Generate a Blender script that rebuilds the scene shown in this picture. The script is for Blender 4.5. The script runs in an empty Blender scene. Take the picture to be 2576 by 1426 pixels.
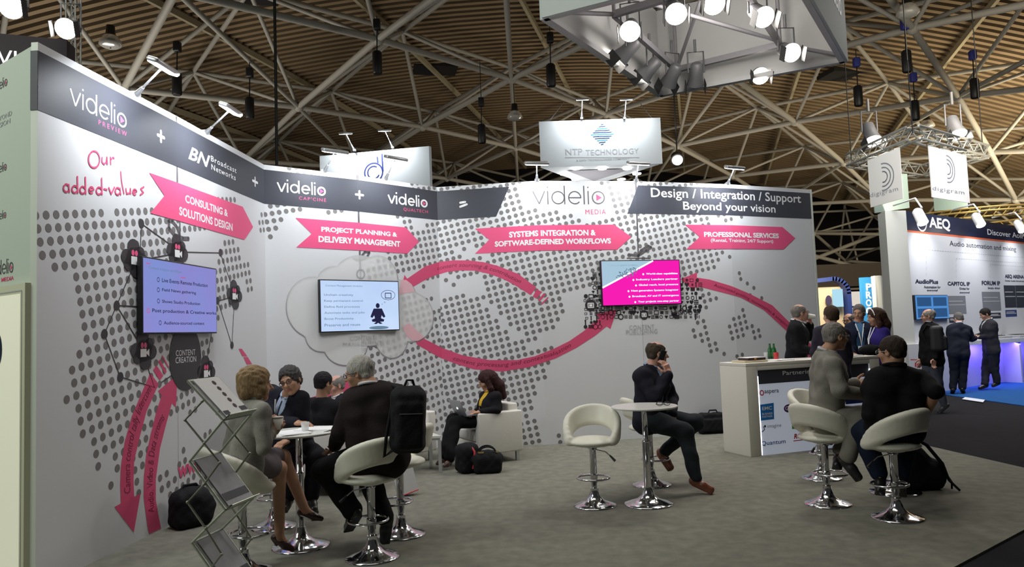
import bpy, bmesh, math, random
import numpy as np
from mathutils import Vector, Matrix
from mathutils.geometry import tessellate_polygon

scene = bpy.context.scene
COL = scene.collection
# ------------------------------------------------------------------ camera
F_PX, CAM_H, ROLL, PITCH = 1850.0, 1.6, .0369, .0647        # focal length in pixels of the 2576 x 1426 frame
cam_data = bpy.data.cameras.new('camera')
cam = bpy.data.objects.new('camera', cam_data); COL.objects.link(cam)
cam_data.sensor_width = 36.0; cam_data.lens = 36.0 * F_PX / 2576
cam_data.clip_start = .05; cam_data.clip_end = 400
cam.matrix_world = (Matrix.Translation((0, 0, CAM_H)) @ Matrix.Rotation(math.pi/2 + PITCH, 4, 'X') @ Matrix.Rotation(-ROLL, 4, 'Z'))
scene.camera = cam
# ------------------------------------------------------------------ world, colour management
w = bpy.data.worlds.new('hall_air'); scene.world = w; w.use_nodes = True
w.node_tree.nodes['Background'].inputs[0].default_value = (.80, .82, .80, 1)
w.node_tree.nodes['Background'].inputs[1].default_value = .03
scene.view_settings.view_transform = 'Standard'; scene.view_settings.look = 'None'
scene.view_settings.gamma = 1; scene.view_settings.use_curve_mapping = False
scene.view_settings.exposure = 0.12
scene.cycles.max_bounces = 6; scene.cycles.diffuse_bounces = 3; scene.cycles.glossy_bounces = 3
scene.cycles.transparent_max_bounces = 8; scene.cycles.transmission_bounces = 4
scene.cycles.use_denoising = True
scene.cycles.sample_clamp_indirect = 4; scene.cycles.caustics_reflective = False; scene.cycles.caustics_refractive = False
# ------------------------------------------------------------------ fill lighting (soft overhead area lights, added without any fixtures)
def light(name, kind, loc, energy, color=(1, 1, 1), size=1.0, target=None, parent=None, spot=None, blend=.6, sy=None):
    l = bpy.data.lights.new(name, kind); l.energy = energy; l.color = color
    if kind == 'AREA':
        l.size = size
        if sy: l.shape = 'RECTANGLE'; l.size_y = sy
    else: l.shadow_soft_size = size
    if kind == 'SPOT': l.spot_size = spot; l.spot_blend = blend
    o = bpy.data.objects.new(name, l); COL.objects.link(o); o.location = loc
    if target is not None:
        o.rotation_euler = (Vector(target) - Vector(loc)).to_track_quat('-Z', 'Y').to_euler()
    if parent is not None:
        o.parent = parent; o.matrix_parent_inverse = parent.matrix_basis.inverted()
    return o
HALL = []
for nm, x, y, z, e, c, s in [
        ('hall_fill_light', -.5, 4.5, 9.0, 190, (1, .95, .88), 5.0),
        ('hall_fill_light', -5.0, 6.0, 10.0, 120, (.93, 1, .93), 4.0),
        ('hall_fill_light', 11.5, 15.0, 9.0, 360, (1, .96, .90), 4.0)]:
    light(nm, 'AREA', (x, y, z), e, c, s, (x, y + .3, 0))
light('outer_face_fill_light', 'AREA', (-6.5, 1.8, 5.2), 190, (.93, 1, .90), 2.5, (-4.2, 5.8, 2.0))  # added fill out of view that brightens the left outer face
light('pillar_fill_light', 'AREA', (6.6, 12.2, 5.4), 170, (1, .98, .94), 1.5, (8.0, 15, 2.0))  # added fill that brightens the white corner pillar, no lamp hangs there
# warm uplights added to brighten the roof deck, not fixtures of any stand
light('roof_fill_light', 'AREA', (26, 30, 3.9), 3300, (1, .84, .58), 9, (28, 42, 14))
light('roof_fill_light', 'AREA', (8, 36, 3.9), 620, (1, .86, .68), 8, (8, 42, 14))
light('roof_fill_light', 'AREA', (-14, 24, 3.9), 820, (1, .92, .80), 8, (-9, 28, 14))
light('roof_fill_light', 'AREA', (12, 16, 6.3), 380, (1, .88, .68), 6, (14, 24, 14))

# ------------------------------------------------------------------ rays (a pixel of the 2576 x 1426 frame to a point of the place)
_cr, _sr, _ct, _st = math.cos(ROLL), math.sin(ROLL), math.cos(PITCH), math.sin(PITCH)
def ray(px, py):
    x = px - 1288; y = 713 - py; X = x*_cr + y*_sr; Y = -x*_sr + y*_cr
    return np.array([X, F_PX*_ct - Y*_st, F_PX*_st + Y*_ct])
CAMP = np.array([0, 0, CAM_H])
def atZ(px, py, z=0.0):
    d = ray(px, py); return CAMP + d*(z - CAM_H)/d[2]
def atY(px, py, y):
    d = ray(px, py); return CAMP + d*y/d[1]

# ------------------------------------------------------------------ materials
MATS = {}
def mat(name, col, rough=.55, metal=0.0, noise=0.0, nscale=8.0, bump=0.0, bscale=60.0, spec=.5, emit=None, estr=0.0, alpha=1.0, coat=0.0, trans=0.0, sheen=0.0):
    if name in MATS: return MATS[name]
    m = bpy.data.materials.new(name); m.use_nodes = True; nt = m.node_tree; b = nt.nodes['Principled BSDF']
    b.inputs['Base Color'].default_value = (*col, 1); b.inputs['Roughness'].default_value = rough
    b.inputs['Metallic'].default_value = metal; b.inputs['Specular IOR Level'].default_value = spec
    b.inputs['Coat Weight'].default_value = coat; b.inputs['Transmission Weight'].default_value = trans
    b.inputs['Sheen Weight'].default_value = sheen
    b.inputs['Alpha'].default_value = alpha
    if emit: b.inputs['Emission Color'].default_value = (*emit, 1); b.inputs['Emission Strength'].default_value = estr
    tc = nt.nodes.new('ShaderNodeTexCoord')
    if noise:
        n = nt.nodes.new('ShaderNodeTexNoise'); n.inputs['Scale'].default_value = nscale; n.inputs['Detail'].default_value = 4
        nt.links.new(tc.outputs['Object'], n.inputs['Vector'])
        r = nt.nodes.new('ShaderNodeMixRGB')
        r.inputs[1].default_value = (*[c*(1-noise) for c in col], 1); r.inputs[2].default_value = (*[min(1, c*(1+noise)) for c in col], 1)
        nt.links.new(n.outputs['Fac'], r.inputs[0]); nt.links.new(r.outputs[0], b.inputs['Base Color'])
    if bump:
        n2 = nt.nodes.new('ShaderNodeTexNoise'); n2.inputs['Scale'].default_value = bscale; n2.inputs['Detail'].default_value = 3
        nt.links.new(tc.outputs['Object'], n2.inputs['Vector'])
        bp = nt.nodes.new('ShaderNodeBump'); bp.inputs['Strength'].default_value = bump; bp.inputs['Distance'].default_value = .01
        nt.links.new(n2.outputs['Fac'], bp.inputs['Height']); nt.links.new(bp.outputs['Normal'], b.inputs['Normal'])
    MATS[name] = m
    return m
def emis(name, col, s):
    if name in MATS: return MATS[name]
    m = bpy.data.materials.new(name); m.use_nodes = True; nt = m.node_tree
    nt.nodes.remove(nt.nodes['Principled BSDF']); e = nt.nodes.new('ShaderNodeEmission')
    e.inputs[0].default_value = (*col, 1); e.inputs[1].default_value = s
    nt.links.new(e.outputs[0], nt.nodes['Material Output'].inputs[0]); MATS[name] = m
    return m
def ink(name, col, alpha):                                             # see-through printing ink
    if name in MATS: return MATS[name]
    return mat(name, col, .5, alpha=alpha, spec=.3)

# ------------------------------------------------------------------ mesh helpers
class MB:
    def __init__(s): s.v = []; s.f = []; s.m = []; s.smooth = []
    def add(s, vs, fs, mi=0, sm=False):
        o = len(s.v); s.v += [tuple(float(c) for c in v) for v in vs]
        for f in fs: s.f.append(tuple(i+o for i in f)); s.m.append(mi); s.smooth.append(sm)
        return s
    def box(s, c, h, R=None, mi=0, taper=1.0):
        R = np.eye(3) if R is None else np.array(R); c = np.array(c, float); V = []
        for z in (-1, 1):
            for x, y in ((-1, -1), (1, -1), (1, 1), (-1, 1)):
                t = taper if z > 0 else 1.0
                V.append(c + R @ np.array([x*h[0]*t, y*h[1]*t, z*h[2]]))
        return s.add(V, [(0, 3, 2, 1), (4, 5, 6, 7), (0, 1, 5, 4), (1, 2, 6, 5), (2, 3, 7, 6), (3, 0, 4, 7)], mi)
    def rbox(s, c, h, r=.01, R=None, mi=0, n=3):                        # box with rounded edges (superellipse corners)
        R = np.eye(3) if R is None else np.array(R); c = np.array(c, float); h = np.array(h, float); r = min(r, *(h*.98))
        bm = bmesh.new(); bmesh.ops.create_cube(bm, size=2)
        for v in bm.verts: v.co = Vector([v.co[i]*h[i] for i in range(3)])
        bmesh.ops.bevel(bm, geom=bm.edges[:], offset=r, segments=n, profile=.5, affect='EDGES')
        bm.verts.index_update()
        s.add([c + R @ np.array(v.co) for v in bm.verts], [tuple(v.index for v in f.verts) for f in bm.faces], mi, True); bm.free(); return s
    def tube(s, pts, r, n=10, mi=0, closed=False, cap=True, sm=True):
        pts = [np.array(p, float) for p in pts]; N = len(pts); rr = r if hasattr(r, '__len__') else [r]*N
        V = []; up = None
        for i, p in enumerate(pts):
            if closed: t = pts[(i+1) % N] - pts[i-1]
            else: t = pts[min(i+1, N-1)] - pts[max(i-1, 0)]
            t = t/(np.linalg.norm(t) + 1e-12)
            if up is None:
                up = np.array([0, 0, 1.]) if abs(t[2]) < .9 else np.array([1., 0, 0])
            a = np.cross(t, up); a /= np.linalg.norm(a) + 1e-12; b = np.cross(a, t); up = b
            for k in range(n):
                th = 2*math.pi*k/n; V.append(p + rr[i]*(a*math.cos(th) + b*math.sin(th)))
        Fc = []
        for i in range(N if closed else N-1):
            j = (i+1) % N
            for k in range(n): Fc.append((i*n+k, i*n+(k+1) % n, j*n+(k+1) % n, j*n+k))
        s.add(V, Fc, mi, sm)
        if cap and not closed: s.add(V[:n][::-1] + V[-n:], [tuple(range(n)), tuple(range(n, 2*n))], mi)
        return s
    def lathe(s, prof, c=(0, 0, 0), R=None, n=32, mi=0, sm=True):
        R = np.eye(3) if R is None else np.array(R); c = np.array(c, float); V = []
        for r_, z in prof:
            for k in range(n):
                th = 2*math.pi*k/n; V.append(c + R @ np.array([r_*math.cos(th), r_*math.sin(th), z]))
        Fc = []
        for i in range(len(prof)-1):
            for k in range(n): Fc.append((i*n+k, i*n+(k+1) % n, (i+1)*n+(k+1) % n, (i+1)*n+k))
        s.add(V, Fc, mi, sm)
        for e, rev in ((0, True), (len(prof)-1, False)):
            if prof[e][0] > 1e-4:
                ring = tuple(range(e*n, e*n+n)); s.add(V, [ring[::-1] if rev else ring], mi)
        return s
    def prism(s, poly, z0, z1, mi=0, top=None):
        n = len(poly); V = [(*p, z0) for p in poly] + [(*p, z1) for p in (top or poly)]
        return s.add(V, [tuple(range(n))[::-1], tuple(range(n, 2*n))] + [(i, (i+1) % n, n+(i+1) % n, n+i) for i in range(n)], mi)
    def ell(s, c, rad, R=None, n=16, mi=0):
        prof = [(math.sin(math.pi*i/n), -math.cos(math.pi*i/n)) for i in range(n+1)]
        R = np.eye(3) if R is None else np.array(R)
        prof[0] = (1e-5, -1); prof[-1] = (1e-5, 1)
        return s.lathe(prof, c, R @ np.diag(rad), 2*n, mi)
    def build(s, name, m, parent=None, autosmooth=True):
        me = bpy.data.meshes.new(name); me.from_pydata(s.v, [], s.f)
        for mm in (m if isinstance(m, (list, tuple)) else [m]): me.materials.append(mm)
        me.polygons.foreach_set('material_index', s.m); me.polygons.foreach_set('use_smooth', s.smooth); me.update()
        o = bpy.data.objects.new(name, me); COL.objects.link(o)
        if parent is not None: o.parent = parent; o.matrix_parent_inverse = parent.matrix_basis.inverted()
        return o
def merge_doubles(o, d=.0005):
    bm = bmesh.new(); bm.from_mesh(o.data); bmesh.ops.remove_doubles(bm, verts=bm.verts, dist=d)
    bmesh.ops.recalc_face_normals(bm, faces=bm.faces); bm.to_mesh(o.data); bm.free(); return o
def tag(o, label=None, cat=None, group=None, kind=None):
    if label: o['label'] = label
    if cat: o['category'] = cat
    if group: o['group'] = group
    if kind: o['kind'] = kind
    return o
def thing(name, label, cat, loc=(0, 0, 0), rz=0.0, group=None, kind=None):
    o = bpy.data.objects.new(name, None); COL.objects.link(o); o.empty_display_size = .1
    o.matrix_basis = Matrix.Translation(Vector([float(c) for c in loc])) @ Matrix.Rotation(rz, 4, 'Z')
    return tag(o, label, cat, group, kind)
def dup(o, parent=None, **kw):
    c = o.copy(); COL.objects.link(c)
    if parent is not None: c.parent = parent
    for ch in list(o.children): dup(ch, c)
    for k, v in kw.items(): c[k] = v
    return c
def Rz(a): c, s_ = math.cos(a), math.sin(a); return np.array([[c, -s_, 0], [s_, c, 0], [0, 0, 1.]])
def Rx(a): c, s_ = math.cos(a), math.sin(a); return np.array([[1., 0, 0], [0, c, -s_], [0, s_, c]])
def Ry(a): c, s_ = math.cos(a), math.sin(a); return np.array([[c, 0, s_], [0, 1., 0], [-s_, 0, c]])
def frame(y, z=(0, 0, 1)):                                            # columns x, y, z with y along the first argument
    y = np.array(y, float); y /= np.linalg.norm(y); z = np.array(z, float); x = np.cross(y, z); x /= np.linalg.norm(x); z = np.cross(x, y)
    return np.array([x, y, z]).T

# ------------------------------------------------------------------ text outlines (Blender's built-in font)
_TX = {}
def text_tris(s, bold=0.0, shear=0.0, space=1.0):
    key = (s, bold, shear, space)
    if key in _TX: return _TX[key]
    c = bpy.data.curves.new('t', 'FONT'); c.body = s; c.size = 1; c.offset = bold; c.shear = shear; c.space_character = space
    c.resolution_u = 3; c.fill_mode = 'FRONT'
    o = bpy.data.objects.new('t', c); COL.objects.link(o)
    dg = bpy.context.evaluated_depsgraph_get(); e = o.evaluated_get(dg); me = e.to_mesh()
    me.calc_loop_triangles()
    V = np.array([v.co[:2] for v in me.vertices]) if len(me.vertices) else np.zeros((1, 2))
    T = [tuple(V[i] for i in t.vertices) for t in me.loop_triangles]
    e.to_mesh_clear(); bpy.data.objects.remove(o); bpy.data.curves.remove(c)
    lo, hi = V.min(0), V.max(0)
    T = [tuple(((p - lo)/(hi - lo + 1e-9)) for p in t) for t in T]
    _TX[key] = (T, (hi - lo)); return _TX[key]
def tess(poly):
    t = tessellate_polygon([[Vector((p[0], p[1], 0)) for p in poly]])
    return [tuple(np.array(poly[i], float) for i in f) for f in t]
def stroke(pts, wd, closed=False, round_=True):                       # a line of width wd as flat triangles
    P = [np.array(p, float) for p in pts]; T = []; n = len(P); hw = wd/2
    for i in range(n if closed else n-1):
        a, b = P[i], P[(i+1) % n]; d = b - a; L = np.linalg.norm(d)
        if L < 1e-9: continue
        d /= L; q = np.array([-d[1], d[0]])*hw
        T += [(a-q, b-q, b+q), (a-q, b+q, a+q)]
    if round_:
        for p in P: T += disc(p, hw, hw, 8)
    return T
def disc(c, ru, rv, n=14, rot=0.0):
    c = np.array(c, float); P = [c + np.array([ru*math.cos(2*math.pi*k/n + rot), rv*math.sin(2*math.pi*k/n + rot)]) for k in range(n)]
    return [(c, P[k], P[(k+1) % n]) for k in range(n)]
def arc(c, ru, rv, a0, a1, n=16): return [np.array([c[0] + ru*math.cos(math.radians(a0 + (a1-a0)*k/n)), c[1] + rv*math.sin(math.radians(a0 + (a1-a0)*k/n))]) for k in range(n+1)]
def ring(c, ru, rv, wd, n=28): return stroke(arc(c, ru, rv, 0, 360, n)[:-1], wd, True, False)

class Surf:
    """A printable surface: flat coordinates (a, b) to the place. Walls bend at the seams, so prints are cut there."""
    def __init__(s, pts, z0=0.0, n_sign=1, R=None):
        s.Q = np.array(pts, float); d = np.diff(s.Q, axis=0); s.L = np.linalg.norm(d, axis=1)
        s.SL = np.r_[0, np.cumsum(s.L)]; s.u = d/s.L[:, None]; s.n = np.stack([s.u[:, 1], -s.u[:, 0]], 1)*n_sign; s.z0 = z0
    def k(s, a): return int(max(0, min(len(s.L)-1, np.searchsorted(s.SL, a) - 1)))
    def p3(s, a, b, off=0.0, k=None):
        k = s.k(a) if k is None else k; p = s.Q[k] + s.u[k]*(a - s.SL[k]) + s.n[k]*off
        return np.array([p[0], p[1], s.z0 + b])
    def hit(s, px, py, off=0.0):
        d = ray(px, py); best = None
        for i in range(len(s.L)):
            P = s.Q[i] + s.n[i]*off; t = (s.n[i] @ P)/(s.n[i] @ d[:2] + 1e-12); a = s.u[i] @ (d[:2]*t - P)
            lo = -3 if i == 0 else -.002; hi = s.L[i] + (3 if i == len(s.L)-1 else .002)
            if t > 0 and lo <= a <= hi: return np.array([s.SL[i] + a, CAM_H + d[2]*t - s.z0])
        return None
    def clip(s, tri):
        lo, hi = min(p[0] for p in tri), max(p[0] for p in tri); k0, k1 = s.k(lo + 1e-6), s.k(hi - 1e-6)
        if k0 == k1: return [(k0, list(tri))]
        out = []
        for k in range(k0, k1+1):
            P = [np.array(p, float) for p in tri]
            for sd, c in ((1, s.SL[k] if k > k0 else -1e9), (-1, s.SL[k+1] if k < k1 else 1e9)):
                Qn = []
                for i in range(len(P)):
                    a, b = P[i], P[(i+1) % len(P)]; da, db = sd*(a[0]-c), sd*(b[0]-c)
                    if da >= 0: Qn.append(a)
                    if (da >= 0) != (db >= 0): Qn.append(a + (b-a)*da/(da-db))
                P = Qn
                if len(P) < 3: break
            if len(P) >= 3: out.append((k, P))
        return out
    def mesh(s, mb, tris, layer=1, mi=0, arange=None):
        for t in tris:
            for k, P in s.clip(t):
                V = [s.p3(p[0], p[1], .0012*layer, k) for p in P]
                a = sum(P[i][0]*P[(i+1) % len(P)][1] - P[(i+1) % len(P)][0]*P[i][1] for i in range(len(P)))
                f = tuple(range(len(V))); mb.add(V, [f if a > 0 else f[::-1]], mi)
def px_poly(S, pts, off=0.0): return [S.hit(x, y, off) for x, y in pts]
def place_text(S, s_, box, bold=0.0, shear=0.0, space=1.0, off=0.0):
    """box = px of (left-bottom), (right-bottom), (left-top): text fills that rectangle of the surface."""
    T, _ = text_tris(s_, bold, shear, space)
    A, B, C = (S.hit(*p, off) for p in box); w_ = B[0]-A[0]; h_ = C[1]-A[1]
    return [tuple(np.array([A[0] + p[0]*w_, A[1] + p[1]*h_ + (B[1]-A[1])*p[0]*0]) for p in t) for t in T]
def text_on_path(s_, path, h_, t0=0.0, t1=1.0, bold=0.0, shear=0.0):
    T, sz_ = text_tris(s_, bold, shear); P = np.array(path); L = np.r_[0, np.cumsum(np.linalg.norm(np.diff(P, axis=0), axis=1))]
    out = []
    def mp(p):
        d = (t0 + (t1-t0)*p[0])*L[-1]; k = int(max(0, min(len(L)-2, np.searchsorted(L, d)-1))); e = (P[k+1]-P[k])/(L[k+1]-L[k])
        return P[k] + e*(d-L[k]) + np.array([-e[1], e[0]])*(p[1]-.5)*h_
    for t in T: out.append(tuple(mp(p) for p in t))
    return out
# ------------------------------------------------------------------ colours of the stand
M_WALL = mat('printed_wall_panel', (.66, .665, .68), .42, noise=.015, nscale=1.5, spec=.35)
M_WALLB = mat('panel_edge', (.62, .66, .58), .5)
M_DOT = mat('grey_ink', (.185, .175, .172), .5, spec=.3)
M_BAND = mat('charcoal_print', (.050, .052, .066), .52, noise=.05, nscale=2, spec=.3)
M_WHITE = mat('white_ink', (.86, .86, .86), .45)
M_PINK = mat('pink_ink', (.78, .10, .235), .45, spec=.3)
M_PINKT = ink('translucent_pink_ink', (.74, .085, .20), .88)
M_PALE = ink('pale_pink_ink', (.86, .52, .57), .85)
M_LINE = mat('thin_black_ink', (.035, .032, .036), .5)
M_PEN = mat('handwriting_ink', (.20, .015, .05), .5)
M_HANG = mat('string_ink', (.12, .11, .12), .5)
M_LGREY = mat('light_grey_ink', (.42, .42, .43), .5)
M_CLOUD = ink('cloud_print', (.92, .92, .91), .52)
M_CLOUDSH = mat('cloud_outline_ink', (.33, .32, .34), .6)
M_CARPET = mat('grey_carpet', (.235, .23, .19), .96, noise=.34, nscale=9.0, bump=.5, bscale=900, spec=.1)
M_AISLE = mat('charcoal_carpet', (.022, .021, .024), .96, noise=.2, nscale=5, bump=.5, bscale=700, spec=.1)
M_BLUE = mat('blue_carpet', (.022, .10, .30), .95, noise=.1, nscale=5, bump=.4, bscale=700, spec=.1)

WH = 3.733
WQ = np.array([[-3.04, 4.69], [-2.9, 6.35], [-2.78, 8.28], [-1.87, 9.02], [-0.98, 9.94], [0.38, 9.76], [1.75, 10.03], [3.16, 10.5], [4.63, 11.19]])*16/15
WALL = Surf(WQ)
OUT = Surf([(-5.35, 6.51), (-3.29, 5.04)])
ZB = 3.25; ZT = float(WALL.hit(97, 128)[1])
hit = WALL.hit

# floor -------------------------------------------------------------
def slab(name, pts, z0, z1, m):
    mb = MB(); mb.prism(pts, z0, z1); return mb.build(name, m)
tag(slab('floor', [(-40, -6), (60, -6), (60, 75), (-40, 75)], -.2, -.016, M_AISLE), kind='structure')
G1, G2 = atZ(2326, 1119)[:2], atZ(2576, 1176)[:2]; G4, G3 = atZ(2400, 1426)[:2], atZ(2576, 1332)[:2]
dB = (G2-G1)/np.linalg.norm(G2-G1); dF = (G4-G3)/np.linalg.norm(G4-G3)
def xline(P, d, Q_, e): A = np.array([d, -e]).T; t = np.linalg.solve(A, Q_-P); return P + d*t[0]
GC = xline(G1, dB, G3, dF)
booth = [tuple(G1 - dB*3.2), tuple(GC), tuple(G4 + dF*6.5), (-4.6, -3.0), (-5.6, 6.6), (-3.1, 9.6), (-.5, 12), (4, 13.5)]
tag(slab('floor', booth, -.015, 0.0, M_CARPET), kind='structure')
B1, B2 = atZ(2383, 993)[:2], atZ(2576, 1020)[:2]; bd = (B2-B1)/np.linalg.norm(B2-B1)
q = B1 - bd*2.0; r_ = B2 + bd*6; tag(slab('floor', [tuple(q), tuple(r_), (22, 16), (20, 26), (9, 24)], -.015, 0, M_BLUE), kind='structure')
s0 = Surf([tuple(atZ(2421, 1002)[:2]), tuple(atZ(2473, 1011)[:2])])
mb = MB(); a, b = atZ(2420, 1004), atZ(2473, 1012); c, d = atZ(2478, 1006), atZ(2428, 999)
mb.prism([tuple(p[:2]) for p in (a, b, c, d)], .0, .004); tag(mb.build('floor_tape', mat('white_tape', (.75, .78, .82), .5)), 'strip of white tape along the edge of the blue carpet', 'tape')

# the three printed walls --------------------------------------------
def wall_mesh(name, k0, k1, th=.05):
    mb = MB(); n = k1-k0+1
    F = [WQ[k] for k in range(k0, k1+1)]; Bk = []
    for i, k in enumerate(range(k0, k1+1)):
        nn = WALL.n[max(k0, min(k, k1-1))] if i in (0, n-1) else (WALL.n[k-1] + WALL.n[k])/2
        Bk.append(WQ[k] - nn*th)
    V = [(*p, 0) for p in F] + [(*p, WH) for p in F] + [(*p, 0) for p in Bk] + [(*p, WH) for p in Bk]
    for i in range(n-1):
        mb.add(V, [(i, i+1, n+i+1, n+i)], 0); mb.add(V, [(2*n+i+1, 2*n+i, 3*n+i, 3*n+i+1)], 1); mb.add(V, [(n+i, n+i+1, 3*n+i+1, 3*n+i)], 1)
    mb.add(V, [(0, n, 3*n, 2*n)], 1); mb.add(V, [(n-1, 3*n-1, 4*n-1, 2*n-1)], 1)
    o = mb.build(name, [M_WALL, M_WALLB]); return tag(o, kind='structure')
wl = wall_mesh('wall_left', 0, 2); wb = wall_mesh('wall_back', 2, 4); wr = wall_mesh('wall_right', 4, 8)
wl['label'] = 'printed partition wall at the left with the first arrow and screen'
wb['label'] = 'printed partition wall in the middle with the hanging cloud'
wr['label'] = 'long printed partition wall at the right with the magenta screen'
mb = MB(); mb.prism([(-5.35, 6.51), (-3.295, 5.044), (-3.295, 5.12), (-5.3, 6.58)], 0, WH)
wo = tag(mb.build('wall_front', mat('outer_panel', (.52, .58, .50), .5)), kind='structure'); wo['label'] = 'plain outer face of the stand at the left edge'
sA0, sAB, sBC, sEnd = 0.0, WALL.SL[2], WALL.SL[4], WALL.SL[8]
def owner(s): return wl if s < sAB else (wb if s < sBC else wr)
def decal(name, tris, m, layer=1, parent=None, label=None, surf=None):
    """printed flat shapes; split over the walls they lie on"""
    S = surf or WALL
    if S is WALL and parent is None:
        for o, lo, hi in ((wl, -1, sAB), (wb, sAB, sBC), (wr, sBC, 99)):
            sub = []
            for t in tris:
                for k, P in S.clip(t):
                    mid = (S.SL[k] + S.SL[k+1])/2
                    if lo < mid < hi:
                        for i in range(1, len(P)-1): sub.append((P[0], P[i], P[i+1]))
            if sub: decal(name, sub, m, layer, o, label, S)
        return
    mb = MB(); S.mesh(mb, tris, layer); o = mb.build(name, m, parent)
    if label: o['label'] = label
    return o
def dtext(name, s_, box, m, layer=3, bold=0.0, label=None, surf=None, parent=None, space=1.0, shear=0.0):
    S = surf or WALL; return decal(name, place_text(S, s_, box, bold, shear, space), m, layer, parent, label, surf)

# dot lattices of the world map
DOTS_A=([[0.0870847, 2.5291629], [0.0999051, 0.0184084], [0.0218354, -0.0884011], [-4.92e-05, -1.56e-05], [0.0002291, 5.51e-05], [5.09e-05, -0.0002159]],'-1:26,30;0:-1,6,8,13;1:-1,18,37,38;2:-1,22,36,37;3:-1,16,36,37;4:0,15,26,28;5:2,14,25,29;6:2,14,24,29;7:2,13,23,31;8:2,13,23,31;9:2,13,22,26,30,31;10:2,12,22,26,30,31;11:1,12,22,26;12:0,12,21,22;13:0,12;14:-1,12,18,20;15:0,12,18,19;16:0,12;17:0,13;18:1,15;19:1,15;20:1,1,3,9,14,15;21:3,7;22:2,2,4,6;23:4,5,12,12,16,17;24:4,5,8,9,11,12;25:8,12;26:9,14;27:10,15;28:12,15')
DOTS_B=([[3.9324202, 3.1400057], [0.0882284, 0.019802], [0.0209247, -0.0879577], [0.00016, -5.62e-05], [7.82e-05, 0.0002058], [-7.21e-05, -0.0004209]],'-6:4,5;-5:4,7;-2:23,24;-1:0,3,23,27;0:-1,4;1:-1,1,8,10;2:-1,0;3:-1,-1,19,21;4:20,21;5:20,21,24,26;6:21,26;7:21,25;8:16,25;9:14,25;10:12,25;11:12,25;12:22,24;13:22,24;14:21,21;15:17,19;16:17,22;17:17,21;18:9,9,17,23;19:9,14,16,23;20:9,23;21:9,22;22:10,22;23:10,22;24:10,22;25:10,22;26:9,21;27:9,21;28:9,21;29:9,21;30:9,21;31:8,20;32:8,20;33:11,20;34:13,20;35:18,20')
DOTS_C=([[6.5440025, 3.2236061], [0.0906218, 0.0185213], [0.0215729, -0.0905826], [0.0001336, 2.71e-05], [6.01e-05, 1.99e-05], [-5.53e-05, -1.85e-05]],'-5:0,4;-4:0,9;-3:0,13;-2:0,12;-1:-1,12;0:-1,12,25,27;1:-1,12,26,32;2:-1,14,26,36;3:-2,17,26,41;4:-2,19,26,43;5:-2,0,2,2,4,20,26,43;6:-2,1,6,41;7:-2,4,6,41;8:-1,41;9:-2,-2,0,40,42,43;10:-1,-1,4,40,43,44,46,46;11:4,39;12:-3,0,4,38;13:-4,37;14:-4,2,4,40;15:-4,3,5,20,24,41;16:-4,3,5,14,28,40,42,42;17:-5,4,6,14,32,39;18:-5,4,6,14,34,34;19:-5,5,7,13,35,35,43,43;20:-5,5,8,12,36,36,43,43;21:-6,9,36,37,44,44;22:-6,7,36,38,45,45;23:-6,11,36,36,44,44;24:-6,11,34,34,46,46;25:-6,10,34,35,42,42;26:-7,9,33,33,35,35,40,42;27:-7,9,33,35,39,42;28:-7,7,34,35,39,43;29:-7,7,35,36,39,41,43,44;30:-7,6,35,36,43,44;31:-8,6,37,37;32:-8,5,39,40;33:-8,6;34:-6,6;35:-1,6;36:4,6,9,10;37:9,10')
def unrun(c, s_):
    out = []
    for r in s_.split(';'):
        j, l = r.split(':'); j = int(j); l = [int(x) for x in l.split(',')]
        for a, b in zip(l[::2], l[1::2]):
            for i in range(a, b+1): out.append(np.array([1, i, j, i*i, i*j, j*j]) @ np.array(c))
    return out
RD = .031
for nm, (c_, s_), lo, hi in (('A', DOTS_A, -.05, sAB), ('B', DOTS_B, sAB, sBC), ('C', DOTS_C, sBC, sEnd)):
    T = []
    for p in unrun(c_, s_):
        for t in disc(p, RD*(1.06 if nm == 'A' else 1), RD*1.02, 14):
            t = [(min(max(q[0], max(lo, 0)+.001), hi-.001), min(max(q[1], .002), WH-.002)) for q in t]
            T.append(t)
    decal('world_map_dots', T, M_DOT, 1, label='grey dots forming part of a world map')

# dark title band
P0 = hit(1281, 471); Pm = hit(1248, 545)
zt2 = P0[1]
decal('title_band', tess([(0, ZB), (sBC, ZB), (Pm[0]-.0, ZB), (P0[0], ZT), (sBC, ZT), (0, ZT)]), M_BAND, 2, label='charcoal title band')
q0, q1 = hit(1605, 468), hit(1578, 542)
decal('title_band', tess([(q1[0], ZB), (sEnd-.012, ZB), (sEnd-.012, ZT), (q0[0], ZT)]), M_BAND, 2, label='charcoal title band with slanted left end')
# dark end on the edge strip of the outer wall
mb = MB(); mb.prism([(-3.2945, 5.0045), (-3.2945, 5.002), (-3.2427, 4.9985), (-3.2427, 5.001)], ZB, ZT); mb.build('title_band', M_BAND, wl)

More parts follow.
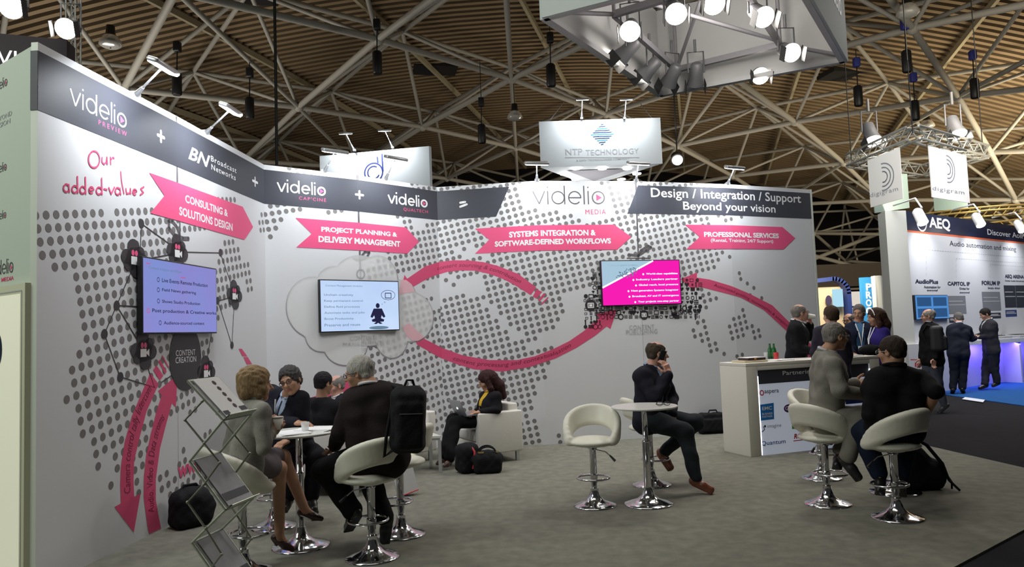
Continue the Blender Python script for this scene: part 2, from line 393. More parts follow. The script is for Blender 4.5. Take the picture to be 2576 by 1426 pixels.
def logo(wt=.17):
    T = []; Tt = []
    T += stroke([(.08, 2), (.95, .08), (1.82, 2)], wt, round_=False)
    for x in (2.25, 8.33): T += stroke([(x, 0), (x, 2)], wt, round_=False); T += stroke([(x, 2.45), (x, 2.45+max(.2, wt))], wt, round_=False)
    T += ring((3.78, 1), 1-wt/2, 1-wt/2, wt); T += stroke([(4.75, 0), (4.75, 2.78)], wt, round_=False)
    T += stroke(arc((6.28, 1), 1-wt/2, 1-wt/2, 0, 318, 28), wt, round_=False); T += stroke([(5.35, 1), (7.26, 1)], wt, round_=False)
    T += stroke([(7.7, 0), (7.7, 2.78)], wt, round_=False)
    T += ring((9.86, 1), 1-wt*.55, 1-wt*.55, wt*1.15)
    Tt += [(np.array((9.55, .5)), np.array((10.4, 1.0)), np.array((9.55, 1.5)))]
    sc = lambda t: tuple(np.array([p[0]/10.9, p[1]/2.78]) for p in t)
    return [sc(t) for t in T], [sc(t) for t in Tt]
def put_logo(box, m, wt, surf=None, parent=None, sub=None, subbox=None, subbold=.0, subspace=1.0):
    S = surf or WALL; A, B, C = (S.hit(*p) for p in box); W_, H_ = B[0]-A[0], C[1]-A[1]
    a, b = logo(wt); f = lambda L: [tuple(np.array([A[0]+p[0]*W_, A[1]+p[1]*H_]) for p in t) for t in L]
    decal('logo_lettering', f(a), m, 3, parent, 'lettering reading videlio', surf); decal('logo_triangle', f(b), M_PINK, 3, parent, 'pink play triangle in the letter o', surf)
    if sub: dtext('logo_subtitle', sub, subbox, M_PINK, 3, subbold, 'small pink capitals reading '+sub, surf, parent, subspace)
put_logo([(175, 262), (318, 313), (172, 205)], M_WHITE, .22, sub='PREVIEW', subbox=[(247, 313), (318, 340), (247, 301)], subbold=-.002, subspace=1.5)
put_logo([(697, 482), (820, 491), (694, 449)], M_WHITE, .33, sub="CAP'CINÉ", subbox=[(752, 502), (820, 507), (752, 492)], subbold=.0, subspace=1.3)
put_logo([(976, 511), (1076, 522), (973, 481)], M_WHITE, .38, sub='QUALTECH', subbox=[(1015, 531), (1076, 537), (1015, 522)], subbold=.0, subspace=1.2)
put_logo([(1340, 515), (1523, 514), (1337, 468)], M_HANG, .17, sub='MEDIA', subbox=[(1473, 539), (1524, 538), (1473, 527)], subbold=-.004, subspace=1.2)
def plus(cx, cy, rx, ry, wd):
    a, b = hit(cx-rx, cy), hit(cx+rx, cy); c, d = hit(cx, cy-ry), hit(cx, cy+ry); m_ = hit(cx, cy)
    decal('plus_sign', stroke([(a[0], m_[1]), (b[0], m_[1])], wd) + stroke([(m_[0], c[1]), (m_[0], d[1])], wd), M_WHITE, 3)
plus(404, 343, 8, 13, .03); plus(641, 457, 6, 10, .03); plus(904, 490, 9, 9, .03)
decal('equals_sign', stroke([hit(1158, 510), hit(1170, 508)], .032) + stroke([hit(1158, 520), hit(1174, 514)], .032), M_WHITE, 3)
dtext('brush_lettering', 'BN', [(473, 399), (528, 412), (476, 367)], M_WHITE, 3, .02, 'slanted white letters BN', shear=.35)
dtext('title_lettering', 'Broadcast', [(530, 405), (594, 433), (530, 391)], M_WHITE, 3, .005, space=1.15)
dtext('title_lettering', 'Networks', [(531, 426), (592, 453), (531, 412)], M_WHITE, 3, .005, space=1.15)
dtext('title_lettering', 'Design / Integration / Support', [(1638, 503), (2015, 511), (1638, 472)], M_WHITE, 3, .012, 'white lettering reading Design / Integration / Support')
dtext('title_lettering', 'Beyond your vision', [(1719, 534), (1951, 538), (1719, 507)], M_WHITE, 3, .012, 'white lettering reading Beyond your vision')

# handwriting
def squig(name, strokes, m, wd, layer=3, label=None):
    T = []
    for st in strokes: T += stroke([hit(x, y) for x, y in st], wd)
    decal(name, T, m, layer, label=label)
def pa(cx, cy, rx, ry, a0, a1, n=10): return [(cx+rx*math.cos(math.radians(a0+(a1-a0)*k/n)), cy-ry*math.sin(math.radians(a0+(a1-a0)*k/n))) for k in range(n+1)]
squig('handwriting', [pa(236, 401, 14, 21, 100, 455, 16), [(256, 396), (256, 408), (261, 413), (267, 407), (268, 395), (269, 413)], [(277, 395), (278, 413)], [(278, 402), (283, 396), (286, 398)]], M_PINK, .014, label='pink handwriting reading Our')
dd = lambda x, y: [pa(x, y, 6.5, 9, 30, 330, 10), [(x+7, y-32), (x+8, y+9)]]
squig('handwriting', [pa(166, 473, 7, 10, 40, 330, 8), [(172, 464), (174, 483)]] + dd(187, 476) + dd(207, 478) +
      [[(224, 479), (234, 477)] + pa(229, 478, 6, 8, 10, 300, 8)] + dd(248, 480) + [[(261, 475), (268, 477)]] +
      [[(273, 472), (279, 488), (287, 471)], pa(295, 481, 6, 9, 40, 330, 8), [(301, 473), (303, 489)], [(303, 432), (305, 456), (311, 486)], [(316, 474), (318, 487), (325, 486), (327, 474), (328, 488)],
       [(334, 484), (343, 481)] + pa(338, 483, 5, 7, 10, 300, 8), [(361, 470), (353, 475), (360, 484), (352, 490)]], M_PINK, .014, label='pink handwriting reading added-values')

# label arrows
def arrow_label(pts, lines, label):
    decal('label_arrow', tess(px_poly(WALL, pts)), M_PINK, 3, label=label)
    for s_, box, b in lines: dtext('arrow_lettering', s_, box, M_WHITE, 4, b, 'white lettering reading ' + s_)
arrow_label([(374, 434), (610, 520), (636, 571), (614, 603), (377, 536), (413, 492)],
            [('CONSULTING &', [(465, 509), (572, 543), (465, 489)], .025), ('SOLUTIONS DESIGN', [(450, 541), (584, 576), (450, 519)], .025)], 'pink arrow reading CONSULTING & SOLUTIONS DESIGN')
arrow_label([(743, 548), (1020, 572), (1054, 608), (1024, 638), (745, 622), (784, 588)],
            [('PROJECT PLANNING &', [(808, 586), (999, 597), (808, 570)], .04), ('DELIVERY MANAGEMENT', [(801, 609), (1007, 620), (801, 593)], .04)], 'pink arrow reading PROJECT PLANNING & DELIVERY MANAGEMENT')
arrow_label([(1195, 575), (1545, 565), (1588, 596), (1552, 628), (1195, 638), (1231, 603)],
            [('SYSTEMS INTEGRATION &', [(1281, 598), (1499, 593), (1281, 583)], .04), ('SOFTWARE-DEFINED WORKFLOWS', [(1245, 621), (1537, 613), (1245, 607)], .04)], 'pink arrow reading SYSTEMS INTEGRATION & SOFTWARE-DEFINED WORKFLOWS')
arrow_label([(1722, 565), (1968, 571), (2000, 599), (1971, 627), (1726, 627), (1760, 596)],
            [('PROFESSIONAL SERVICES', [(1771, 596), (1959, 598), (1771, 583)], .04), ('(Rental, Training, 24/7 Support)', [(1788, 611), (1945, 612), (1788, 600)], .02)], 'pink arrow reading PROFESSIONAL SERVICES')

# long curved arrows
def curved(pts, label, m=None): decal('curved_arrow', tess(px_poly(WALL, pts)), m or M_PINKT, 2, label=label)
curved([(377.5, 938), (353, 995), (331, 1047), (313, 1112), (303.5, 1174), (302, 1220), (303.5, 1266), (287, 1275), (336, 1339), (353, 1242), (337, 1249), (335.5, 1205), (337, 1158), (350, 1103), (368, 1035), (398.5, 966)], 'curved pink arrow pointing down to the floor')
for p in ([(384.6, 931), (393, 918), (410.5, 944), (401.6, 957)], [(397, 908.6), (402.4, 904), (419, 935), (414.5, 940)], [(406, 896), (408.4, 893), (424.4, 922.5), (422, 925.6)],
          [(350 + 250, 877), (608, 877), (622, 896), (609, 896)], [(612, 898), (623, 898), (634, 916), (620, 916)]):
    decal('arrow_dash', tess(px_poly(WALL, p)), M_PINKT, 2)
curved([(446, 942.5), (397, 983), (406, 995), (393, 1035), (377.5, 1097), (367, 1146), (361.5, 1199), (361, 1250), (365, 1283), (371, 1327), (375, 1343), (405, 1329), (398.5, 1297), (391.5, 1258), (391.5, 1206), (393.6, 1189), (402, 1128), (414.5, 1078), (432, 1013.5), (442, 1025)], 'curved pink arrow pointing up to the black disc')
def pen(s_, pts, h_, t0, t1, bold=-.005): decal('handwriting', text_on_path(s_, [hit(*p) for p in pts], h_, t0, t1, bold, .25), M_PEN, 3, label='dark handwriting reading ' + s_)
pen('Camera control tally Intercom', [(322, 1240), (321, 1160), (332, 1095), (352, 1025), (378, 975)], .11, .0, 1.0)
pen('Audio, Video & Data streams', [(381, 1290), (377, 1200), (383, 1130), (397, 1070), (410, 1045)], .10, .0, 1.0)
curved([(1017.4, 691), (1024, 701), (1042, 688.6), (1069, 670), (1104, 659), (1142, 654.5), (1179, 655), (1215, 659), (1252, 668.5), (1304, 689), (1349.4, 723), (1335, 742), (1295, 717), (1267, 702), (1233.5, 689.5), (1197, 681), (1160.5, 680), (1124, 684), (1087.6, 695), (1062, 708), (1040, 721), (1012, 714)], 'curved pink arrow arching over towards the cloud')
for p in ([(1350, 727.5), (1364, 734), (1349.4, 751), (1340, 746)], [(1367.7, 737.6), (1372.8, 740.7), (1357.6, 758.5), (1352.7, 755)], [(1377.7, 746.7), (1380.4, 749), (1364, 766), (1360.7, 764)]):
    decal('arrow_dash', tess(px_poly(WALL, p)), M_PINKT, 2)
curved([(1043, 845), (1069, 853), (1115, 876), (1165, 894), (1231, 905.5), (1300, 905.5), (1345, 896), (1393, 877), (1431.5, 858), (1468, 833), (1507, 799.6), (1500, 790.5), (1551.4, 778), (1535.6, 827.5), (1526, 820.5), (1496, 845), (1449.4, 875), (1398, 901), (1333, 923), (1263, 934.7), (1193, 929), (1146.6, 915), (1100, 896), (1048, 866)], 'curved pink arrow sweeping from the cloud up to the magenta screen')
curved([(1712, 702), (1753, 685), (1753, 698), (1785, 703), (1835.6, 718), (1886, 739), (1943, 768), (1990, 815), (2040, 866), (2040, 905), (1979, 832.5), (1922, 780), (1863, 748), (1802, 731.7), (1768, 723), (1749, 722), (1747, 733)], 'curved pink arrow rising from the right to the magenta screen')
curved([(634, 925), (650, 952), (668, 972), (700, 992), (740, 1001), (780, 1000), (830, 985), (880, 955), (905, 940), (915, 965), (880, 988), (830, 1015), (780, 1031), (735, 1032), (690, 1018), (655, 990), (634, 960), (622, 930)], 'curved pink arrow low on the wall behind the seated people')
pen('content sourcing & contribution', [(1100, 676), (1142, 668), (1180, 668), (1215, 672), (1255, 683), (1310, 710)], .075, 0, 1)
pen('content processing and contextualisation', [(1140, 902), (1190, 915), (1260, 920), (1330, 909), (1400, 888), (1436, 868)], .075, 0, 1)
pen('Automated profiling, monetisation & analytics', [(1795, 717), (1835, 730), (1880, 750), (1930, 778), (1980, 820)], .06, 0, 1)
decal('handwriting', place_text(WALL, 'www.', [(446, 1205), (520, 1190), (446, 1176)], .03), M_PINK, 3, label='pink lettering reading www.')

# network drawing, clouds with cameras, black disc
net = [((355, 562), (350, 700)), ((355, 562), (428, 615)), ((428, 640), (350, 655)), ((470, 634), (554, 636)), ((554, 636), (590, 740)), ((590, 745), (548, 757)), ((548, 757), (583, 868)), ((590, 742), (583, 868)),
       ((335, 670), (293, 768)), ((293, 768), (420, 776)), ((293, 768), (360, 880)), ((293, 768), (262, 840)), ((262, 840), (302, 948)), ((302, 948), (390, 975)), ((375, 835), (362, 880)), ((365, 905), (388, 975)), ((405, 962), (440, 938)), ((532, 836), (518, 920)), ((440, 850), (425, 832))]
T = []
for a_, b_ in net: T += stroke([hit(*a_), hit(*b_)], .010, round_=False)
decal('network_lines', T, M_LINE, 2)
T = []
for x, y in ((355, 562), (554, 635), (293, 768), (262, 840), (302, 948), (547, 756), (583, 868)): T += disc(hit(x, y), .040, .040)
decal('network_nodes', T, M_LINE, 3)
def film_cloud(cx, cy, r, lay=4):
    c = hit(cx, cy); T = []
    for dx, dy, q in ((0, 0, .75), (-.7, .05, .5), (.7, -.1, .52), (-.1, .75, .55), (-.5, -.45, .45), (.15, -.75, .55), (.5, .45, .42)): T += disc(c + np.array([dx*r*1.25, dy*r]), q*r*1.25, q*r, 18)
    decal('film_cloud', T, M_LINE, lay, label='dark cloud with a white film camera')
    decal('film_camera', tess([c + np.array(p)*r for p in ((-.42, -.42), (.28, -.42), (.28, -.2), (.6, -.42), (.6, .12), (.28, -.08), (.28, .12), (-.42, .12))]), M_WHITE, lay+1)
    decal('film_reels', disc(c + np.array((-.22, .36))*r, .17*r, .2*r) + disc(c + np.array((.16, .36))*r, .17*r, .2*r), M_PINK, lay+1)
for i, (x, y) in enumerate(((338, 650), (446, 633), (589, 741), (361, 882), (518, 935))): film_cloud(x, y, .125, 4)
c = hit(467, 899); decal('black_disc', disc(c, .29, .31, 40), M_LINE, 4, label='black disc reading CONTENT CREATION')
dtext('disc_lettering', 'CONTENT', [(441, 896), (490, 895), (441, 881)], M_WHITE, 5, 0); dtext('disc_lettering', 'CREATION', [(440, 914), (492, 913), (440, 899)], M_WHITE, 5, 0)

# strings, bows and the printed cloud
def sline(pts, wd, lay=2): decal('printed_string', stroke([hit(*p) for p in pts], wd), M_HANG, lay)
sline([(443.5, 295), (446, 470)], .03, 1); sline([(452, 545), (452, 600)], .022)
sline([(424, 556), (425, 575), (440, 592), (460, 600), (474, 600)], .04, 2); sline([(424, 556), (433, 556), (444, 570), (452, 592)], .035, 2)
sline([(899, 442), (907, 700)], .028, 1); sline([(890, 650), (905, 655), (922, 648), (929, 635), (918, 633), (906, 648)], .03, 3)
sline([(1599, 455), (1606, 650)], .025, 1); sline([(1582, 640), (1605, 643), (1625, 630), (1638, 622), (1630, 618), (1612, 630), (1605, 643)], .035, 3); sline([(1577, 649), (1633, 649)], .012, 3)
CL = [(905, 700, 66, 58), (842, 715, 46, 46), (786, 772, 66, 76), (808, 842, 40, 42), (868, 862, 56, 56), (925, 780, 90, 90), (985, 850, 40, 50), (1012, 740, 32, 36), (1035, 797, 54, 62), (952, 705, 48, 62)]
T = []; Tc = []
import itertools
def union_outline(circles, n=160):
    cx = sum(c[0][0] for c in circles)/len(circles); cy = sum(c[0][1] for c in circles)/len(circles); P = []
    for k in range(n):
        th = 2*math.pi*k/n; d = np.array([math.cos(th), math.sin(th)]); best = 0
        for (c_, ru, rv) in circles:
            o = np.array([cx, cy]) - c_; A = (d[0]/ru)**2 + (d[1]/rv)**2; B = 2*(o[0]*d[0]/ru**2 + o[1]*d[1]/rv**2); C = (o[0]/ru)**2 + (o[1]/rv)**2 - 1
            D_ = B*B - 4*A*C
            if D_ > 0: best = max(best, (-B + math.sqrt(D_))/(2*A))
        P.append(np.array([cx, cy]) + d*best)
    return P
cc = []
for x, y, rx, ry in CL:
    a_, b_, c_, d_ = hit(x-rx, y), hit(x+rx, y), hit(x, y-ry), hit(x, y+ry); cc.append((np.array([(a_[0]+b_[0])/2, (c_[1]+d_[1])/2]), (b_[0]-a_[0])/2, (c_[1]-d_[1])/2))
OUTL = union_outline(cc)
decal('cloud_outline', stroke([p + np.array([.004, -.008]) for p in OUTL], .020, True, True), mat('cloud_shadow_ink', (.34, .33, .35), .6), 2)
decal('cloud_print', tess(OUTL), M_CLOUD, 4, label='large printed white cloud hanging on a string')
decal('cloud_print_arrow', tess(px_poly(WALL, [(1008, 704), (1021, 704), (1035, 715), (1042, 734), (1003, 740)])), M_PALE, 5)
decal('cloud_print_arrow', tess(px_poly(WALL, [(1012, 822), (1030, 812), (1045, 828), (1068, 848), (1050, 858), (1036, 856), (1022, 845)])), M_PALE, 5)
c = hit(907, 689); decal('cloud_eyelet', ring(c, .058, .058, .018), M_LGREY, 5)
dtext('cloud_lettering', 'CONTENT', [(880, 857), (943, 855), (880, 846)], M_LGREY, 5, 0, space=1.1); dtext('cloud_lettering', 'MANAGEMENT', [(863, 873), (960, 871), (863, 862)], M_LGREY, 5, 0, space=1.1)
dtext('wall_lettering', 'CONTENT', [(1583, 829), (1646, 827), (1583, 818)], M_LGREY, 3, 0, space=1.1); dtext('wall_lettering', 'PUBLISHING', [(1575, 842), (1654, 839), (1575, 830)], M_LGREY, 3, 0, space=1.1)

# swarm of little media icons around the magenta screen
random.seed(5); T = []
def icon(c, r, k):
    c = np.array(c)
    if k == 0: return tess([c + r*np.array(p) for p in ((-.9, -.7), (.9, -.7), (.9, .7), (-.9, .7))])
    if k == 1: return ring(c, r*.8, r*.8, r*.35, 12)
    if k == 2: return stroke([c + r*np.array(p) for p in ((-.8, 0), (.8, 0))], r*.35) + stroke([c + r*np.array(p) for p in ((-.8, .6), (.8, .6))], r*.3) + stroke([c + r*np.array(p) for p in ((-.8, -.6), (.8, -.6))], r*.3)
    if k == 3: return disc(c + r*np.array((-.42, .3)), r*.5, r*.5, 10) + disc(c + r*np.array((.42, .3)), r*.5, r*.5, 10) + [(c + r*np.array((-.9, .15)), c + r*np.array((0, -1.)), c + r*np.array((.9, .15)))]
    if k == 4: return stroke([c + r*np.array(p) for p in ((0, -.9), (0, .5))], r*.5) + disc(c + r*np.array((0, .7)), r*.35, r*.35, 10)
    if k == 5: return stroke([c + r*np.array(p) for p in ((-.8, -.6), (.8, -.6), (.8, .6), (-.8, .6))], r*.28, True)
    return disc(c, r*.8, r*.8, 12)
zone = [(1470, 745, 1512, 830), (1490, 690, 1514, 750), (1500, 775, 1760, 803), (1712, 705, 1762, 790)]
for x0, y0, x1, y1 in zone:
    yy = y0
    while yy < y1:
        xx = x0 + random.uniform(0, 6)
        while xx < x1:
            p = hit(xx, yy); T += icon(p, random.uniform(.022, .045), random.randrange(7)); xx += random.uniform(9, 15)
        yy += 11
decal('media_icons', T, M_LINE, 2, label='swarm of small dark media icons')
for x, y, r in ((1486, 768, .085), (1620, 792, .07)):
    decal('icon_disc', disc(hit(x, y), r, r, 24), M_LINE, 3)
    decal('icon_disc_mark', icon(hit(x, y), r*.6, 5) + icon(hit(x, y), r*.3, 0), M_WHITE, 4)
decal('heart_icon', icon(hit(1696, 792), .055, 3) + icon(hit(1588, 786), .04, 3), M_LINE, 3)

# seams and end trims
for k in (1, 3, 6):
    s_ = WALL.SL[k]; decal('panel_seam', tess([(s_-.0025, 0), (s_+.0025, 0), (s_+.0025, WH), (s_-.0025, WH)]), M_LGREY, 1)
mb = MB(); e = WQ[8]; u_ = WALL.u[7]; n_ = WALL.n[7]
mb.prism([tuple(e - u_*.012 + n_*.004), tuple(e + u_*.03 + n_*.004), tuple(e + u_*.03 - n_*.055), tuple(e - u_*.012 - n_*.055)], 0, WH + .003)
mb.build('end_trim', M_WALLB, wr)

# outer face: logos and texts
for (x1, y0, y1, wd) in ((19, 215, 189, 70), (17, 428, 404, 66), (16, 548, 526, 60), (34, 685, 647, 120)):
    B_ = OUT.hit(x1, y0); C_ = OUT.hit(x1, y1); h_ = (C_[1]-B_[1]); W_ = h_*10.9/2.78*.9
    a_, b_ = logo(.25); f = lambda L: [tuple(np.array([B_[0]-W_+p[0]*W_, B_[1]+p[1]*h_]) for p in t) for t in L]
    decal('logo_lettering', f(a_), M_HANG, 2, wo, None, OUT); decal('logo_triangle', f(b_), M_PINK, 2, wo, None, OUT)
dtext('logo_subtitle', 'MEDIA', [(4, 709), (35, 708), (4, 699)], M_PINK, 2, .01, None, OUT, wo)
dtext('outer_lettering', 'BEYOND', [(-12, 310), (30, 306), (-12, 298)], M_LGREY, 2, 0, None, OUT, wo); dtext('outer_lettering', 'VISION', [(-10, 326), (26, 322), (-10, 314)], M_LGREY, 2, 0, None, OUT, wo)
# ------------------------------------------------------------------ hall: roof deck, space frame, far walls
M_GAP_SHADE = mat('deck_gap_shade', (.095, .066, .036), .9)  # recess shade between the deck ribs, painted in as a darker colour
M_DECK = mat('roof_deck', (.25, .18, .105), .7, noise=.12, nscale=.4)
M_TUBE = mat('painted_steel_tube', (.31, .30, .27), .55)
M_PURL = mat('purlin', (.36, .32, .22), .6)
M_DARK = mat('dark_hall_wall', (.006, .005, .006), .9)
def dome(x, y, z0): return z0 - .0065*(x-2)**2 - .0012*(y-28)**2
mb = MB(); X = np.linspace(-34, 48, 42); ys = []
y = 8.0
while y < 57: ys += [(y, 0), (y+.22, 0), (y+.24, .14), (y+.44, .14)]; y += .46
V = [(x, yy, dome(x, yy, 15.3) + dz) for yy, dz in ys for x in X]; n = len(X)
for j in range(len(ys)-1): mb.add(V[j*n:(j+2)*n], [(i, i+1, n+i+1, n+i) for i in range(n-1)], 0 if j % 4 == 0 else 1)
ceil = tag(mb.build('ceiling', [M_DECK, M_GAP_SHADE]), kind='structure'); ceil['label'] = 'domed roof of ribbed deck over the exhibition hall'
mb = MB(); mbt = MB(); mbb = MB()
u_, v_ = np.array([4.6, 5.2]), np.array([-4.4, 5.6]); o_ = np.array([.28, 30.0])
def N(i, j): p = o_ + i*u_ + j*v_; return np.array([p[0], p[1], dome(p[0], p[1], 12.1)])
def Tn(i, j): p = o_ + (i+.5)*u_ + (j+.5)*v_; return np.array([p[0], p[1], dome(p[0], p[1], 14.6)])
inb = lambda p: -32 < p[0] < 46 and 12 < p[1] < 66
for i in range(-9, 11):
    for j in range(-9, 11):
        a = N(i, j); t = Tn(i, j)
        if inb(a):
            mb.ell(a, (.22, .22, .22), n=6)
            for b in (N(i+1, j), N(i, j+1)):
                if inb(b): mb.tube([a, b], .125, 8, cap=False)
            for di, dj in ((0, 0), (-1, 0), (0, -1), (-1, -1)):
                q = Tn(i+di, j+dj)
                if inb(q) and q[1] < 60: mbb.tube([a, q], .085, 6, cap=False)
            b = N(i+1, j+1)
            if inb(b) and (i+j) % 2 == 0: mbb.tube([a, b], .09, 6, cap=False)
        if inb(t) and t[1] < 60:
            for b in (Tn(i+1, j), Tn(i, j+1)):
                if inb(b) and b[1] < 60: mbt.tube([t, b], .1, 6, cap=False)
mb.build('lower_chords', M_TUBE, ceil); mbt.build('upper_chords', M_TUBE, ceil); mbb.build('braces', M_TUBE, ceil)
mb = MB()
for x in np.arange(-30, 46, 6.1):
    P = [np.array([x + .25*(yy-28), yy, dome(x + .25*(yy-28), yy, 15.1)]) for yy in np.linspace(14, 56, 12)]
    for a, b in zip(P[:-1], P[1:]): mb.box((a+b)/2, (.07, np.linalg.norm(b-a)/2, .12), frame(b-a))
mb.build('purlins', M_PURL, ceil)
mb = MB()
for (x0, y0) in ((-9.5, 26.5), (-3.5, 36.5), (15, 27), (17, 36)):                      # dark roof vents set in the deck
    mb.box((x0, y0, dome(x0, y0, 15.3)), (1.1, .7, .1), Rz(.2))
mb.build('roof_vents', M_DARK, ceil)
mb = MB()
for z in (2.5, 4.0, 5.6, 7.2, 8.8, 10.4): mb.tube([(-12, 61, z), (46, 59, z)], .1, 6, cap=False)
for i in range(16):
    x = -10 + i*3.6; mb.tube([(x, 60.6, 0), (x+1.8, 60.5, 11)], .09, 6, cap=False); mb.tube([(x+3.6, 60.6, 0), (x+1.8, 60.5, 11)], .09, 6, cap=False)
for z0, z1 in ((3, 10), (9.5, 3.4)): mb.tube([(14, 57, z0), (34, 57, z1)], .16, 6, cap=False)
mb.build('end_frame', M_TUBE, ceil)
for nm, c, h in (('wall_far', (5, 72, 10), (50, .2, 10.5)), ('wall_left', (-42, 30, 10), (.2, 44, 10.5)), ('wall_right', (58, 30, 10), (.2, 44, 10.5))):
    mb = MB(); mb.box(c, h); o = tag(mb.build(nm, M_DARK), kind='structure'); o['label'] = 'dark end wall of the hall'

# ------------------------------------------------------------------ hanging hoists and pendant lamps
M_BLK = mat('black_plastic', (.012, .012, .014), .45); M_CABLE = mat('black_cable', (.008, .008, .008), .6)
M_GLASS = mat('prismatic_glass', (.75, .75, .72), .15, trans=.6); M_ALU = mat('aluminium', (.62, .64, .66), .32, metal=.85)
M_REDS = mat('red_sling', (.35, .03, .03), .6); M_BLUES = mat('blue_sling', (.03, .04, .25), .6)
def hoist(px, py, z, label, blue=False, s=1.0):
    p = atZ(px, py, z); t = thing('chain_hoist', label, 'hoist', p, 0, 'chain hoists hanging from the roof')
    mb = MB(); mb.lathe([(.14*s, -.4*s), (.17*s, -.36*s), (.17*s, .36*s), (.12*s, .42*s)], p, n=14); mb.build('chain_bag', M_BLK, t)
    mb = MB(); mb.tube([p + np.array([0, 0, .4*s]), p + np.array([.02, 0, 1.2])], .02, 6); mb.tube([p + np.array([.02, 0, 1.2]), (p[0]+.02, p[1], dome(p[0], p[1], 12.1))], .015, 6); mb.build('chain', M_CABLE, t)
    mb = MB(); mb.rbox(p + np.array([.02, 0, 1.25]), (.11, .11, .17), .04); mb.build('hook_block', M_BLUES if blue else M_BLK, t)
HO = [(949, 158, 10.3, 'black hoist right of the long black cable, the one nearest the roof middle'), (628, 272, 9.6, 'black hoist just left of the long black cable'),
      (1386, 190, 9.8, 'black hoist beside the left edge of the big square light box'), (1212, 337, 9.2, 'small black hoist above the gap between the two hanging signs'),
      (445, 212, 10.0, 'black hoist above the second arm lamp on the left wall'), (2281, 155, 10.0, 'black hoist with a blue hook right of the square light box'),
      (2159, 242, 9.6, 'black hoist just below the right corner of the square light box'), (2302, 278, 9.2, 'black hoist right above the lattice square with two banners'), (2452, 223, 9.8, 'black hoist nearest the right edge of the picture')]
for px, py, z, l in HO: hoist(px, py, z, l, px > 2100, .9)
def pendant(px, py, z, label, lit=0, s=1.0):
    p = atZ(px, py, z); t = thing('pendant_lamp', label, 'lamp', p, 0, 'bell lamps hanging from the roof')
    mb = MB(); mb.lathe([(.02, .5), (.12, .48), (.14, .22), (.2, .15)], p, n=16); mb.tube([p + np.array([0, 0, .5]), (p[0], p[1], dome(p[0], p[1], 12.1))], .02, 6); mb.build('lamp_housing', M_BLK, t)
    mb = MB(); mb.lathe([(.2, .15), (.3, 0), (.33, -.13), (.22, -.2), (.01, -.21)], p, n=20); mb.build('glass_bell', emis('lit_lamp', (1, .95, .85), 12) if lit else M_GLASS, t)
pendant(278, 103, 11.0, 'unlit glass bell lamp above the left wall'); pendant(1295, 290, 10.6, 'unlit glass bell lamp left of the grey hanging sign')
pendant(2283, 25, 10.8, 'unlit glass bell lamp at the top of the picture, right'); pendant(2332, 312, 10.4, 'unlit glass bell lamp above the banner lattice')
p = atZ(1704, 402, 6.3); t = thing('flood_lamp', 'single round lit floodlight right of the grey hanging sign', 'lamp', p)
mb = MB(); mb.lathe([(.02, .3), (.14, .25), (.19, 0)], p, Rx(-.9), 16); mb.tube([p + np.array([0, 0, .25]), (p[0], p[1], dome(p[0], p[1], 12.1))], .02, 6); mb.build('lamp_housing', M_BLK, t)
mb = MB(); mb.ell(p, (.15, .13, .15)); mb.build('lit_bulb', emis('lit_lamp', (1, .95, .85), 12), t)
# long cable
p = atY(694, 380, 14.5); q = atY(690, -60, 14.5); mb = MB(); mb.tube([(p[0], p[1], 3.6), (p[0]+.02, p[1], 6), (q[0], q[1], 12)], [.03, .03, .03], 8)
tag(mb.build('hanging_cable', M_CABLE), 'long black cable hanging straight down from the roof behind the left corner', 'cable')

# ------------------------------------------------------------------ arm lamps on top of panels
LAMP_W = emis('white_led', (.93, .97, 1), 14)
def arm_lamp(base, head, label, power, aim=None, group='arm lamps along the top of the printed walls', wd=.34, nrm=None):
    base, head = np.array(base), np.array(head); t = thing('arm_lamp', label, 'lamp', base, 0, group); s = wd/.34
    M_S = mat('silver_lamp_metal', (.72, .74, .76), .3, metal=.6)
    d = head - base; d /= np.linalg.norm(d)
    mb = MB(); mb.rbox(base + np.array([0, 0, .01]), (.035*s, .045*s, .022*s), .01); mb.tube([base, base + d*.2*s], [.028*s, .014*s], 8); mb.build('clamp', M_S, t)
    mb = MB(); mb.tube([base + d*.15*s, head], .0095*s, 8); mb.build('arm', M_S, t)
    ax = np.array(nrm if nrm is not None else (1, 0, 0), float); ax /= np.linalg.norm(ax)
    out = np.array([ax[1], -ax[0], 0]); R = np.array([ax, out*.94 + np.array([0, 0, -.34]), np.cross(ax, out*.94 + np.array([0, 0, -.34]))]).T
    mb = MB(); mb.rbox(head, (wd/2, .05*s, .022*s), .018*s, R); lh = mb.build('lamp_head', M_S, t)
    mb = MB(); mb.rbox(head - R[:, 2]*.016*s*np.sign(R[2, 2]), (wd/2*.92, .042*s, .012*s), .008*s, R); mb.build('led_strip', LAMP_W, lh)
    if power:
        hp = head + np.array([0, 0, -.06*s]); tgt = aim if aim is not None else base - np.array([0, 0, .9])
        light('arm_lamp_beam', 'AREA', hp, power, (.90, .95, 1), wd*.8, tgt, t, sy=.06)
def top_at(px, py): h_ = hit(px, py); return WALL.p3(h_[0], WH, -.03), h_[0]
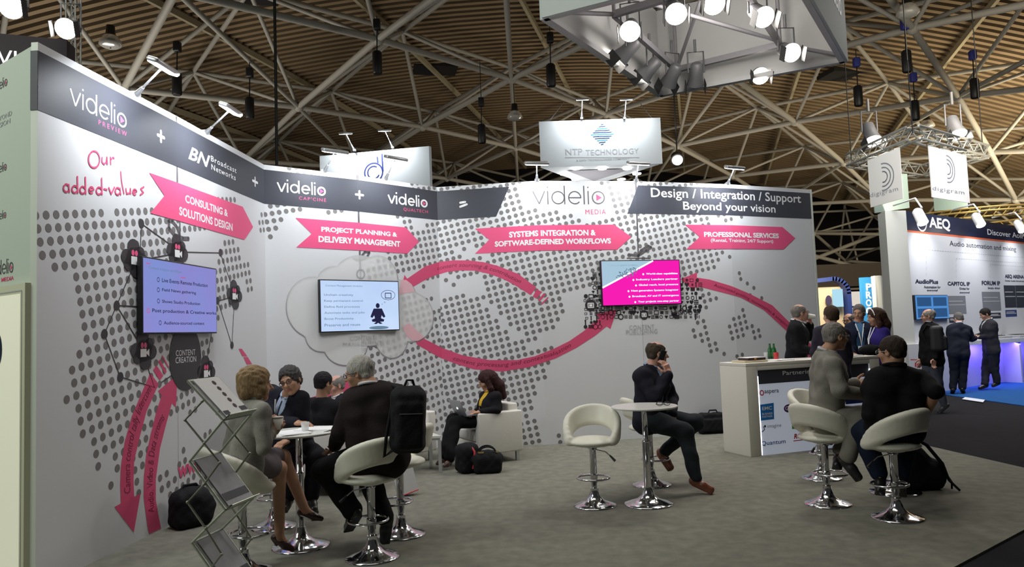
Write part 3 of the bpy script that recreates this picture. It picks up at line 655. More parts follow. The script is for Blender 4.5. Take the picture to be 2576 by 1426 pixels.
for (bx, by, hx, hy, l, pw) in [(348, 241, 412, 166, 'arm lamp on the left wall nearest the camera', 26), (523, 333, 581, 274, 'second arm lamp on the left wall, nearer its corner', 22),
        (818, 430, 843, 380, 'arm lamp on the middle wall in front of the white sign with the blue d', 13), (972, 452, 996, 398, 'arm lamp on the middle wall right of the blue letter d', 13),
        (1352, 457, 1350, 410, 'arm lamp above the left end of the big dark lettering', 13), (1602, 455, 1606, 410, 'arm lamp above the left end of the right title band', 16), (1833, 462, 1848, 421, 'arm lamp above the right part of the title band', 20)]:
    b_, s_ = top_at(bx, WALL and by); k = WALL.k(s_); nn = WALL.n[k]
    # the head hangs in front of the wall: intersect the sight line with a plane 0.45 m in front
    off = .48; d = ray(hx, hy); tt = (WALL.n[k] @ (WALL.Q[k] + nn*off))/(WALL.n[k] @ d[:2]); hd = CAMP + d*tt
    arm_lamp(b_, hd, l, pw, WALL.p3(s_, WH - .75, 0), nrm=(*WALL.u[k], 0))

# ------------------------------------------------------------------ big square light box hanging over the aisle
M_RIGW = mat('rig_cloth', (.60, .60, .59), .7, noise=.03, nscale=2); M_RIGO = mat('rig_cloth_outer', (.55, .62, .60), .7)
M_SIGNR = mat('white_rail', (.62, .62, .62), .5); ZR = 5.5; RL, RF, RR = atZ(1367, 48, ZR), atZ(1662, 243, ZR), atZ(2125, 157, ZR); RN = RL + RR - RF
rig = thing('hanging_light_box', 'big square white cloth light box hanging from the roof over the stand, full of spotlights', 'light box', RF)
hR = 1.5
for a, b, nm in ((RL, RF, 'cloth_side'), (RF, RR, 'cloth_side'), (RR, RN, 'cloth_side'), (RN, RL, 'cloth_side')):
    u3 = (b-a)/np.linalg.norm(b-a); n3 = np.array([u3[1], -u3[0], 0]); c3 = (RL+RR)/2
    if n3 @ (c3-a) < 0: n3 = -n3
    mb = MB(); V = [a, b, b + [0, 0, hR], a + [0, 0, hR]]; V += [p - n3*.05 for p in V]
    mb.add(V, [(0, 1, 2, 3)], 0); mb.add(V, [(4, 5, 6, 7), (0, 1, 5, 4), (3, 2, 6, 7), (0, 3, 7, 4), (1, 2, 6, 5)], 1); mb.build(nm, [M_RIGW, M_RIGO], rig)
    mb = MB(); mb.box((a+b)/2 + n3*.03 + [0, 0, .03], (.04, np.linalg.norm(b-a)/2, .035), frame(b-a)); mb.build('bottom_rail', M_SIGNR, rig)
Fi, Li, Ri = atZ(1702, 175, 5.85), atZ(1545, 36, 5.85), atZ(1962, 112, 5.85); Ni = Li + Ri - Fi
M_RAIL = mat('grey_rail', (.30, .29, .31), .5)
mb = MB()
for a, b in ((Fi, Li), (Fi, Ri), (Li, Ni), (Ri, Ni)): mb.box((a+b)/2, (.035, np.linalg.norm(b-a)/2, .045), frame(b-a))
for a, b in ((Fi, Fi + [0, 0, 1.1]), (Fi, Ni + [0, 0, .9]), (Ri, RR + [0, 0, .1]), (Ri, Ri + [0, 0, 1.1]), (Li, Li + [0, 0, 1.1]), (Li, RL + [0, 0, .1]), (Ri + [0, 0, .05], Li + [0, 0, .3]), (Ni, Ni+[0, 0, 1.1])): mb.tube([a, b], .03, 6)
mb.build('inner_frame', M_RAIL, rig)
mb = MB()
for a in (RL, RF, RR, RN): mb.tube([a + [0, 0, hR], (a + (RL+RR)/2)/2 + [0, 0, hR+3.5]], .012, 5)
mb.build('suspension_wire', M_CABLE, rig)
mb = MB(); S_ = Surf([tuple(RR[:2] - .056*np.array([0, 0])), tuple(RN[:2])], ZR); 
u3 = (RN-RR)/np.linalg.norm(RN-RR)
n3 = np.array([u3[1], -u3[0]]); n3 = n3 if n3 @ ((RR-RL)[:2]) > 0 else -n3
def side_pt(a, b): p = RR[:2] + u3[:2]*a + n3*.054; return (p[0], p[1], ZR + b)
T, _ = text_tris('videlio', .01)
mb.add([], [])
for t_ in T: mb.add([side_pt(1.3 - p[0]*.9, .55 + p[1]*.4) for p in t_], [(0, 1, 2)])
mb.build('side_lettering', M_HANG, rig)
SPOT_E = emis('spot_face', (1, .93, .84), 30)
M_SPOT = mat('spot_body', (.20, .20, .21), .5, metal=.3); M_DOOR = mat('barn_door_black', (.03, .03, .03), .6)
def spot(px, py, z, aim, lit, label, s=1.0, group='spotlights inside the square light box', rail=None):
    p = atZ(px, py, z); t = thing('spotlight', label, 'spotlight', p, 0, group); d = np.array(aim, float); R = frame(d, (0, 0, 1) if abs(d[2])/np.linalg.norm(d) < .95 else (1, 0, 0)); y = R[:, 1]
    mb = MB(); R2 = R @ np.array([[1, 0, 0], [0, 0, 1], [0, -1, 0.]])          # lathe axis along y
    mb.lathe([(.05*s, -.3*s), (.085*s, -.27*s), (.095*s, -.1*s), (.12*s, 0), (.125*s, .02*s)], p, np.array([R[:, 0], np.cross(y, R[:, 0]), y]).T, 20); mb.build('lamp_body', M_SPOT, t)
    mb = MB(); mb.lathe([(.001, .024*s), (.118*s, .023*s)], p, np.array([R[:, 0], np.cross(y, R[:, 0]), y]).T, 20); mb.build('lens', SPOT_E if lit else M_GLASS, t)
    for sx in (-1, 1): mb = MB(); mb.box(p + R[:, 0]*sx*.135*s + y*.07*s, (.004, .08*s, .09*s), R); mb.build('barn_door', M_DOOR, t)
    q = p - y*.15*s; top = q + np.array([0, 0, .30*s])
    mb = MB(); mb.tube([q + R[:, 0]*.11*s, top + R[:, 0]*.11*s, top - R[:, 0]*.11*s, q - R[:, 0]*.11*s], .012*s, 6); mb.tube([top, top + [0, 0, .18*s]], .02*s, 6); mb.build('yoke', M_SPOT, t)
cv = lambda p: (np.array([0, 0, CAM_H]) - p)
for px, py, a, lit, l in [(1585, 78, (-.3, -1.2, -.9), 1, 'lit spotlight on the left rail of the square light box, highest of that side'), (1700, 34, (-.1, -1, -.8), 1, 'large lit spotlight left of the middle at the top of the light box'),
        (1795, 8, (0, -1, -.8), 1, 'lit spotlight cut by the top edge of the picture'), (1920, 42, (.1, -1, -.8), 1, 'lit spotlight alone right of the middle of the light box'),
        (1990, 132, (.05, -1, -.6), 1, 'lit spotlight on the right rail near the right corner of the light box'), (1912, 190, (-.05, -1, -.7), 1, 'lowest lit spotlight, hanging by the front rail'),
        (1560, 145, (-1, .55, -.8), 1, 'spotlight seen from its side with a thin lit edge, upper of two'), (1617, 192, (-1, .7, -.9), 1, 'spotlight seen from its side with a thin lit edge, lower of two'),
        (1682, 208, (-.3, .8, -.6), 0, 'unlit grey spotlight left of the front corner of the light box'), (1750, 208, (.1, .9, -.9), 0, 'unlit boxy grey spotlight right of the front corner of the light box')]:
    spot(px, py, 5.55, a, lit, l, 1.15)
for (x, y, tx, ty, e) in ((1.2, 9.2, 1.3, 10.4, 105), (3.2, 8.8, 3.2, 9.9, 90), (2.0, 8.6, .2, 7.4, 170)):
    light('spotlight_beam', 'SPOT', (x+1, y, 5.3), e, (1, .95, .9), .15, (tx, ty, 0), rig, math.radians(88), 1.0)

light('rig_spill_fill', 'POINT', tuple((RL+RR)/2 + np.array([.2, -.3, .35])), 75, (1, .94, .88), .35, None, rig)  # added point light standing in for spotlight spill on the inner cloth
# ------------------------------------------------------------------ hanging sign with the diamond mark
M_SIGN = mat('white_fascia', (.62, .65, .66), .5)
SA, SB = atY(1360, 416, 20.0), atY(1668, 416, 20.0); zb_ = (SA[2]+SB[2])/2; zt_ = atY(1513, 300, 20.0)[2]
sg = thing('hanging_sign', 'white triangular hanging sign with a striped blue diamond and grey lettering', 'sign', ((SA[0]+SB[0])/2, 20, zb_))
ap = np.array([(SA[0]+SB[0])/2, 22.9])
mb = MB(); mb.prism([(SA[0], 20.0), (SB[0], 20.05), tuple(ap)], zb_, zt_); mb.build('fascia', M_SIGN, sg)
SS = Surf([(SA[0], 20.0), (SB[0], 20.05)], zb_)
dtext('sign_lettering', 'NTP', [(1423, 390), (1465, 390), (1423, 375)], M_LGREY, 3, .0, None, SS, sg); dtext('sign_lettering', 'TECHNOLOGY', [(1474, 391), (1607, 390), (1474, 377)], M_LGREY, 3, 0, None, SS, sg, 1.1)
dtext('sign_lettering', 'A DAN TECHNOLOGIES COMPANY', [(1449, 406), (1583, 406), (1449, 401)], M_LGREY, 3, .01, None, SS, sg)
decal('sign_rule', stroke([SS.hit(1421, 396), SS.hit(1608, 396)], .012, round_=False), M_LGREY, 3, sg, None, SS)
M_NAVY = mat('navy_ink', (.015, .05, .16), .4); M_CYAN = mat('cyan_ink', (.03, .30, .48), .4)
T1, T2 = [], []
for i in range(11):
    y_ = 313 + i*5; w_ = 29*(1 - abs(i-5)/5.6); cx = 1515
    (T1 if i % 3 != 2 else T2).extend(stroke([SS.hit(cx-w_, y_ + 1.5), SS.hit(cx-w_*.3, y_), SS.hit(cx+w_*.4, y_+.3), SS.hit(cx+w_, y_-1)], .022, round_=False))
decal('diamond_mark', T1, M_NAVY, 3, sg, 'striped diamond', SS); decal('diamond_mark', T2, M_CYAN, 3, sg, None, SS)
mb = MB()
for cx, cy in ((1449, 423), (1515, 423), (1578, 423), (1420, 437), (1602, 436), (1448, 450), (1563, 450)):
    p = atZ(cx, cy, zb_ - .01); mb.lathe([(.13, 0), (.12, -.03), (.001, -.035)], p, n=16)
mb.build('downlights', emis('downlight', (1, 1, .98), 9), sg)
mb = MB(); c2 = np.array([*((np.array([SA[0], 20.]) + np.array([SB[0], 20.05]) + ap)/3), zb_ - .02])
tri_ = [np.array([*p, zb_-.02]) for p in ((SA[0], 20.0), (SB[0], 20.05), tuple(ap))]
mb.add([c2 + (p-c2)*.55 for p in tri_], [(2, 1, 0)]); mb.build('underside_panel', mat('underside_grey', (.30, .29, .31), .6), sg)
mb = MB()
for p, q in (((1385, 300), (1420, 255)), ((1645, 304), (1612, 262))): mb.tube([atY(*p, 20.3), atY(*q, 20.3 + 1)], .012, 5)
mb.build('suspension_wires', M_ALU, sg)
for x in (1463, 1571):
    b_ = atY(x, 299, 20.0); arm_lamp(b_, b_ + np.array([0, -.42, .42]), 'arm lamp on top of the white triangular sign, ' + ('left' if x < 1500 else 'right') + ' one', 42, b_ + np.array([0, .0, -.7]), 'arm lamps on top of the hanging sign', .36)

# white fascia with the blue letter d
DA, DB = atY(804, 391, 18.6), atY(1079, 369, 18.0); ds = thing('fascia_sign', 'white fascia sign with a dark blue double letter d behind the middle wall', 'sign', ((DA[0]+DB[0])/2, 18.3, 4.4))
zt_ = (DA[2]+DB[2])/2
mb = MB(); V2 = [(DA[0], DA[1]), (DB[0], DB[1]), (DB[0]+.05, DB[1]+.08), (DB[0]-.6, DB[1]+2.4), (DA[0]+.2, DA[1]+2.0)]; mb.prism(V2, 3.2, zt_); mb.build('fascia', M_SIGN, ds)
DS = Surf([tuple(DA[:2]), tuple(DB[:2])], 0); M_DBLUE = mat('deep_blue_ink', (.02, .035, .20), .4)
c = DS.hit(940, 434); r1 = .24
decal('letter_mark', ring(c, r1, r1, .035) + stroke([DS.hit(961, 387), c + np.array([r1+.01, 0])], .04, round_=False) + stroke([DS.hit(949, 394), DS.hit(951, 410)], .035, round_=False) + stroke(arc(c, r1*.66, r1*.66, 60, 330), .03), M_DBLUE, 3, ds, 'dark blue double letter d', DS)
for x, y in ((892, 379), (988, 372)):
    b_ = atY(x, y, 18.3); arm_lamp(b_, b_ + np.array([-.12, -.42, .34]), 'arm lamp on top of the white sign with the letter d, ' + ('left' if x < 940 else 'right') + ' one', 36, b_ + np.array([0, .05, -.8]), 'arm lamps on top of the hanging sign', .34)

# ------------------------------------------------------------------ dark sign and lattice mast behind the left face
def lattice(mb, a, b, w_=.3, r=.022, br=.012, step=.3, side=None):
    a, b = np.array(a, float), np.array(b, float); d = b-a; L = np.linalg.norm(d); R = frame(d, (0, 0, 1) if abs(d[2]) < .9*L else (0, 1, 0)); cs = [R[:, 0]*sx*w_/2 + R[:, 2]*sz*w_/2 for sx, sz in ((-1, -1), (1, -1), (1, 1), (-1, 1))]
    for c_ in cs: mb.tube([a+c_, b+c_], r, 6)
    n_ = max(1, int(L/step))
    for i in range(n_):
        p, q = a + d*i/n_, a + d*(i+1)/n_
        for k in range(4):
            c1, c2_ = cs[k], cs[(k+1) % 4]
            mb.tube([p + (c1 if i % 2 else c2_), q + (c2_ if i % 2 else c1)], br, 5, cap=False)
a, b = atY(-120, 78, 8.0), atY(168, 95, 8.4); t = thing('hanging_sign', 'black hanging sign with large white letters above the left outer wall', 'sign', ((a[0]+b[0])/2, 8.2, 3.9))
mb = MB(); mb.prism([tuple(a[:2]), tuple(b[:2]), (b[0]-.05, b[1]+.25), (a[0], a[1]+.25)], 3.9, (a[2]+b[2])/2); mb.build('sign_panel', mat('near_black_panel', (.018, .008, .014), .5), t)
BS = Surf([tuple(a[:2]), tuple(b[:2])], 0); dtext('sign_lettering', 'VIC', [(-8, 165), (88, 160), (-8, 124)], emis('backlit_white', (1, 1, 1), 1.6), 3, .0, 'white letters', BS, t)
p = atY(184, 160, 9.2); m1 = atY(182, -40, 9.2); mb = MB(); lattice(mb, (p[0], 9.2, 3.2), (p[0], 9.2, m1[2]), .12, .012, .006, .18)
tag(mb.build('lattice_mast', mat('galvanised_steel', (.38, .38, .35), .4, metal=.5)), 'slim grey lattice mast rising behind the left wall', 'mast')
spot(30, 18, 5.6, (.3, -1, -.5), 1, 'bright spotlight in the top left corner of the picture', 1.1, 'spotlights at the top left'); spot(167, 72, 5.2, (.2, -1, -.5), 1, 'bright spotlight on the lattice mast at the top left', .95, 'spotlights at the top left')

# ------------------------------------------------------------------ banner square with two printed banners
ZT2 = 5.6; c4 = [atZ(2296, 335, ZT2), atZ(2473, 383, ZT2), atZ(2318, 432, ZT2), atZ(2142, 403, ZT2)]
t = thing('truss_square', 'grey lattice truss square hanging above the white corner pillar', 'truss', c4[0])
M_GALV = mat('galvanised_steel', (.38, .38, .35), .4, metal=.5)
for i in range(4): mb = MB(); lattice(mb, c4[i], c4[(i+1) % 4], .28, .028, .014, .3); mb.build('truss_beam', M_GALV, t)
mb = MB()
for c_ in c4[:2] + c4[3:]: mb.tube([c_, (c_[0], c_[1], dome(c_[0], c_[1], 12.1))], .012, 5)
mb.build('suspension_wire', M_CABLE, t)
M_BANR = mat('banner_cloth', (.62, .60, .58), .6); M_BANG = mat('green_grey_cloth', (.38, .50, .46), .6)
def banner(tl, tr, br, bl, y0, y1, label, logo_c, txt, m):
    a, b, c_, d_ = atY(*tl, y0), atY(*tr, y1), atY(*br, y1), atY(*bl, y0); c_[:2] = b[:2]; d_[:2] = a[:2]; t = thing('banner', label, 'banner', (a+b)/2, 0, 'banners hanging from the truss square')
    n3 = np.array([-(b-a)[1], (b-a)[0], 0]); n3 = n3/np.linalg.norm(n3)*.02; mb = MB(); V = [a, b, c_, d_, a+n3, b+n3, c_+n3, d_+n3]
    mb.add(V, [(3, 2, 1, 0), (4, 5, 6, 7), (0, 1, 5, 4), (1, 2, 6, 5), (2, 3, 7, 6), (3, 0, 4, 7)]); merge_doubles(mb.build('banner_cloth', m, t))
    if txt:
        S = Surf([tuple(a[:2]), tuple(b[:2])], 0); T = []
        C = S.hit(*logo_c)
        for r in (.12, .21, .30): T += stroke(arc(C, r, r, -100, 95, 16), .03)
        decal('banner_mark', T, mat('silver_ink', (.22, .23, .26), .4), 4, t, 'concentric arcs', S); dtext('banner_lettering', 'digigram', txt, mat('silver_ink', (.22, .23, .26), .4), 4, -.002, None, S, t, 1.1)
banner((2182, 404), (2262, 371), (2264, 499), (2187, 522), 16.6, 15.7, 'white banner with concentric arcs, left of two, brightly lit from above', (2222, 445), [(2190, 500), (2260, 482), (2190, 486)], M_BANR)
banner((2336, 367), (2431, 391), (2433, 511), (2340, 496), 15.7, 16.6, 'white banner with concentric arcs, right of two', (2384, 425), [(2346, 481), (2426, 492), (2346, 468)], M_BANR)
banner((2195, 440), (2282, 437), (2284, 523), (2195, 536), 18.2, 19.5, 'pale green banner hanging behind the left white banner', None, None, M_BANG)
banner((2346, 470), (2430, 480), (2430, 524), (2346, 531), 19.5, 18.2, 'pale green banner hanging behind the right white banner', None, None, M_BANG)
for x, y, l, lit in ((2195, 352, 'floodlight over the left banner', 1), (2408, 336, 'bright floodlight over the right banner', 1)):
    spot(x, y, 5.9, (0, -.5, -1), lit, l, 1.7, 'floodlights over the banners')
light('sign_bounce_fill', 'AREA', (2.2, 21.2, 4.2), 60, (1, 1, 1), .8, (2.2, 21.3, 6), sg)  # added uplight standing in for light bounced up under the triangular sign
light('floodlight_beam', 'SPOT', (6.4, 15.0, 6.2), 110, (.95, 1, .97), .1, (8.1, 16.2, 4.8), t, math.radians(80), .8); light('floodlight_beam', 'SPOT', (10.2, 14.6, 6.0), 80, (1, .95, .9), .1, (10.0, 16.2, 4.5), t, math.radians(80), .8)

# ------------------------------------------------------------------ the stand on the right with the counter
M_W2 = mat('white_laminate', (.60, .61, .64), .45); M_W3 = mat('white_pillar', (.60, .61, .58), .5)
a, b = np.array([*atY(2290, 700, 15.0)[:2]]), np.array([*atY(2576, 700, 18.5)[:2]]); u2 = (b-a)/np.linalg.norm(b-a); b2 = b + u2*4; AH = 3.77
n2 = np.array([u2[1], -u2[0]])
mb = MB(); mb.prism([tuple(a), tuple(b2), tuple(b2 - n2*.3), tuple(a - n2*.3)], 0, AH); st = tag(mb.build('wall_stand', M_W2), kind='structure'); st['label'] = 'white back wall of the stand on the right with dark blue title band'
AS = Surf([tuple(a), tuple(b2)], 0); M_NB = mat('night_blue_band', (.012, .018, .05), .4); M_OR = mat('orange_ink', (.70, .14, .05), .5); M_TX = mat('dark_text_ink', (.02, .025, .05), .5)
zb1 = AS.hit(2295, 580)[1]
decal('title_band', tess([(0, zb1), (AS.SL[-1], zb1), (AS.SL[-1], AH), (0, AH)]), M_NB, 1, st, None, AS)
decal('orange_rule', tess([(0, zb1-.04), (AS.SL[-1], zb1-.04), (AS.SL[-1], zb1), (0, zb1)]), M_OR, 1, st, None, AS)
def at_(s_, box, m=M_TX, b_=.0, l=None): dtext('stand_lettering', s_, box, m, 3, b_, l, AS, st)
at_('AEQ', [(2338, 577), (2391, 583), (2338, 545)], M_WHITE, .03, 'white letters AEQ')
decal('ring_mark', ring(AS.hit(2318, 557), .22, .2, .035), M_WHITE, 3, st, None, AS)
at_('Discover AoIP mobile', [(2484, 590), (2620, 614), (2484, 576)], M_WHITE, .01)
at_('Audio automation and mixing', [(2389, 622), (2556, 633), (2389, 605)], M_TX, 0, 'dark lettering reading Audio automation and mixing')
for s_, bx in (('AudioPlus', [(2302, 713), (2360, 715), (2302, 702)]), ('CAPITOL IP', [(2384, 718), (2440, 719), (2384, 708)]), ('FORUM IP', [(2470, 717), (2516, 717), (2470, 706)]), ('AEQ ARENA', [(2528, 701), (2576, 702), (2528, 690)])): at_(s_, bx, b_=.035)
for s_, bx in (('Automation for', [(2324, 725), (2366, 726), (2324, 718)]), ('everyone!', [(2332, 734), (2359, 734), (2332, 727)]), ('Digital for', [(2414, 730), (2439, 730), (2414, 723)]), ('everyone!', [(2414, 739), (2439, 739), (2414, 733)]), ('Simply digital', [(2485, 728), (2515, 728), (2485, 722)]), ('Digital Audio Broadcast', [(2528, 709), (2576, 709), (2528, 704)])): at_(s_, bx, b_=.02)
T = []
def dash(p, q):
    A, B = AS.hit(*p), AS.hit(*q); n_ = int(np.linalg.norm(B-A)/.12); out = []
    for i in range(n_): out += stroke([A + (B-A)*i/n_, A + (B-A)*(i+.55)/n_], .012, round_=False)
    return out
for p, q in (((2330, 628), (2576, 648)), ((2330, 628), (2330, 700)), ((2405, 650), (2576, 662)), ((2405, 650), (2405, 705)), ((2490, 665), (2576, 671)), ((2490, 665), (2490, 704)), ((2551, 680), (2576, 682))): T += dash(p, q)
decal('dashed_lines', T, M_LGREY, 2, st, None, AS)
M_G1 = mat('device_grey', (.20, .21, .23), .5); M_G2 = mat('device_dark', (.04, .045, .06), .4)
for bx, m in (((2386, 744, 2428, 790), M_G1), ((2473, 734, 2515, 782), M_G1), ((2388, 797, 2420, 812), M_G2), ((2480, 786, 2517, 802), M_G2), ((2529, 718, 2553, 774), M_G2), ((2558, 718, 2580, 774), M_G2), ((2530, 779, 2557, 797), mat('photo_blue', (.04, .07, .2), .4))):
    A, B = AS.hit(bx[0], bx[3]), AS.hit(bx[2], bx[1]); decal('product_picture', tess([A, (B[0], A[1]), B, (A[0], B[1])]), m, 2, st, None, AS)
    decal('picture_detail', stroke([(A[0]+.05, (A[1]+B[1])/2), (B[0]-.05, (A[1]+B[1])/2)], .02) + stroke([(A[0]+.05, A[1]*.3+B[1]*.7), (B[0]-.15, A[1]*.3+B[1]*.7)], .02), M_LGREY, 3, st, None, AS)
# corner pillar
p1, p2 = atY(2238, 700, 14.7)[:2], atY(2291, 700, 14.75)[:2]
mb = MB(); mb.prism([tuple(p1), tuple(p2), tuple(p2 + [.1, .5]), tuple(p1 + [.1, .5])], 0, atY(2262, 529, 14.7)[2])
tag(mb.build('pillar', M_W3), 'tall white corner pillar of the stand on the right', 'pillar')
PS = Surf([tuple(p1), tuple(p2)])
# low white wall piece with the red mark
e1, e2 = atY(2288, 930, 14.6)[:2], atY(2368, 930, 14.9)[:2]; mb = MB(); mb.prism([tuple(e1), tuple(e2), tuple(e2 + [-.05, .3]), tuple(e1 + [0, .3])], 0, 1.05)
lo = tag(mb.build('low_cabinet', M_W2), 'low white cabinet with a red K mark beside the pillar', 'cabinet')
LS = Surf([tuple(e1), tuple(e2)]); M_RED = mat('red_ink', (.60, .03, .03), .5)
decal('red_mark', stroke([LS.hit(2290, 904), LS.hit(2330, 905)], .012, round_=False) + stroke([LS.hit(2303, 911), LS.hit(2303, 922)], .04, round_=False) + stroke([LS.hit(2315, 911), LS.hit(2307, 917), LS.hit(2315, 924)], .03, round_=False), M_RED, 3, lo, 'red letter K', LS)
# counter lit in blue from below
k1, k2 = atZ(2372, 981)[:2], atZ(2566, 962)[:2]; uk = (k2-k1)/np.linalg.norm(k2-k1); nk = np.array([uk[1], -uk[0]]); k3 = k2 + uk*3
ct = thing('long_counter', 'long white counter lit blue underneath on the right-hand stand', 'counter', (*k1, 0)); HC = 1.02
mb = MB(); mb.prism([tuple(k1 - uk*.05 + nk*.12), tuple(k3 + nk*.12), tuple(k3 - nk*.75), tuple(k1 - uk*.05 - nk*.75)], HC-.09, HC); mb.build('worktop', M_W2, ct)
mb = MB(); mb.prism([tuple(k1 - nk*.3), tuple(k3 - nk*.3), tuple(k3 - nk*.36), tuple(k1 - nk*.36)], 0, HC-.09); mb.build('front_panel', M_W2, ct)
for s_ in (0.0, float(np.linalg.norm(k2-k1))):
    q = k1 + uk*s_; mb = MB(); mb.prism([tuple(q - uk*.05 + nk*.08), tuple(q + nk*.08), tuple(q - nk*.7), tuple(q - uk*.05 - nk*.7)], 0, HC-.09); mb.build('end_panel', M_W2, ct)
for s_ in (.9, 2.6):
    q = k1 + uk*s_ + nk*.04; light('blue_counter_light', 'AREA', (q[0], q[1], HC-.12), 16, (.20, .13, 1), 1.5, (*(q - nk*.25), .0), ct, sy=.12)
# monitors and desks on the counter
def screen_box(name, label, S, box, th, m_scr, parent_cat='screen', lift=.05, group=None):
    A, B = S.hit(box[0], box[3], lift), S.hit(box[2], box[1], lift); c_ = (A+B)/2; t = thing(name, label, parent_cat, S.p3(c_[0], A[1], lift), 0, group)
    k = S.k(c_[0]); R = np.array([[S.u[k][0], S.n[k][0]*-1, 0], [S.u[k][1], S.n[k][1]*-1, 0], [0, 0, 1.]])
    mb = MB(); mb.rbox(S.p3(c_[0], c_[1], lift - th/2 - .004), ((B[0]-A[0])/2 + .012, th/2, (B[1]-A[1])/2 + .012), .006, R); mb.build('screen_casing', M_BLK, t)
    mb = MB(); V = [S.p3(A[0], A[1], lift), S.p3(B[0], A[1], lift), S.p3(B[0], B[1], lift), S.p3(A[0], B[1], lift)]; mb.add(V, [(0, 1, 2, 3)]); o = mb.build('display', m_scr, t)
    return t, A, B
scr = emis('blue_software_screen', (.10, .32, .75), .75)
t, A, B = screen_box('wall_monitor', 'wall monitor showing blue software on the right-hand stand', AS, (2306, 743, 2384, 803), .05, scr)
for i in range(2):
    for j in range(2):
        x0 = A[0] + (B[0]-A[0])*(.04+.48*i); z0 = A[1] + (B[1]-A[1])*(.06 + .48*j)
        decal('display_window', [tuple(np.array(p) for p in tr) for tr in tess([(x0, z0), (x0+(B[0]-A[0])*.42, z0), (x0+(B[0]-A[0])*.42, z0+(B[1]-A[1])*.38), (x0, z0+(B[1]-A[1])*.38)])], emis('screen_dark_%d' % i, ((.05, .16, .4), (.12, .2, .1))[j], .5), 46, t, None, AS)
M_KEY = mat('console_grey', (.30, .31, .33), .4)
for i, (s_, w__, lbl) in enumerate(((1.15, .30, 'white mixing desk lying on the long counter between the two men'), (2.2, .32, 'pale mixing console lying on the counter right of the dark suited man'), (3.0, .2, 'grey telephone console at the right end of the counter'))):
    q = k1 + uk*s_ - nk*.25; t = thing('mixing_console', lbl, 'console', (q[0], q[1], HC)); R = np.array([[uk[0], -nk[0], 0], [uk[1], -nk[1], 0], [0, 0, 1.]])
    mb = MB(); mb.rbox((q[0], q[1], HC+.035), (w__, .22, .03), .012, R @ Rx(.06)); mb.build('console_body', M_KEY if i else M_W2, t)
    mb = MB()
    for k in range(6): mb.box(np.array([q[0], q[1], HC+.07]) + R @ np.array([-w__*.7+k*w__*.28, 0, 0]), (.008, .12, .006), R)
    mb.build('fader_knobs', M_BLK, t)
q = k1 + uk*1.25 - nk*.5; t = thing('tilted_monitor', 'small tilted green monitor standing on the long counter', 'monitor', (q[0], q[1], HC)); R = np.array([[uk[0], -nk[0], 0], [uk[1], -nk[1], 0], [0, 0, 1.]])
mb = MB(); mb.rbox((q[0], q[1], HC+.25), (.27, .03, .17), .01, R @ Rx(-.1)); mb.box((q[0], q[1], HC+.04), (.04, .04, .04), R); mb.build('monitor_casing', M_W2, t)
mb = MB(); mb.box(np.array([q[0], q[1], HC+.25]) + R @ Rx(-.1) @ np.array([0, -.034, 0]), (.25, .002, .15), R @ Rx(-.1)); mb.build('monitor_screen', emis('green_screen', (.10, .20, .12), .6), t)
# gold ring truss and stand spots
cR = atY(2530, 547, 17.5); mb = MB()
for dz, dr in ((0, 0), (.22, 0), (.11, .2)): mb.tube([(cR[0] + (1.9+dr)*math.cos(a_), cR[1] + 1.4 + (1.9+dr)*math.sin(a_), cR[2]+dz) for a_ in np.linspace(0, 2*math.pi, 41)[:-1]], .025, 6, closed=True)
for k in range(60):
    a_, b_ = 2*math.pi*k/60, 2*math.pi*(k+1)/60; f = lambda aa, r, z: (cR[0]+r*math.cos(aa), cR[1]+1.4+r*math.sin(aa), cR[2]+z); mb.tube([f(a_, 1.9, 0), f(b_, 1.9, .22)], .012, 4, cap=False); mb.tube([f(a_, 1.9, 0), f((a_+b_)/2, 2.1, .11)], .012, 4, cap=False)
tag(mb.build('ring_truss', mat('gold_truss', (.55, .36, .10), .35, metal=.5)), 'round golden lattice truss above the right-hand stand', 'truss')
for x, y, y3, l, s in ((2322, 560, 13.6, 'large white spotlight in front of the ring mark on the blue band', 1.1), (2468, 566, 16.0, 'white spotlight on the blue band left of the lettering', 1.1), (2572, 580, 16.6, 'white spotlight cut by the right edge of the picture', 1.0)):
    p = atY(x, y, y3); t = thing('spotlight', l, 'spotlight', p, 0, 'spotlights of the right-hand stand')
    mb = MB(); mb.lathe([(.05*s, .3*s), (.085*s, .26*s), (.09*s, 0)], p, Rx(-.6), 16); mb.build('lamp_body', mat('white_lamp', (.6, .6, .6), .4), t)
    mb = MB(); mb.lathe([(.085*s, -.002), (.001, -.02)], p, Rx(-.6), 16); mb.build('lens', SPOT_E, t)
    mb = MB(); mb.tube([p + [0, 0, .25*s], p + [0, .2, .45*s], p + [.0, 1.0, .45*s]], .018, 6); mb.build('lamp_arm', mat('white_lamp', (.6, .6, .6), .4), t)
for s_ in (.5, 2.9, 5.2):
    q = AS.p3(s_, 3.5, .8); light('stand_spot_beam', 'SPOT', q, 60, (.95, .97, 1), .08, AS.p3(s_+.1, 2.6, 0), st, math.radians(100), .9)
light('stand_fill_beam', 'AREA', (10.5, 14.5, 5.2), 85, (.93, .95, 1), 2.0, (10.8, 16.6, .5), st)

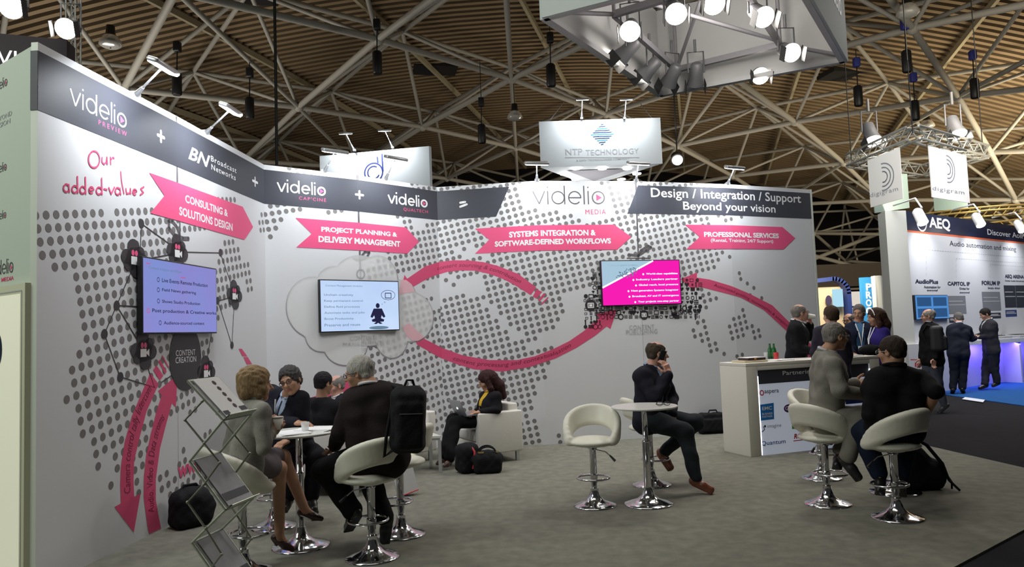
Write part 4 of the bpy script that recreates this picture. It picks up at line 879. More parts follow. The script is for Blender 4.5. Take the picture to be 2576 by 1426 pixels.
# ------------------------------------------------------------------ stands far behind, between the printed wall and the pillar
M_CREAM = mat('cream_stand', (.62, .48, .30), .6); M_BLU2 = mat('stand_blue', (.012, .03, .15), .6)
def flat_box(name, x0, y0, x1, y1, Y, th, m, label, cat, z_floor=True, parent=None):
    ym = (y0+min(y1, 860))/2; a, b = atY(x0, ym, Y), atY(x1, ym, Y); a[2] = atY(x0, y1, Y)[2]; b[2] = atY((x0+x1)/2, y0, Y)[2]; mb = MB(); mb.prism([(a[0], Y), (b[0], Y), (b[0], Y+th), (a[0], Y+th)], 0 if z_floor else a[2], b[2]); o = mb.build(name, m, parent)
    return tag(o, label, cat) if label else o
t = thing('exhibition_stand', 'cream stand with a blue rounded frame behind the coffee drinker', 'stand', atZ(2090, 870))
flat_box('stand_wall', 2040, 722, 2128, 900, 20.0, .3, M_CREAM, None, None, parent=t)
a, b = atY(2040, 712, 19.8), atY(2130, 700, 19.8)
mb = MB(); P_ = [(a[0]-.5, a[2]), (b[0]-.40, b[2])] + [(b[0]-.40+.40*math.sin(q_), b[2]-.40+.40*math.cos(q_)) for q_ in np.linspace(.2, math.pi/2, 7)] + [(b[0], 0)]
for (x0, z0), (x1, z1) in zip(P_[:-1], P_[1:]): mb.box(((x0+x1)/2, 19.85, (z0+z1)/2), (.055, math.hypot(x1-x0, z1-z0)/2+.02, .14), np.array([[(z1-z0)/math.hypot(x1-x0, z1-z0), (x1-x0)/math.hypot(x1-x0, z1-z0), 0], [0, 0, 1.], [-(x1-x0)/math.hypot(x1-x0, z1-z0), (z1-z0)/math.hypot(x1-x0, z1-z0), 0]]))
mb.build('frame', M_BLU2, t)
flat_box('poster', 2096, 727, 2121, 772, 19.7, .05, emis('lit_poster', (.45, .75, .9), .9), None, None, False, t)
mb = MB(); p = atY(2084, 755, 19.9); mb.lathe([(.001, 0), (.10, 0), (.105, .02)], p, Rx(math.pi/2) @ np.diag([.8, 1.25, 1]), 20); mb.build('round_mark', mat('dark_purple', (.03, .015, .05), .5), t)
light('stand_lamp_beam', 'AREA', (atY(2090, 720, 18.5)[0], 18.3, 3.2), 90, (1, .9, .7), .8, (atY(2090, 720, 20)[0], 20, 1.5), t)
t = thing('exhibition_stand', 'dark blue framed lit showcase stand behind the two chatting visitors', 'stand', atZ(2150, 870))
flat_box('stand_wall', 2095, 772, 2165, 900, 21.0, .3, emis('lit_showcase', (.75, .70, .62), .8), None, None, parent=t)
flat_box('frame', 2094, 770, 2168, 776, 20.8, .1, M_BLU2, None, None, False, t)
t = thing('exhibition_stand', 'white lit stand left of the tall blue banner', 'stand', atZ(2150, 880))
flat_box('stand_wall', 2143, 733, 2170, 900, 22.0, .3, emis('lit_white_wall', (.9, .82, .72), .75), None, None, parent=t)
t = thing('tall_banner', 'tall blue banner with white vertical letters PROC', 'banner', atZ(2185, 900))
flat_box('banner_panel', 2171, 697, 2205, 900, 19.0, .12, mat('banner_blue', (.03, .20, .42), .4, emit=(.03, .2, .42), estr=.5), None, None, parent=t)
PB_ = Surf([tuple(atY(2150, 760, 18.98)[:2]), tuple(atY(2240, 760, 18.98)[:2])])
for i, ch in enumerate('PROC'): dtext('banner_lettering', ch, [(2179, 731+i*20), (2193, 731+i*20), (2179, 713+i*20)], emis('backlit_white', (1, 1, 1), 1.6), 4, .03, None, PB_, t)
flat_box('stand_panel', 2206, 693, 2221, 900, 18.5, .2, M_W3, 'narrow white panel right of the tall blue banner', 'panel')
flat_box('stand_panel', 2221, 693, 2241, 900, 17.5, .2, M_W3, 'white panel touching the tall corner pillar', 'panel')
a, b = atY(2045, 705, 30), atY(2230, 672, 30); mb = MB(); mb.prism([(a[0]-3, 30), (b[0]+1, 30), (b[0]+1, 31), (a[0]-3, 31)], a[2]-.3, b[2]+.2); tag(mb.build('high_fascia', mat('brown_fascia', (.16, .12, .08), .6)), 'long brown fascia of a far stand under the dark roof', 'fascia')
# ------------------------------------------------------------------ smooth solids: signed distances meshed with surface nets
def smin(a, b, k):
    if k <= 0: return np.minimum(a, b)
    h = np.clip(.5 + .5*(b-a)/k, 0, 1); return b*(1-h) + a*h - k*h*(1-h)
class Sdf:
    def __init__(s, res=.01): s.P = []; s.res = res; s.cuts = []; s.noise = None
    def cone(s, a, b, ra, rb=None, k=.02): s.P.append(('c', np.array(a, float), np.array(b, float), ra, ra if rb is None else rb, k)); return s
    def chain(s, pts, rs, k=.02):
        for i in range(len(pts)-1): s.cone(pts[i], pts[i+1], rs[i], rs[i+1], k)
        return s
    def ell(s, c, rad, R=None, k=.02): s.P.append(('e', np.array(c, float), np.eye(3) if R is None else np.array(R), np.array(rad, float), k)); return s
    def box(s, c, h, R=None, r=.01, k=.01): s.P.append(('b', np.array(c, float), np.eye(3) if R is None else np.array(R), np.array(h, float), r, k)); return s
    def sub(s, k=.01): t = s.P.pop(); s.P.append(('-', t, k)); return s
    def cut(s, p, n): s.cuts.append((np.array(p, float), np.array(n, float)/np.linalg.norm(n))); return s      # remove the side n points to
    def bb(s, p):
        if p[0] == 'c': r = max(p[3], p[4]); return np.minimum(p[1], p[2]) - r, np.maximum(p[1], p[2]) + r
        if p[0] == 'e': e = np.abs(p[2]) @ p[3]; return p[1]-e, p[1]+e
        if p[0] == 'b': e = np.abs(p[2]) @ (p[3]); return p[1]-e, p[1]+e
    def dist(s, p, G):
        if p[0] == 'c':
            a, b, ra, rb = p[1:5]; ba = b-a; L2 = ba @ ba + 1e-12; pa = G-a; t = np.clip(pa @ ba/L2, 0, 1)
            return np.linalg.norm(pa - t[..., None]*ba, axis=-1) - (ra + (rb-ra)*t)
        if p[0] == 'e':
            q = (G - p[1]) @ p[2]; r = p[3]; k0 = np.linalg.norm(q/r, axis=-1); k1 = np.linalg.norm(q/(r*r), axis=-1) + 1e-9; return k0*(k0-1)/k1
        if p[0] == 'b':
            q = np.abs((G - p[1]) @ p[2]) - (p[3]-p[4]); return np.linalg.norm(np.maximum(q, 0), axis=-1) + np.minimum(q.max(-1), 0) - p[4]
    def mesh(s):
        pos = [p for p in s.P if p[0] != '-']; lo = np.min([s.bb(p)[0] for p in pos], 0); hi = np.max([s.bb(p)[1] for p in pos], 0); r = s.res
        lo = lo - 3*r; n = np.ceil((hi + 3*r - lo)/r).astype(int) + 1; F = np.full(n, .5, np.float32)
        for p in s.P:
            neg = p[0] == '-'; q = p[1] if neg else p; k = p[2] if neg else q[-1]; m = 3*r + k
            a, b = s.bb(q); i0 = np.clip(((a-m-lo)/r).astype(int), 0, n-1); i1 = np.clip(np.ceil((b+m-lo)/r).astype(int)+1, 1, n)
            if np.any(i1 <= i0): continue
            ax = [lo[d] + r*np.arange(i0[d], i1[d]) for d in range(3)]; G = np.stack(np.meshgrid(*ax, indexing='ij'), -1)
            d_ = s.dist(q, G); sl = tuple(slice(i0[d], i1[d]) for d in range(3))
            F[sl] = -smin(-F[sl], d_, k) if neg else smin(F[sl], d_, k)
        if s.cuts or s.noise:
            ax = [lo[d] + r*np.arange(n[d]) for d in range(3)]; G = np.stack(np.meshgrid(*ax, indexing='ij'), -1)
            if s.noise: F = F + s.noise(G).astype(np.float32)
            for p, nn in s.cuts: F = np.maximum(F, ((G-p) @ nn).astype(np.float32))
        F[0], F[-1], F[:, 0], F[:, -1], F[:, :, 0], F[:, :, -1] = (.5,)*6
        return surf_nets(F, lo, r)
def surf_nets(F, lo, r):
    S = F < 0; nx, ny, nz = F.shape
    c = np.zeros((nx-1, ny-1, nz-1), np.int8)
    for dx in (0, 1):
        for dy in (0, 1):
            for dz in (0, 1): c += S[dx:nx-1+dx, dy:ny-1+dy, dz:nz-1+dz]
    act = (c > 0) & (c < 8); I = np.argwhere(act); idx = -np.ones(act.shape, np.int64); idx[act] = np.arange(len(I))
    acc = np.zeros((len(I), 3)); cnt = np.zeros(len(I))
    cor = [(x, y, z) for x in (0, 1) for y in (0, 1) for z in (0, 1)]
    for a in cor:
        for d in range(3):
            if a[d]: continue
            b = list(a); b[d] = 1
            fa = F[I[:, 0]+a[0], I[:, 1]+a[1], I[:, 2]+a[2]]; fb = F[I[:, 0]+b[0], I[:, 1]+b[1], I[:, 2]+b[2]]
            m = (fa < 0) != (fb < 0); t = np.where(m, fa/(fa-fb+1e-12), 0); p = np.tile(np.array(a, float), (len(I), 1)); p[:, d] += t
            acc[m] += p[m]; cnt[m] += 1
    V = lo + r*(I + acc/np.maximum(cnt, 1)[:, None]); Fs = []
    for d in range(3):
        e, f = [k for k in range(3) if k != d]
        sa = [slice(1, -1)]*3; sb = [slice(1, -1)]*3; sa[d] = slice(0, -1); sb[d] = slice(1, None)
        A, B = S[tuple(sa)], S[tuple(sb)]; ch = np.argwhere(A != B)
        off = np.array([1, 1, 1]); off[d] = 0; ch = ch + off; inside = S[ch[:, 0], ch[:, 1], ch[:, 2]]
        def ci(de, df): q = ch.copy(); q[:, e] += de; q[:, f] += df; return idx[q[:, 0], q[:, 1], q[:, 2]]
        Q = np.stack([ci(-1, -1), ci(0, -1), ci(0, 0), ci(-1, 0)], 1)
        flip = inside if d != 1 else ~inside
        Q[~flip] = Q[~flip][:, ::-1]; Fs.append(Q)
    return V, np.concatenate(Fs)
def add_np(name, parts, m, parent=None):
    """parts: list of (V, F, material index)"""
    Vs, Fs, M, o = [], [], [], 0
    for V, F_, mi in parts: Vs.append(V); Fs.append(F_ + o); M.append(np.full(len(F_), mi)); o += len(V)
    V, F_, M = np.concatenate(Vs), np.concatenate(Fs), np.concatenate(M)
    me = bpy.data.meshes.new(name); me.vertices.add(len(V)); me.vertices.foreach_set('co', V.astype(np.float32).ravel())
    me.loops.add(len(F_)*4); me.loops.foreach_set('vertex_index', F_.astype(np.int32).ravel())
    me.polygons.add(len(F_)); me.polygons.foreach_set('loop_start', np.arange(0, len(F_)*4, 4, dtype=np.int32)); me.polygons.foreach_set('loop_total', np.full(len(F_), 4, np.int32))
    for mm in (m if isinstance(m, (list, tuple)) else [m]): me.materials.append(mm)
    me.polygons.foreach_set('material_index', M.astype(np.int32)); me.polygons.foreach_set('use_smooth', np.ones(len(F_), bool)); me.update(); me.validate()
    ob = bpy.data.objects.new(name, me); COL.objects.link(ob)
    if parent is not None: ob.parent = parent; ob.matrix_parent_inverse = parent.matrix_basis.inverted()
    return ob
def sdf_obj(name, s, m, parent=None):
    V, F_ = s.mesh(); return add_np(name, [(V, F_, 0)], m, parent)
# ------------------------------------------------------------------ stools and tables
M_CHROME = mat('chrome', (.62, .62, .64), .12, metal=1.0); M_SEAT = mat('white_leatherette', (.74, .72, .62), .42, noise=.03, nscale=6, bump=.15, bscale=30)
M_LAM = mat('white_table_top', (.74, .74, .70), .25, spec=.6)
def base_prof(r): return [(r, 0), (r, .008), (r*.97, .014), (r*.75, .026), (r*.45, .05), (r*.26, .085), (r*.19, .13), (.036, .15), (.036, .16)]
def make_stool(loc, rz, label, hs=.56, ring_=True):
    t = thing('bar_stool', label, 'stool', (0, 0, 0), 0, 'white bar stools')
    mb = MB(); mb.lathe(base_prof(.195), n=40); mb.build('trumpet_base', M_CHROME, t)
    mb = MB(); mb.lathe([(.024, .14), (.024, .20), (.030, .205), (.030, hs-.06), (.05, hs-.04), (.09, hs-.03), (.09, hs-.02)], n=24); mb.build('column', M_CHROME, t)
    mb = MB(); P = [(-.02, .03, .27), (-.09, .06, .27)] + [(.0 + .145*math.sin(a), .04 + .15 - .15*math.cos(a)*1.0 + .0, .27) for a in np.linspace(-2.2, 2.2, 20)]
    mb.tube([(.145*math.cos(a), .05 + .135*math.sin(a), .26) for a in np.linspace(0, 2*math.pi, 33)[:-1]], .0095, 8, closed=True); mb.tube([(0, 0, .26), (0, -.085, .26)], .0095, 8); mb.lathe([(.036, .245), (.036, .28)], n=16); mb.build('footrest_ring', M_CHROME, t)
    mb = MB(); mb.tube([(.0, 0, hs-.05), (-.12, .05, hs-.07), (-.17, .07, hs-.11)], .005, 6); lv = mb.build('lever', M_CHROME, t)
    mb = MB(); mb.tube([(-.16, .066, hs-.10), (-.205, .085, hs-.145)], [.008, .013], 8); mb.build('lever_grip', M_BLK, lv)
    s = Sdf(.011); z = hs
    s.ell((0, .01, z+.018), (.225, .215, .046), k=.02); s.cone((-.10, .02, z+.015), (.10, .02, z+.015), .042, k=.03)
    A = np.linspace(-118, 118, 25)
    for a in A:
        th = math.radians(a); c = max(0, math.cos(th*.78)); r0, r1 = .222, .222 + .035*c
        zb, zt = z + .03 + .145*c**1.2, z + .05 + .250*c**.8
        s.cone((r0*math.sin(th), -r0*math.cos(th), zb), (r1*math.sin(th), -r1*math.cos(th), zt), .034, .030, .035)
    sdf_obj('padded_seat', s, M_SEAT, t)
    t.location = loc; t.rotation_euler = (0, 0, rz); t.matrix_basis = Matrix.Translation(loc) @ Matrix.Rotation(rz, 4, 'Z'); return t
STOOLS = []
def face(px, py, yaw): p = atZ(px, py); return Vector((p[0], p[1], 0)), yaw
# yaw: direction the sitter looks, measured from +Y (away from the camera), counter-clockwise
st_list = [((1497, 1272), math.radians(168), 'empty white bar stool standing alone left of the small table'),
           ((1640, 1220), math.radians(-75), 'white bar stool under the man on the phone'),
           ((2083, 1268), math.radians(-62), 'white bar stool under the man in the grey suit'),
           ((2068, 1203), math.radians(-150), 'hidden white bar stool whose chrome foot shows behind the grey-suited man\'s stool'),
           ((2258, 1303), math.radians(28), 'white bar stool under the man in the black polo shirt, nearest the right'),
           ((612, 1440), math.radians(-50), 'white bar stool under the blonde person behind the brochure rack'),
           ((937, 1403), math.radians(38), 'white bar stool under the grey-haired man with the backpack'),
           ((1010, 1345), math.radians(70), 'white bar stool whose chrome foot shows right of the grey-haired man\'s stool'),
           ((690, 1325), math.radians(-150), 'white bar stool under the man with glasses at the left table')]
proto = None
for (px, py), yaw, l in st_list:
    p = atZ(px, py); loc = Vector((p[0], p[1], 0))
    if proto is None: proto = make_stool(loc, yaw, l); STOOLS.append(proto)
    else: c = dup(proto); c.matrix_basis = Matrix.Translation(loc) @ Matrix.Rotation(yaw, 4, 'Z'); c['label'] = l; STOOLS.append(c)
def make_table(px, py, label, h_=.88):
    p = atZ(px, py); t = thing('high_table', label, 'table', (p[0], p[1], 0), 0, 'round high tables'); o = (p[0], p[1], 0)
    mb = MB(); mb.lathe(base_prof(.22), o, n=44); mb.build('trumpet_base', M_CHROME, t)
    mb = MB(); mb.lathe([(.033, .14), (.033, .55), (.036, .55), (.036, .57), (.026, .575), (.026, h_-.03), (.1, h_-.024), (.1, h_-.018)], o, n=24); mb.build('column', M_CHROME, t)
    mb = MB(); mb.lathe([(.29, h_-.018), (.298, h_-.014), (.30, h_-.008), (.30, h_-.003), (.296, h_)], o, n=56); mb.build('table_top', M_LAM, t)
    return np.array([p[0], p[1], h_])
TAB1 = make_table(757, 1374, 'round white table between the blonde woman and the man with glasses'); TAB2 = make_table(1632, 1268, 'round white table in front of the man on the phone')
TAB3 = make_table(2252, 1238, 'round white table mostly hidden between the two men at the right')
# sunglasses on the middle table
q = TAB2 + np.array([.16, -.08, 0]); t = thing('eyeglasses', 'dark folded eyeglasses lying on the round table in front of the phone man', 'glasses', q); mb = MB()
for sx in (-1, 1): mb.tube([q + np.array([sx*.033 + .026*math.cos(a), 0, .022 + .018*math.sin(a)]) for a in np.linspace(0, 2*math.pi, 15)[:-1]], .003, 6, closed=True)
mb.tube([q + [-.008, 0, .026], q + [.008, 0, .026]], .0025, 6); mb.build('rims', M_BLK, t)
mb = MB(); mb.tube([q + [-.06, 0, .03], q + [-.05, .09, .008], q + [.03, .10, .006]], .003, 6); mb.tube([q + [.06, 0, .03], q + [.05, .08, .008], q + [-.03, .09, .006]], .003, 6); mb.build('temples', M_BLK, t)
# cup, glass and papers on the left table
M_PAPER = mat('white_paper', (.84, .84, .85), .7); M_CUP = mat('paper_cup', (.74, .72, .66), .5); M_CLEAR = mat('clear_plastic', (.85, .87, .88), .15, alpha=.35)
def cup(c, r, h_, m, label, name='paper_cup', rim=True):
    t = thing(name, label, 'cup', c); mb = MB(); mb.lathe([(r*.72, 0), (r, h_), (r*.93, h_), (r*.68, .006)], c, n=24); mb.build('cup_wall', m, t)
    mb = MB(); mb.lathe([(r*1.02, h_-.004), (r*1.05, h_), (r*1.02, h_+.004)], c, n=24); mb.build('rim', m, t); return t
cup(TAB1 + np.array([.07, -.07, 0]), .033, .075, M_CLEAR, 'clear plastic cup on the left table beside the papers', 'plastic_cup')
def paper(c, wx, wy, rz, label, n=3, m=None):
    t = thing('paper_stack' if n > 1 else 'paper_sheet', label, 'paper', c, 0); R = Rz(rz)
    for i in range(n): mb = MB(); mb.box(np.array(c) + [0, 0, .002+.0035*i], (wx/2, wy/2, .0015), R @ Rz(.12*i - .1)); mb.build('sheet', m or M_PAPER, t)
    return t
paper(TAB1 + np.array([-.02, -.10, 0]), .21, .29, .5, 'loose white sheets on the left table in front of the blonde person', 3)
paper(TAB1 + np.array([.12, .05, 0]), .21, .29, 1.3, 'open white notebook on the right half of the left table', 4)

# ------------------------------------------------------------------ sofas and low table
M_SOFA = mat('white_sofa_leather', (.74, .72, .66), .45, bump=.2, bscale=12)
def sofa(P, f, width, label, arms=(1, 1), depth=.66, arm=.12, hA=.62, hB=.70, seat_h=.40):
    """P: outer front corner of the first arm; f: facing direction; w: direction along the seat"""
    f = np.array([*f, 0.]); f /= np.linalg.norm(f); w_ = np.array([f[1], -f[0], 0.]) if width > 0 else np.array([-f[1], f[0], 0.]); L = abs(width); P = np.array([*P, 0.])
    t = thing('sofa', label, 'sofa', P, 0, 'white lounge sofas'); R = np.array([w_, -f, [0, 0, 1.]]).T
    if np.linalg.det(R) < 0: R = np.array([w_, -f, [0, 0, 1.]]).T
    pt = lambda a, b, z: P + w_*a - f*b + np.array([0, 0, z])
    for k_, a in enumerate((arm/2, L-arm/2)):
        if not arms[k_]: continue
        mb = MB(); mb.rbox(pt(a, depth/2, .12 + (hA-.12)/2), (arm/2, depth/2, (hA-.12)/2), .02, R); mb.build('armrest', M_SOFA, t)
    mb = MB(); e0, e1 = (arm if arms[0] else 0), (L-arm if arms[1] else L); mb.rbox(pt((e0+e1)/2, depth-.07, .12+(hB-.12)/2), ((e1-e0)/2+.005, .07, (hB-.12)/2), .02, R); mb.build('backrest', M_SOFA, t)
    mb = MB(); mb.rbox(pt((e0+e1)/2, (depth-.14)/2+.01, .19), ((e1-e0)/2-.002, (depth-.14)/2, .07), .015, R); mb.build('seat_base', M_SOFA, t)
    n_ = 1 if L < 1.1 else 2
    for i in range(n_):
        a = e0 + (e1-e0)*(i+.5)/n_; mb = MB(); mb.rbox(pt(a, (depth-.14)/2, .26+(seat_h-.26)/2), ((e1-e0)/n_/2-.004, (depth-.14)/2, (seat_h-.26)/2), .03, R); mb.build('seat_cushion', M_SOFA, t)
    for a in (.06, L-.06):
        for b in (.06, depth-.06): mb = MB(); mb.box(pt(a, b, .06), (.02, .02, .06), R); mb.build('leg', M_ALU, t)
    return t
sofa((-.46, 8.97), (-.88, -.47), 1.02, 'white sofa under the person with the laptop, its plain side turned to the camera', (1, 0), depth=.60)
nB = WALL.n[3]; uB = WALL.u[3]
base = WALL.p3(WALL.SL[2] + .42, 0, .92)
sofa((base[0], base[1]), tuple(nB), 1.62, 'white sofa along the middle wall behind the seated people', depth=.72) if False else None
B0 = WALL.p3(WALL.SL[2] + .30, 0, .88)[:2]
f_ = np.array([*nB, 0]); 
def sofa2():
    return sofa(tuple(B0), tuple(nB), (1.64 if (np.array([nB[1], -nB[0]]) @ uB) > 0 else -1.64), 'white sofa along the middle wall, mostly hidden behind the seated people', (0, 1) if (np.array([nB[1], -nB[0]]) @ uB) < 0 else (1, 0), depth=.72)
sofa2()
t0 = atZ(1113, 1188)[:2]; t = thing('coffee_table', 'low white table with metal legs left of the person with the laptop', 'table', (*t0, 0)); d1 = np.array([-.93, -.10]); d1 /= np.linalg.norm(d1); d2 = np.array([-.42, .90]); d2 /= np.linalg.norm(d2)
cs = [t0, t0 + d1*.62, t0 + d1*.62 + d2*.36, t0 + d2*.36]; mb = MB(); mb.prism([tuple(c) for c in cs][::-1], .395, .42); mb.build('table_top', M_LAM, t)
mb = MB(); mb.prism([tuple(c*.96 + sum(cs)/4*.04) for c in cs][::-1], .37, .395); mb.build('apron', M_ALU, t)
for c in cs: q = c*.94 + sum(cs)/4*.06; mb = MB(); mb.box((*q, .185), (.018, .018, .185)); mb.build('leg', M_ALU, t)

# ------------------------------------------------------------------ partner counter
M_CTR = mat('cream_counter', (.70, .67, .60), .5); c0 = atZ(1889, 1150)[:2]; ue = np.array([.94, .343]); ue /= np.linalg.norm(ue); ne = np.array([ue[1], -ue[0]]); CH = 1.11; CL_ = 2.08; CD = .52
ct = thing('reception_counter', 'cream reception counter with a lit white panel of partner marks', 'counter', (*c0, 0))
R = np.array([[ue[0], -ne[0], 0], [ue[1], -ne[1], 0], [0, 0, 1.]]); cp = lambda a, b, z: np.array([*(c0 + ue*a - ne*b), z])
CS = Surf([tuple(cp(0, .014, 0)[:2]), tuple(cp(CL_, .014, 0)[:2])], 0); zt0 = float(CS.hit(1900, 932)[1])
mb = MB(); mb.rbox(cp(CL_/2, CD/2, CH-.02), (CL_/2, CD/2, .02), .004, R); mb.build('worktop', M_CTR, ct)
mb = MB(); mb.rbox(cp(.08, CD/2, (CH-.04)/2), (.08, CD/2, (CH-.04)/2), .004, R); mb.build('side_panel', M_CTR, ct); mb = MB(); mb.rbox(cp(CL_-.08, CD/2, (CH-.04)/2), (.08, CD/2, (CH-.04)/2), .004, R); mb.build('side_panel', M_CTR, ct)
mb = MB(); mb.rbox(cp(CL_/2, .05, (zt0+CH-.04)/2), (CL_/2-.16, .048, (CH-.04-zt0)/2), .003, R); mb.build('front_rail', M_CTR, ct)
M_LP = mat('lit_panel', (.50, .52, .58), .4, emit=(.75, .82, 1), estr=.20)
mb = MB(); mb.box(cp(CL_/2, .03, zt0/2), (CL_/2-.16, .015, zt0/2), R); mb.build('graphic_panel', M_LP, ct)
for a in (.168, CL_-.168): mb = MB(); mb.box(cp(a, .008, zt0/2-.03), (.006, .006, zt0/2-.04), R); mb.build('led_edge', emis('led_edge', (.9, .95, 1), 2.2), ct)
zh = CS.hit(1900, 967)[1]
decal('header_band', tess([(.175, zh), (CL_-.175, zh), (CL_-.175, zt0), (.175, zt0)]), M_BAND, 1, ct, 'charcoal header band', CS)
dtext('header_lettering', 'Partnering with', [(1969, 947), (2082, 936), (1969, 933)], M_WHITE, 3, 0, 'white lettering reading Partnering', CS, ct)
def clog(s_, box, m, b_=.0, l=None, sh=0): dtext('partner_mark', s_, box, m, 3, b_, l, CS, ct, shear=sh)
M_PUR = mat('purple_ink', (.10, .02, .22), .5); M_CB = mat('corporate_blue', (.015, .20, .62), .5); M_GR = mat('green_ink', (.13, .42, .04), .5)
decal('partner_mark', ring(CS.hit(1916, 988), .026, .028, .014), M_RED, 3, ct, None, CS); clog('aspera', [(1923, 993), (1959, 990), (1923, 982)], M_BAND, .01)
a_, b_ = CS.hit(1983, 989), CS.hit(2011, 976); decal('partner_mark', tess([(a_[0], a_[1]), (b_[0]-.04, a_[1]), (b_[0], (a_[1]+b_[1])/2), (b_[0]-.05, b_[1]), (a_[0]+.06, b_[1])]), M_PUR, 3, ct, 'purple shape with AVID letters', CS); clog('AVID', [(1988, 988), (2006, 987), (1988, 979)], M_WHITE, .02)
decal('partner_mark', tess(px_poly(CS, [(1912, 1018), (1946, 1013), (1947, 1054), (1913, 1058)])), M_CB, 2, ct, 'blue square reading EMC BUSINESS PARTNER', CS); clog('EMC', [(1917, 1032), (1942, 1029), (1917, 1023)], M_WHITE, .02); clog('BUSINESS', [(1917, 1044), (1943, 1041), (1917, 1039)], M_WHITE, .01); clog('PARTNER', [(1917, 1051), (1943, 1048), (1917, 1046)], M_WHITE, .01)
decal('partner_mark', disc(CS.hit(1984, 1027), .075, .05, 24), M_PUR, 2, ct, 'purple ellipse with GV letters', CS); clog('GV', [(1975, 1032), (1993, 1031), (1975, 1022)], M_WHITE, .02)
clog('imagine', [(1931, 1079), (1965, 1074), (1931, 1068)], M_TX, -.005); decal('partner_mark', stroke([CS.hit(1917, 1086), CS.hit(1923, 1080), CS.hit(1920, 1073)], .010) + disc(CS.hit(1924, 1072), .015, .015), M_TX, 3, ct, None, CS)
decal('partner_mark', tess(px_poly(CS, [(1992, 1063), (2050, 1055), (2050, 1074), (1992, 1079)])), M_GR, 2, ct, 'green block', CS); clog('News', [(2006, 1071), (2026, 1069), (2006, 1064)], M_WHITE, .0)
clog('ROSS', [(1997, 1104), (2030, 1100), (1999, 1091)], M_RED, .04, None, .2); decal('partner_mark', stroke([CS.hit(1996, 1109), CS.hit(2029, 1105)], .01), M_RED, 3, ct, None, CS)
clog('Quantum', [(1915, 1123), (1976, 1114), (1915, 1110)], mat('quantum_blue', (.02, .08, .30), .5), .01); clog('SGI', [(2050, 1100), (2076, 1098), (2050, 1089)], M_BAND, .03)
decal('partner_mark', tess(px_poly(CS, [(2127, 1000), (2180, 995), (2180, 1012), (2127, 1017)])), mat('deep_blue_ink', (.02, .035, .20), .4), 2, ct, 'blue block', CS)
# things on the counter
TZ = CH
def onc(px, py): return atZ(px, py, TZ)
q = cp(.10, .22, TZ); t = thing('pizza_box', 'flat open cardboard box with a dark printed picture on the left end of the counter', 'box', q); mb = MB(); mb.rbox(q + [.12, .04, .012], (.17, .13, .012), .004, R); mb.build('box_tray', mat('pale_cardboard', (.58, .50, .34), .7), t)
mb = MB(); mb.rbox(q + [.15, .04, .04], (.13, .10, .014), .004, R); mb.build('printed_lid', mat('dark_print', (.04, .02, .02), .5), t)
mb = MB(); mb.ell(q + [.15, -.05, .042], (.03, .02, .012)); mb.build('orange_spot', mat('orange_print', (.65, .22, .02), .5), t); mb = MB(); mb.box(q + [.15, .05, .057], (.13, .10, .003), R); mb.build('white_leaflet', M_PAPER, t)
M_GB = mat('green_bottle_glass', (.02, .12, .03), .12, spec=.7)
def bottle(px, label, dy=.2): q = onc(px, 902); t = thing('beer_bottle', label, 'bottle', q, 0, 'green bottles on the counter'); mb = MB(); mb.lathe([(.03, 0), (.032, .01), (.032, .10), (.026, .13), (.014, .155), (.012, .20)], q, n=20); mb.build('bottle_glass', M_GB, t); mb = MB(); mb.lathe([(.0335, .03), (.0335, .085)], q, n=20); mb.build('bottle_label', mat('green_label', (.05, .16, .05), .5), t)
bottle(1938, 'green bottle on the counter, left of two beside the red can'); bottle(1948, 'green bottle on the counter, right of two beside the red can')
q = onc(1953, 905); t = thing('drink_can', 'red drinks can on the counter', 'can', q); mb = MB(); mb.lathe([(.026, 0), (.031, .008), (.031, .088), (.026, .096)], q, n=20); mb.build('can_body', mat('red_can', (.55, .04, .04), .35), t); mb = MB(); mb.lathe([(.026, .096), (.024, .094), (.001, .094)], q, n=20); mb.build('can_lid', M_ALU, t)
cup(onc(1927, 903), .028, .085, M_CLEAR, 'empty clear glass on the counter left of the bottles', 'drinking_glass')
paper(cp(.70, .24, TZ), .30, .21, .35, 'white papers lying on the counter right of the can', 3); paper(cp(1.78, .2, TZ), .3, .21, .35, 'stack of white papers on the right part of the counter', 4)
q = cp(1.62, .2, TZ); t = thing('beer_bottle', 'single green bottle standing on the right part of the counter', 'bottle', q, 0, 'green bottles on the counter'); mb = MB(); mb.lathe([(.03, 0), (.032, .01), (.032, .10), (.026, .13), (.014, .155), (.012, .20)], q, n=20); mb.build('bottle_glass', M_GB, t)

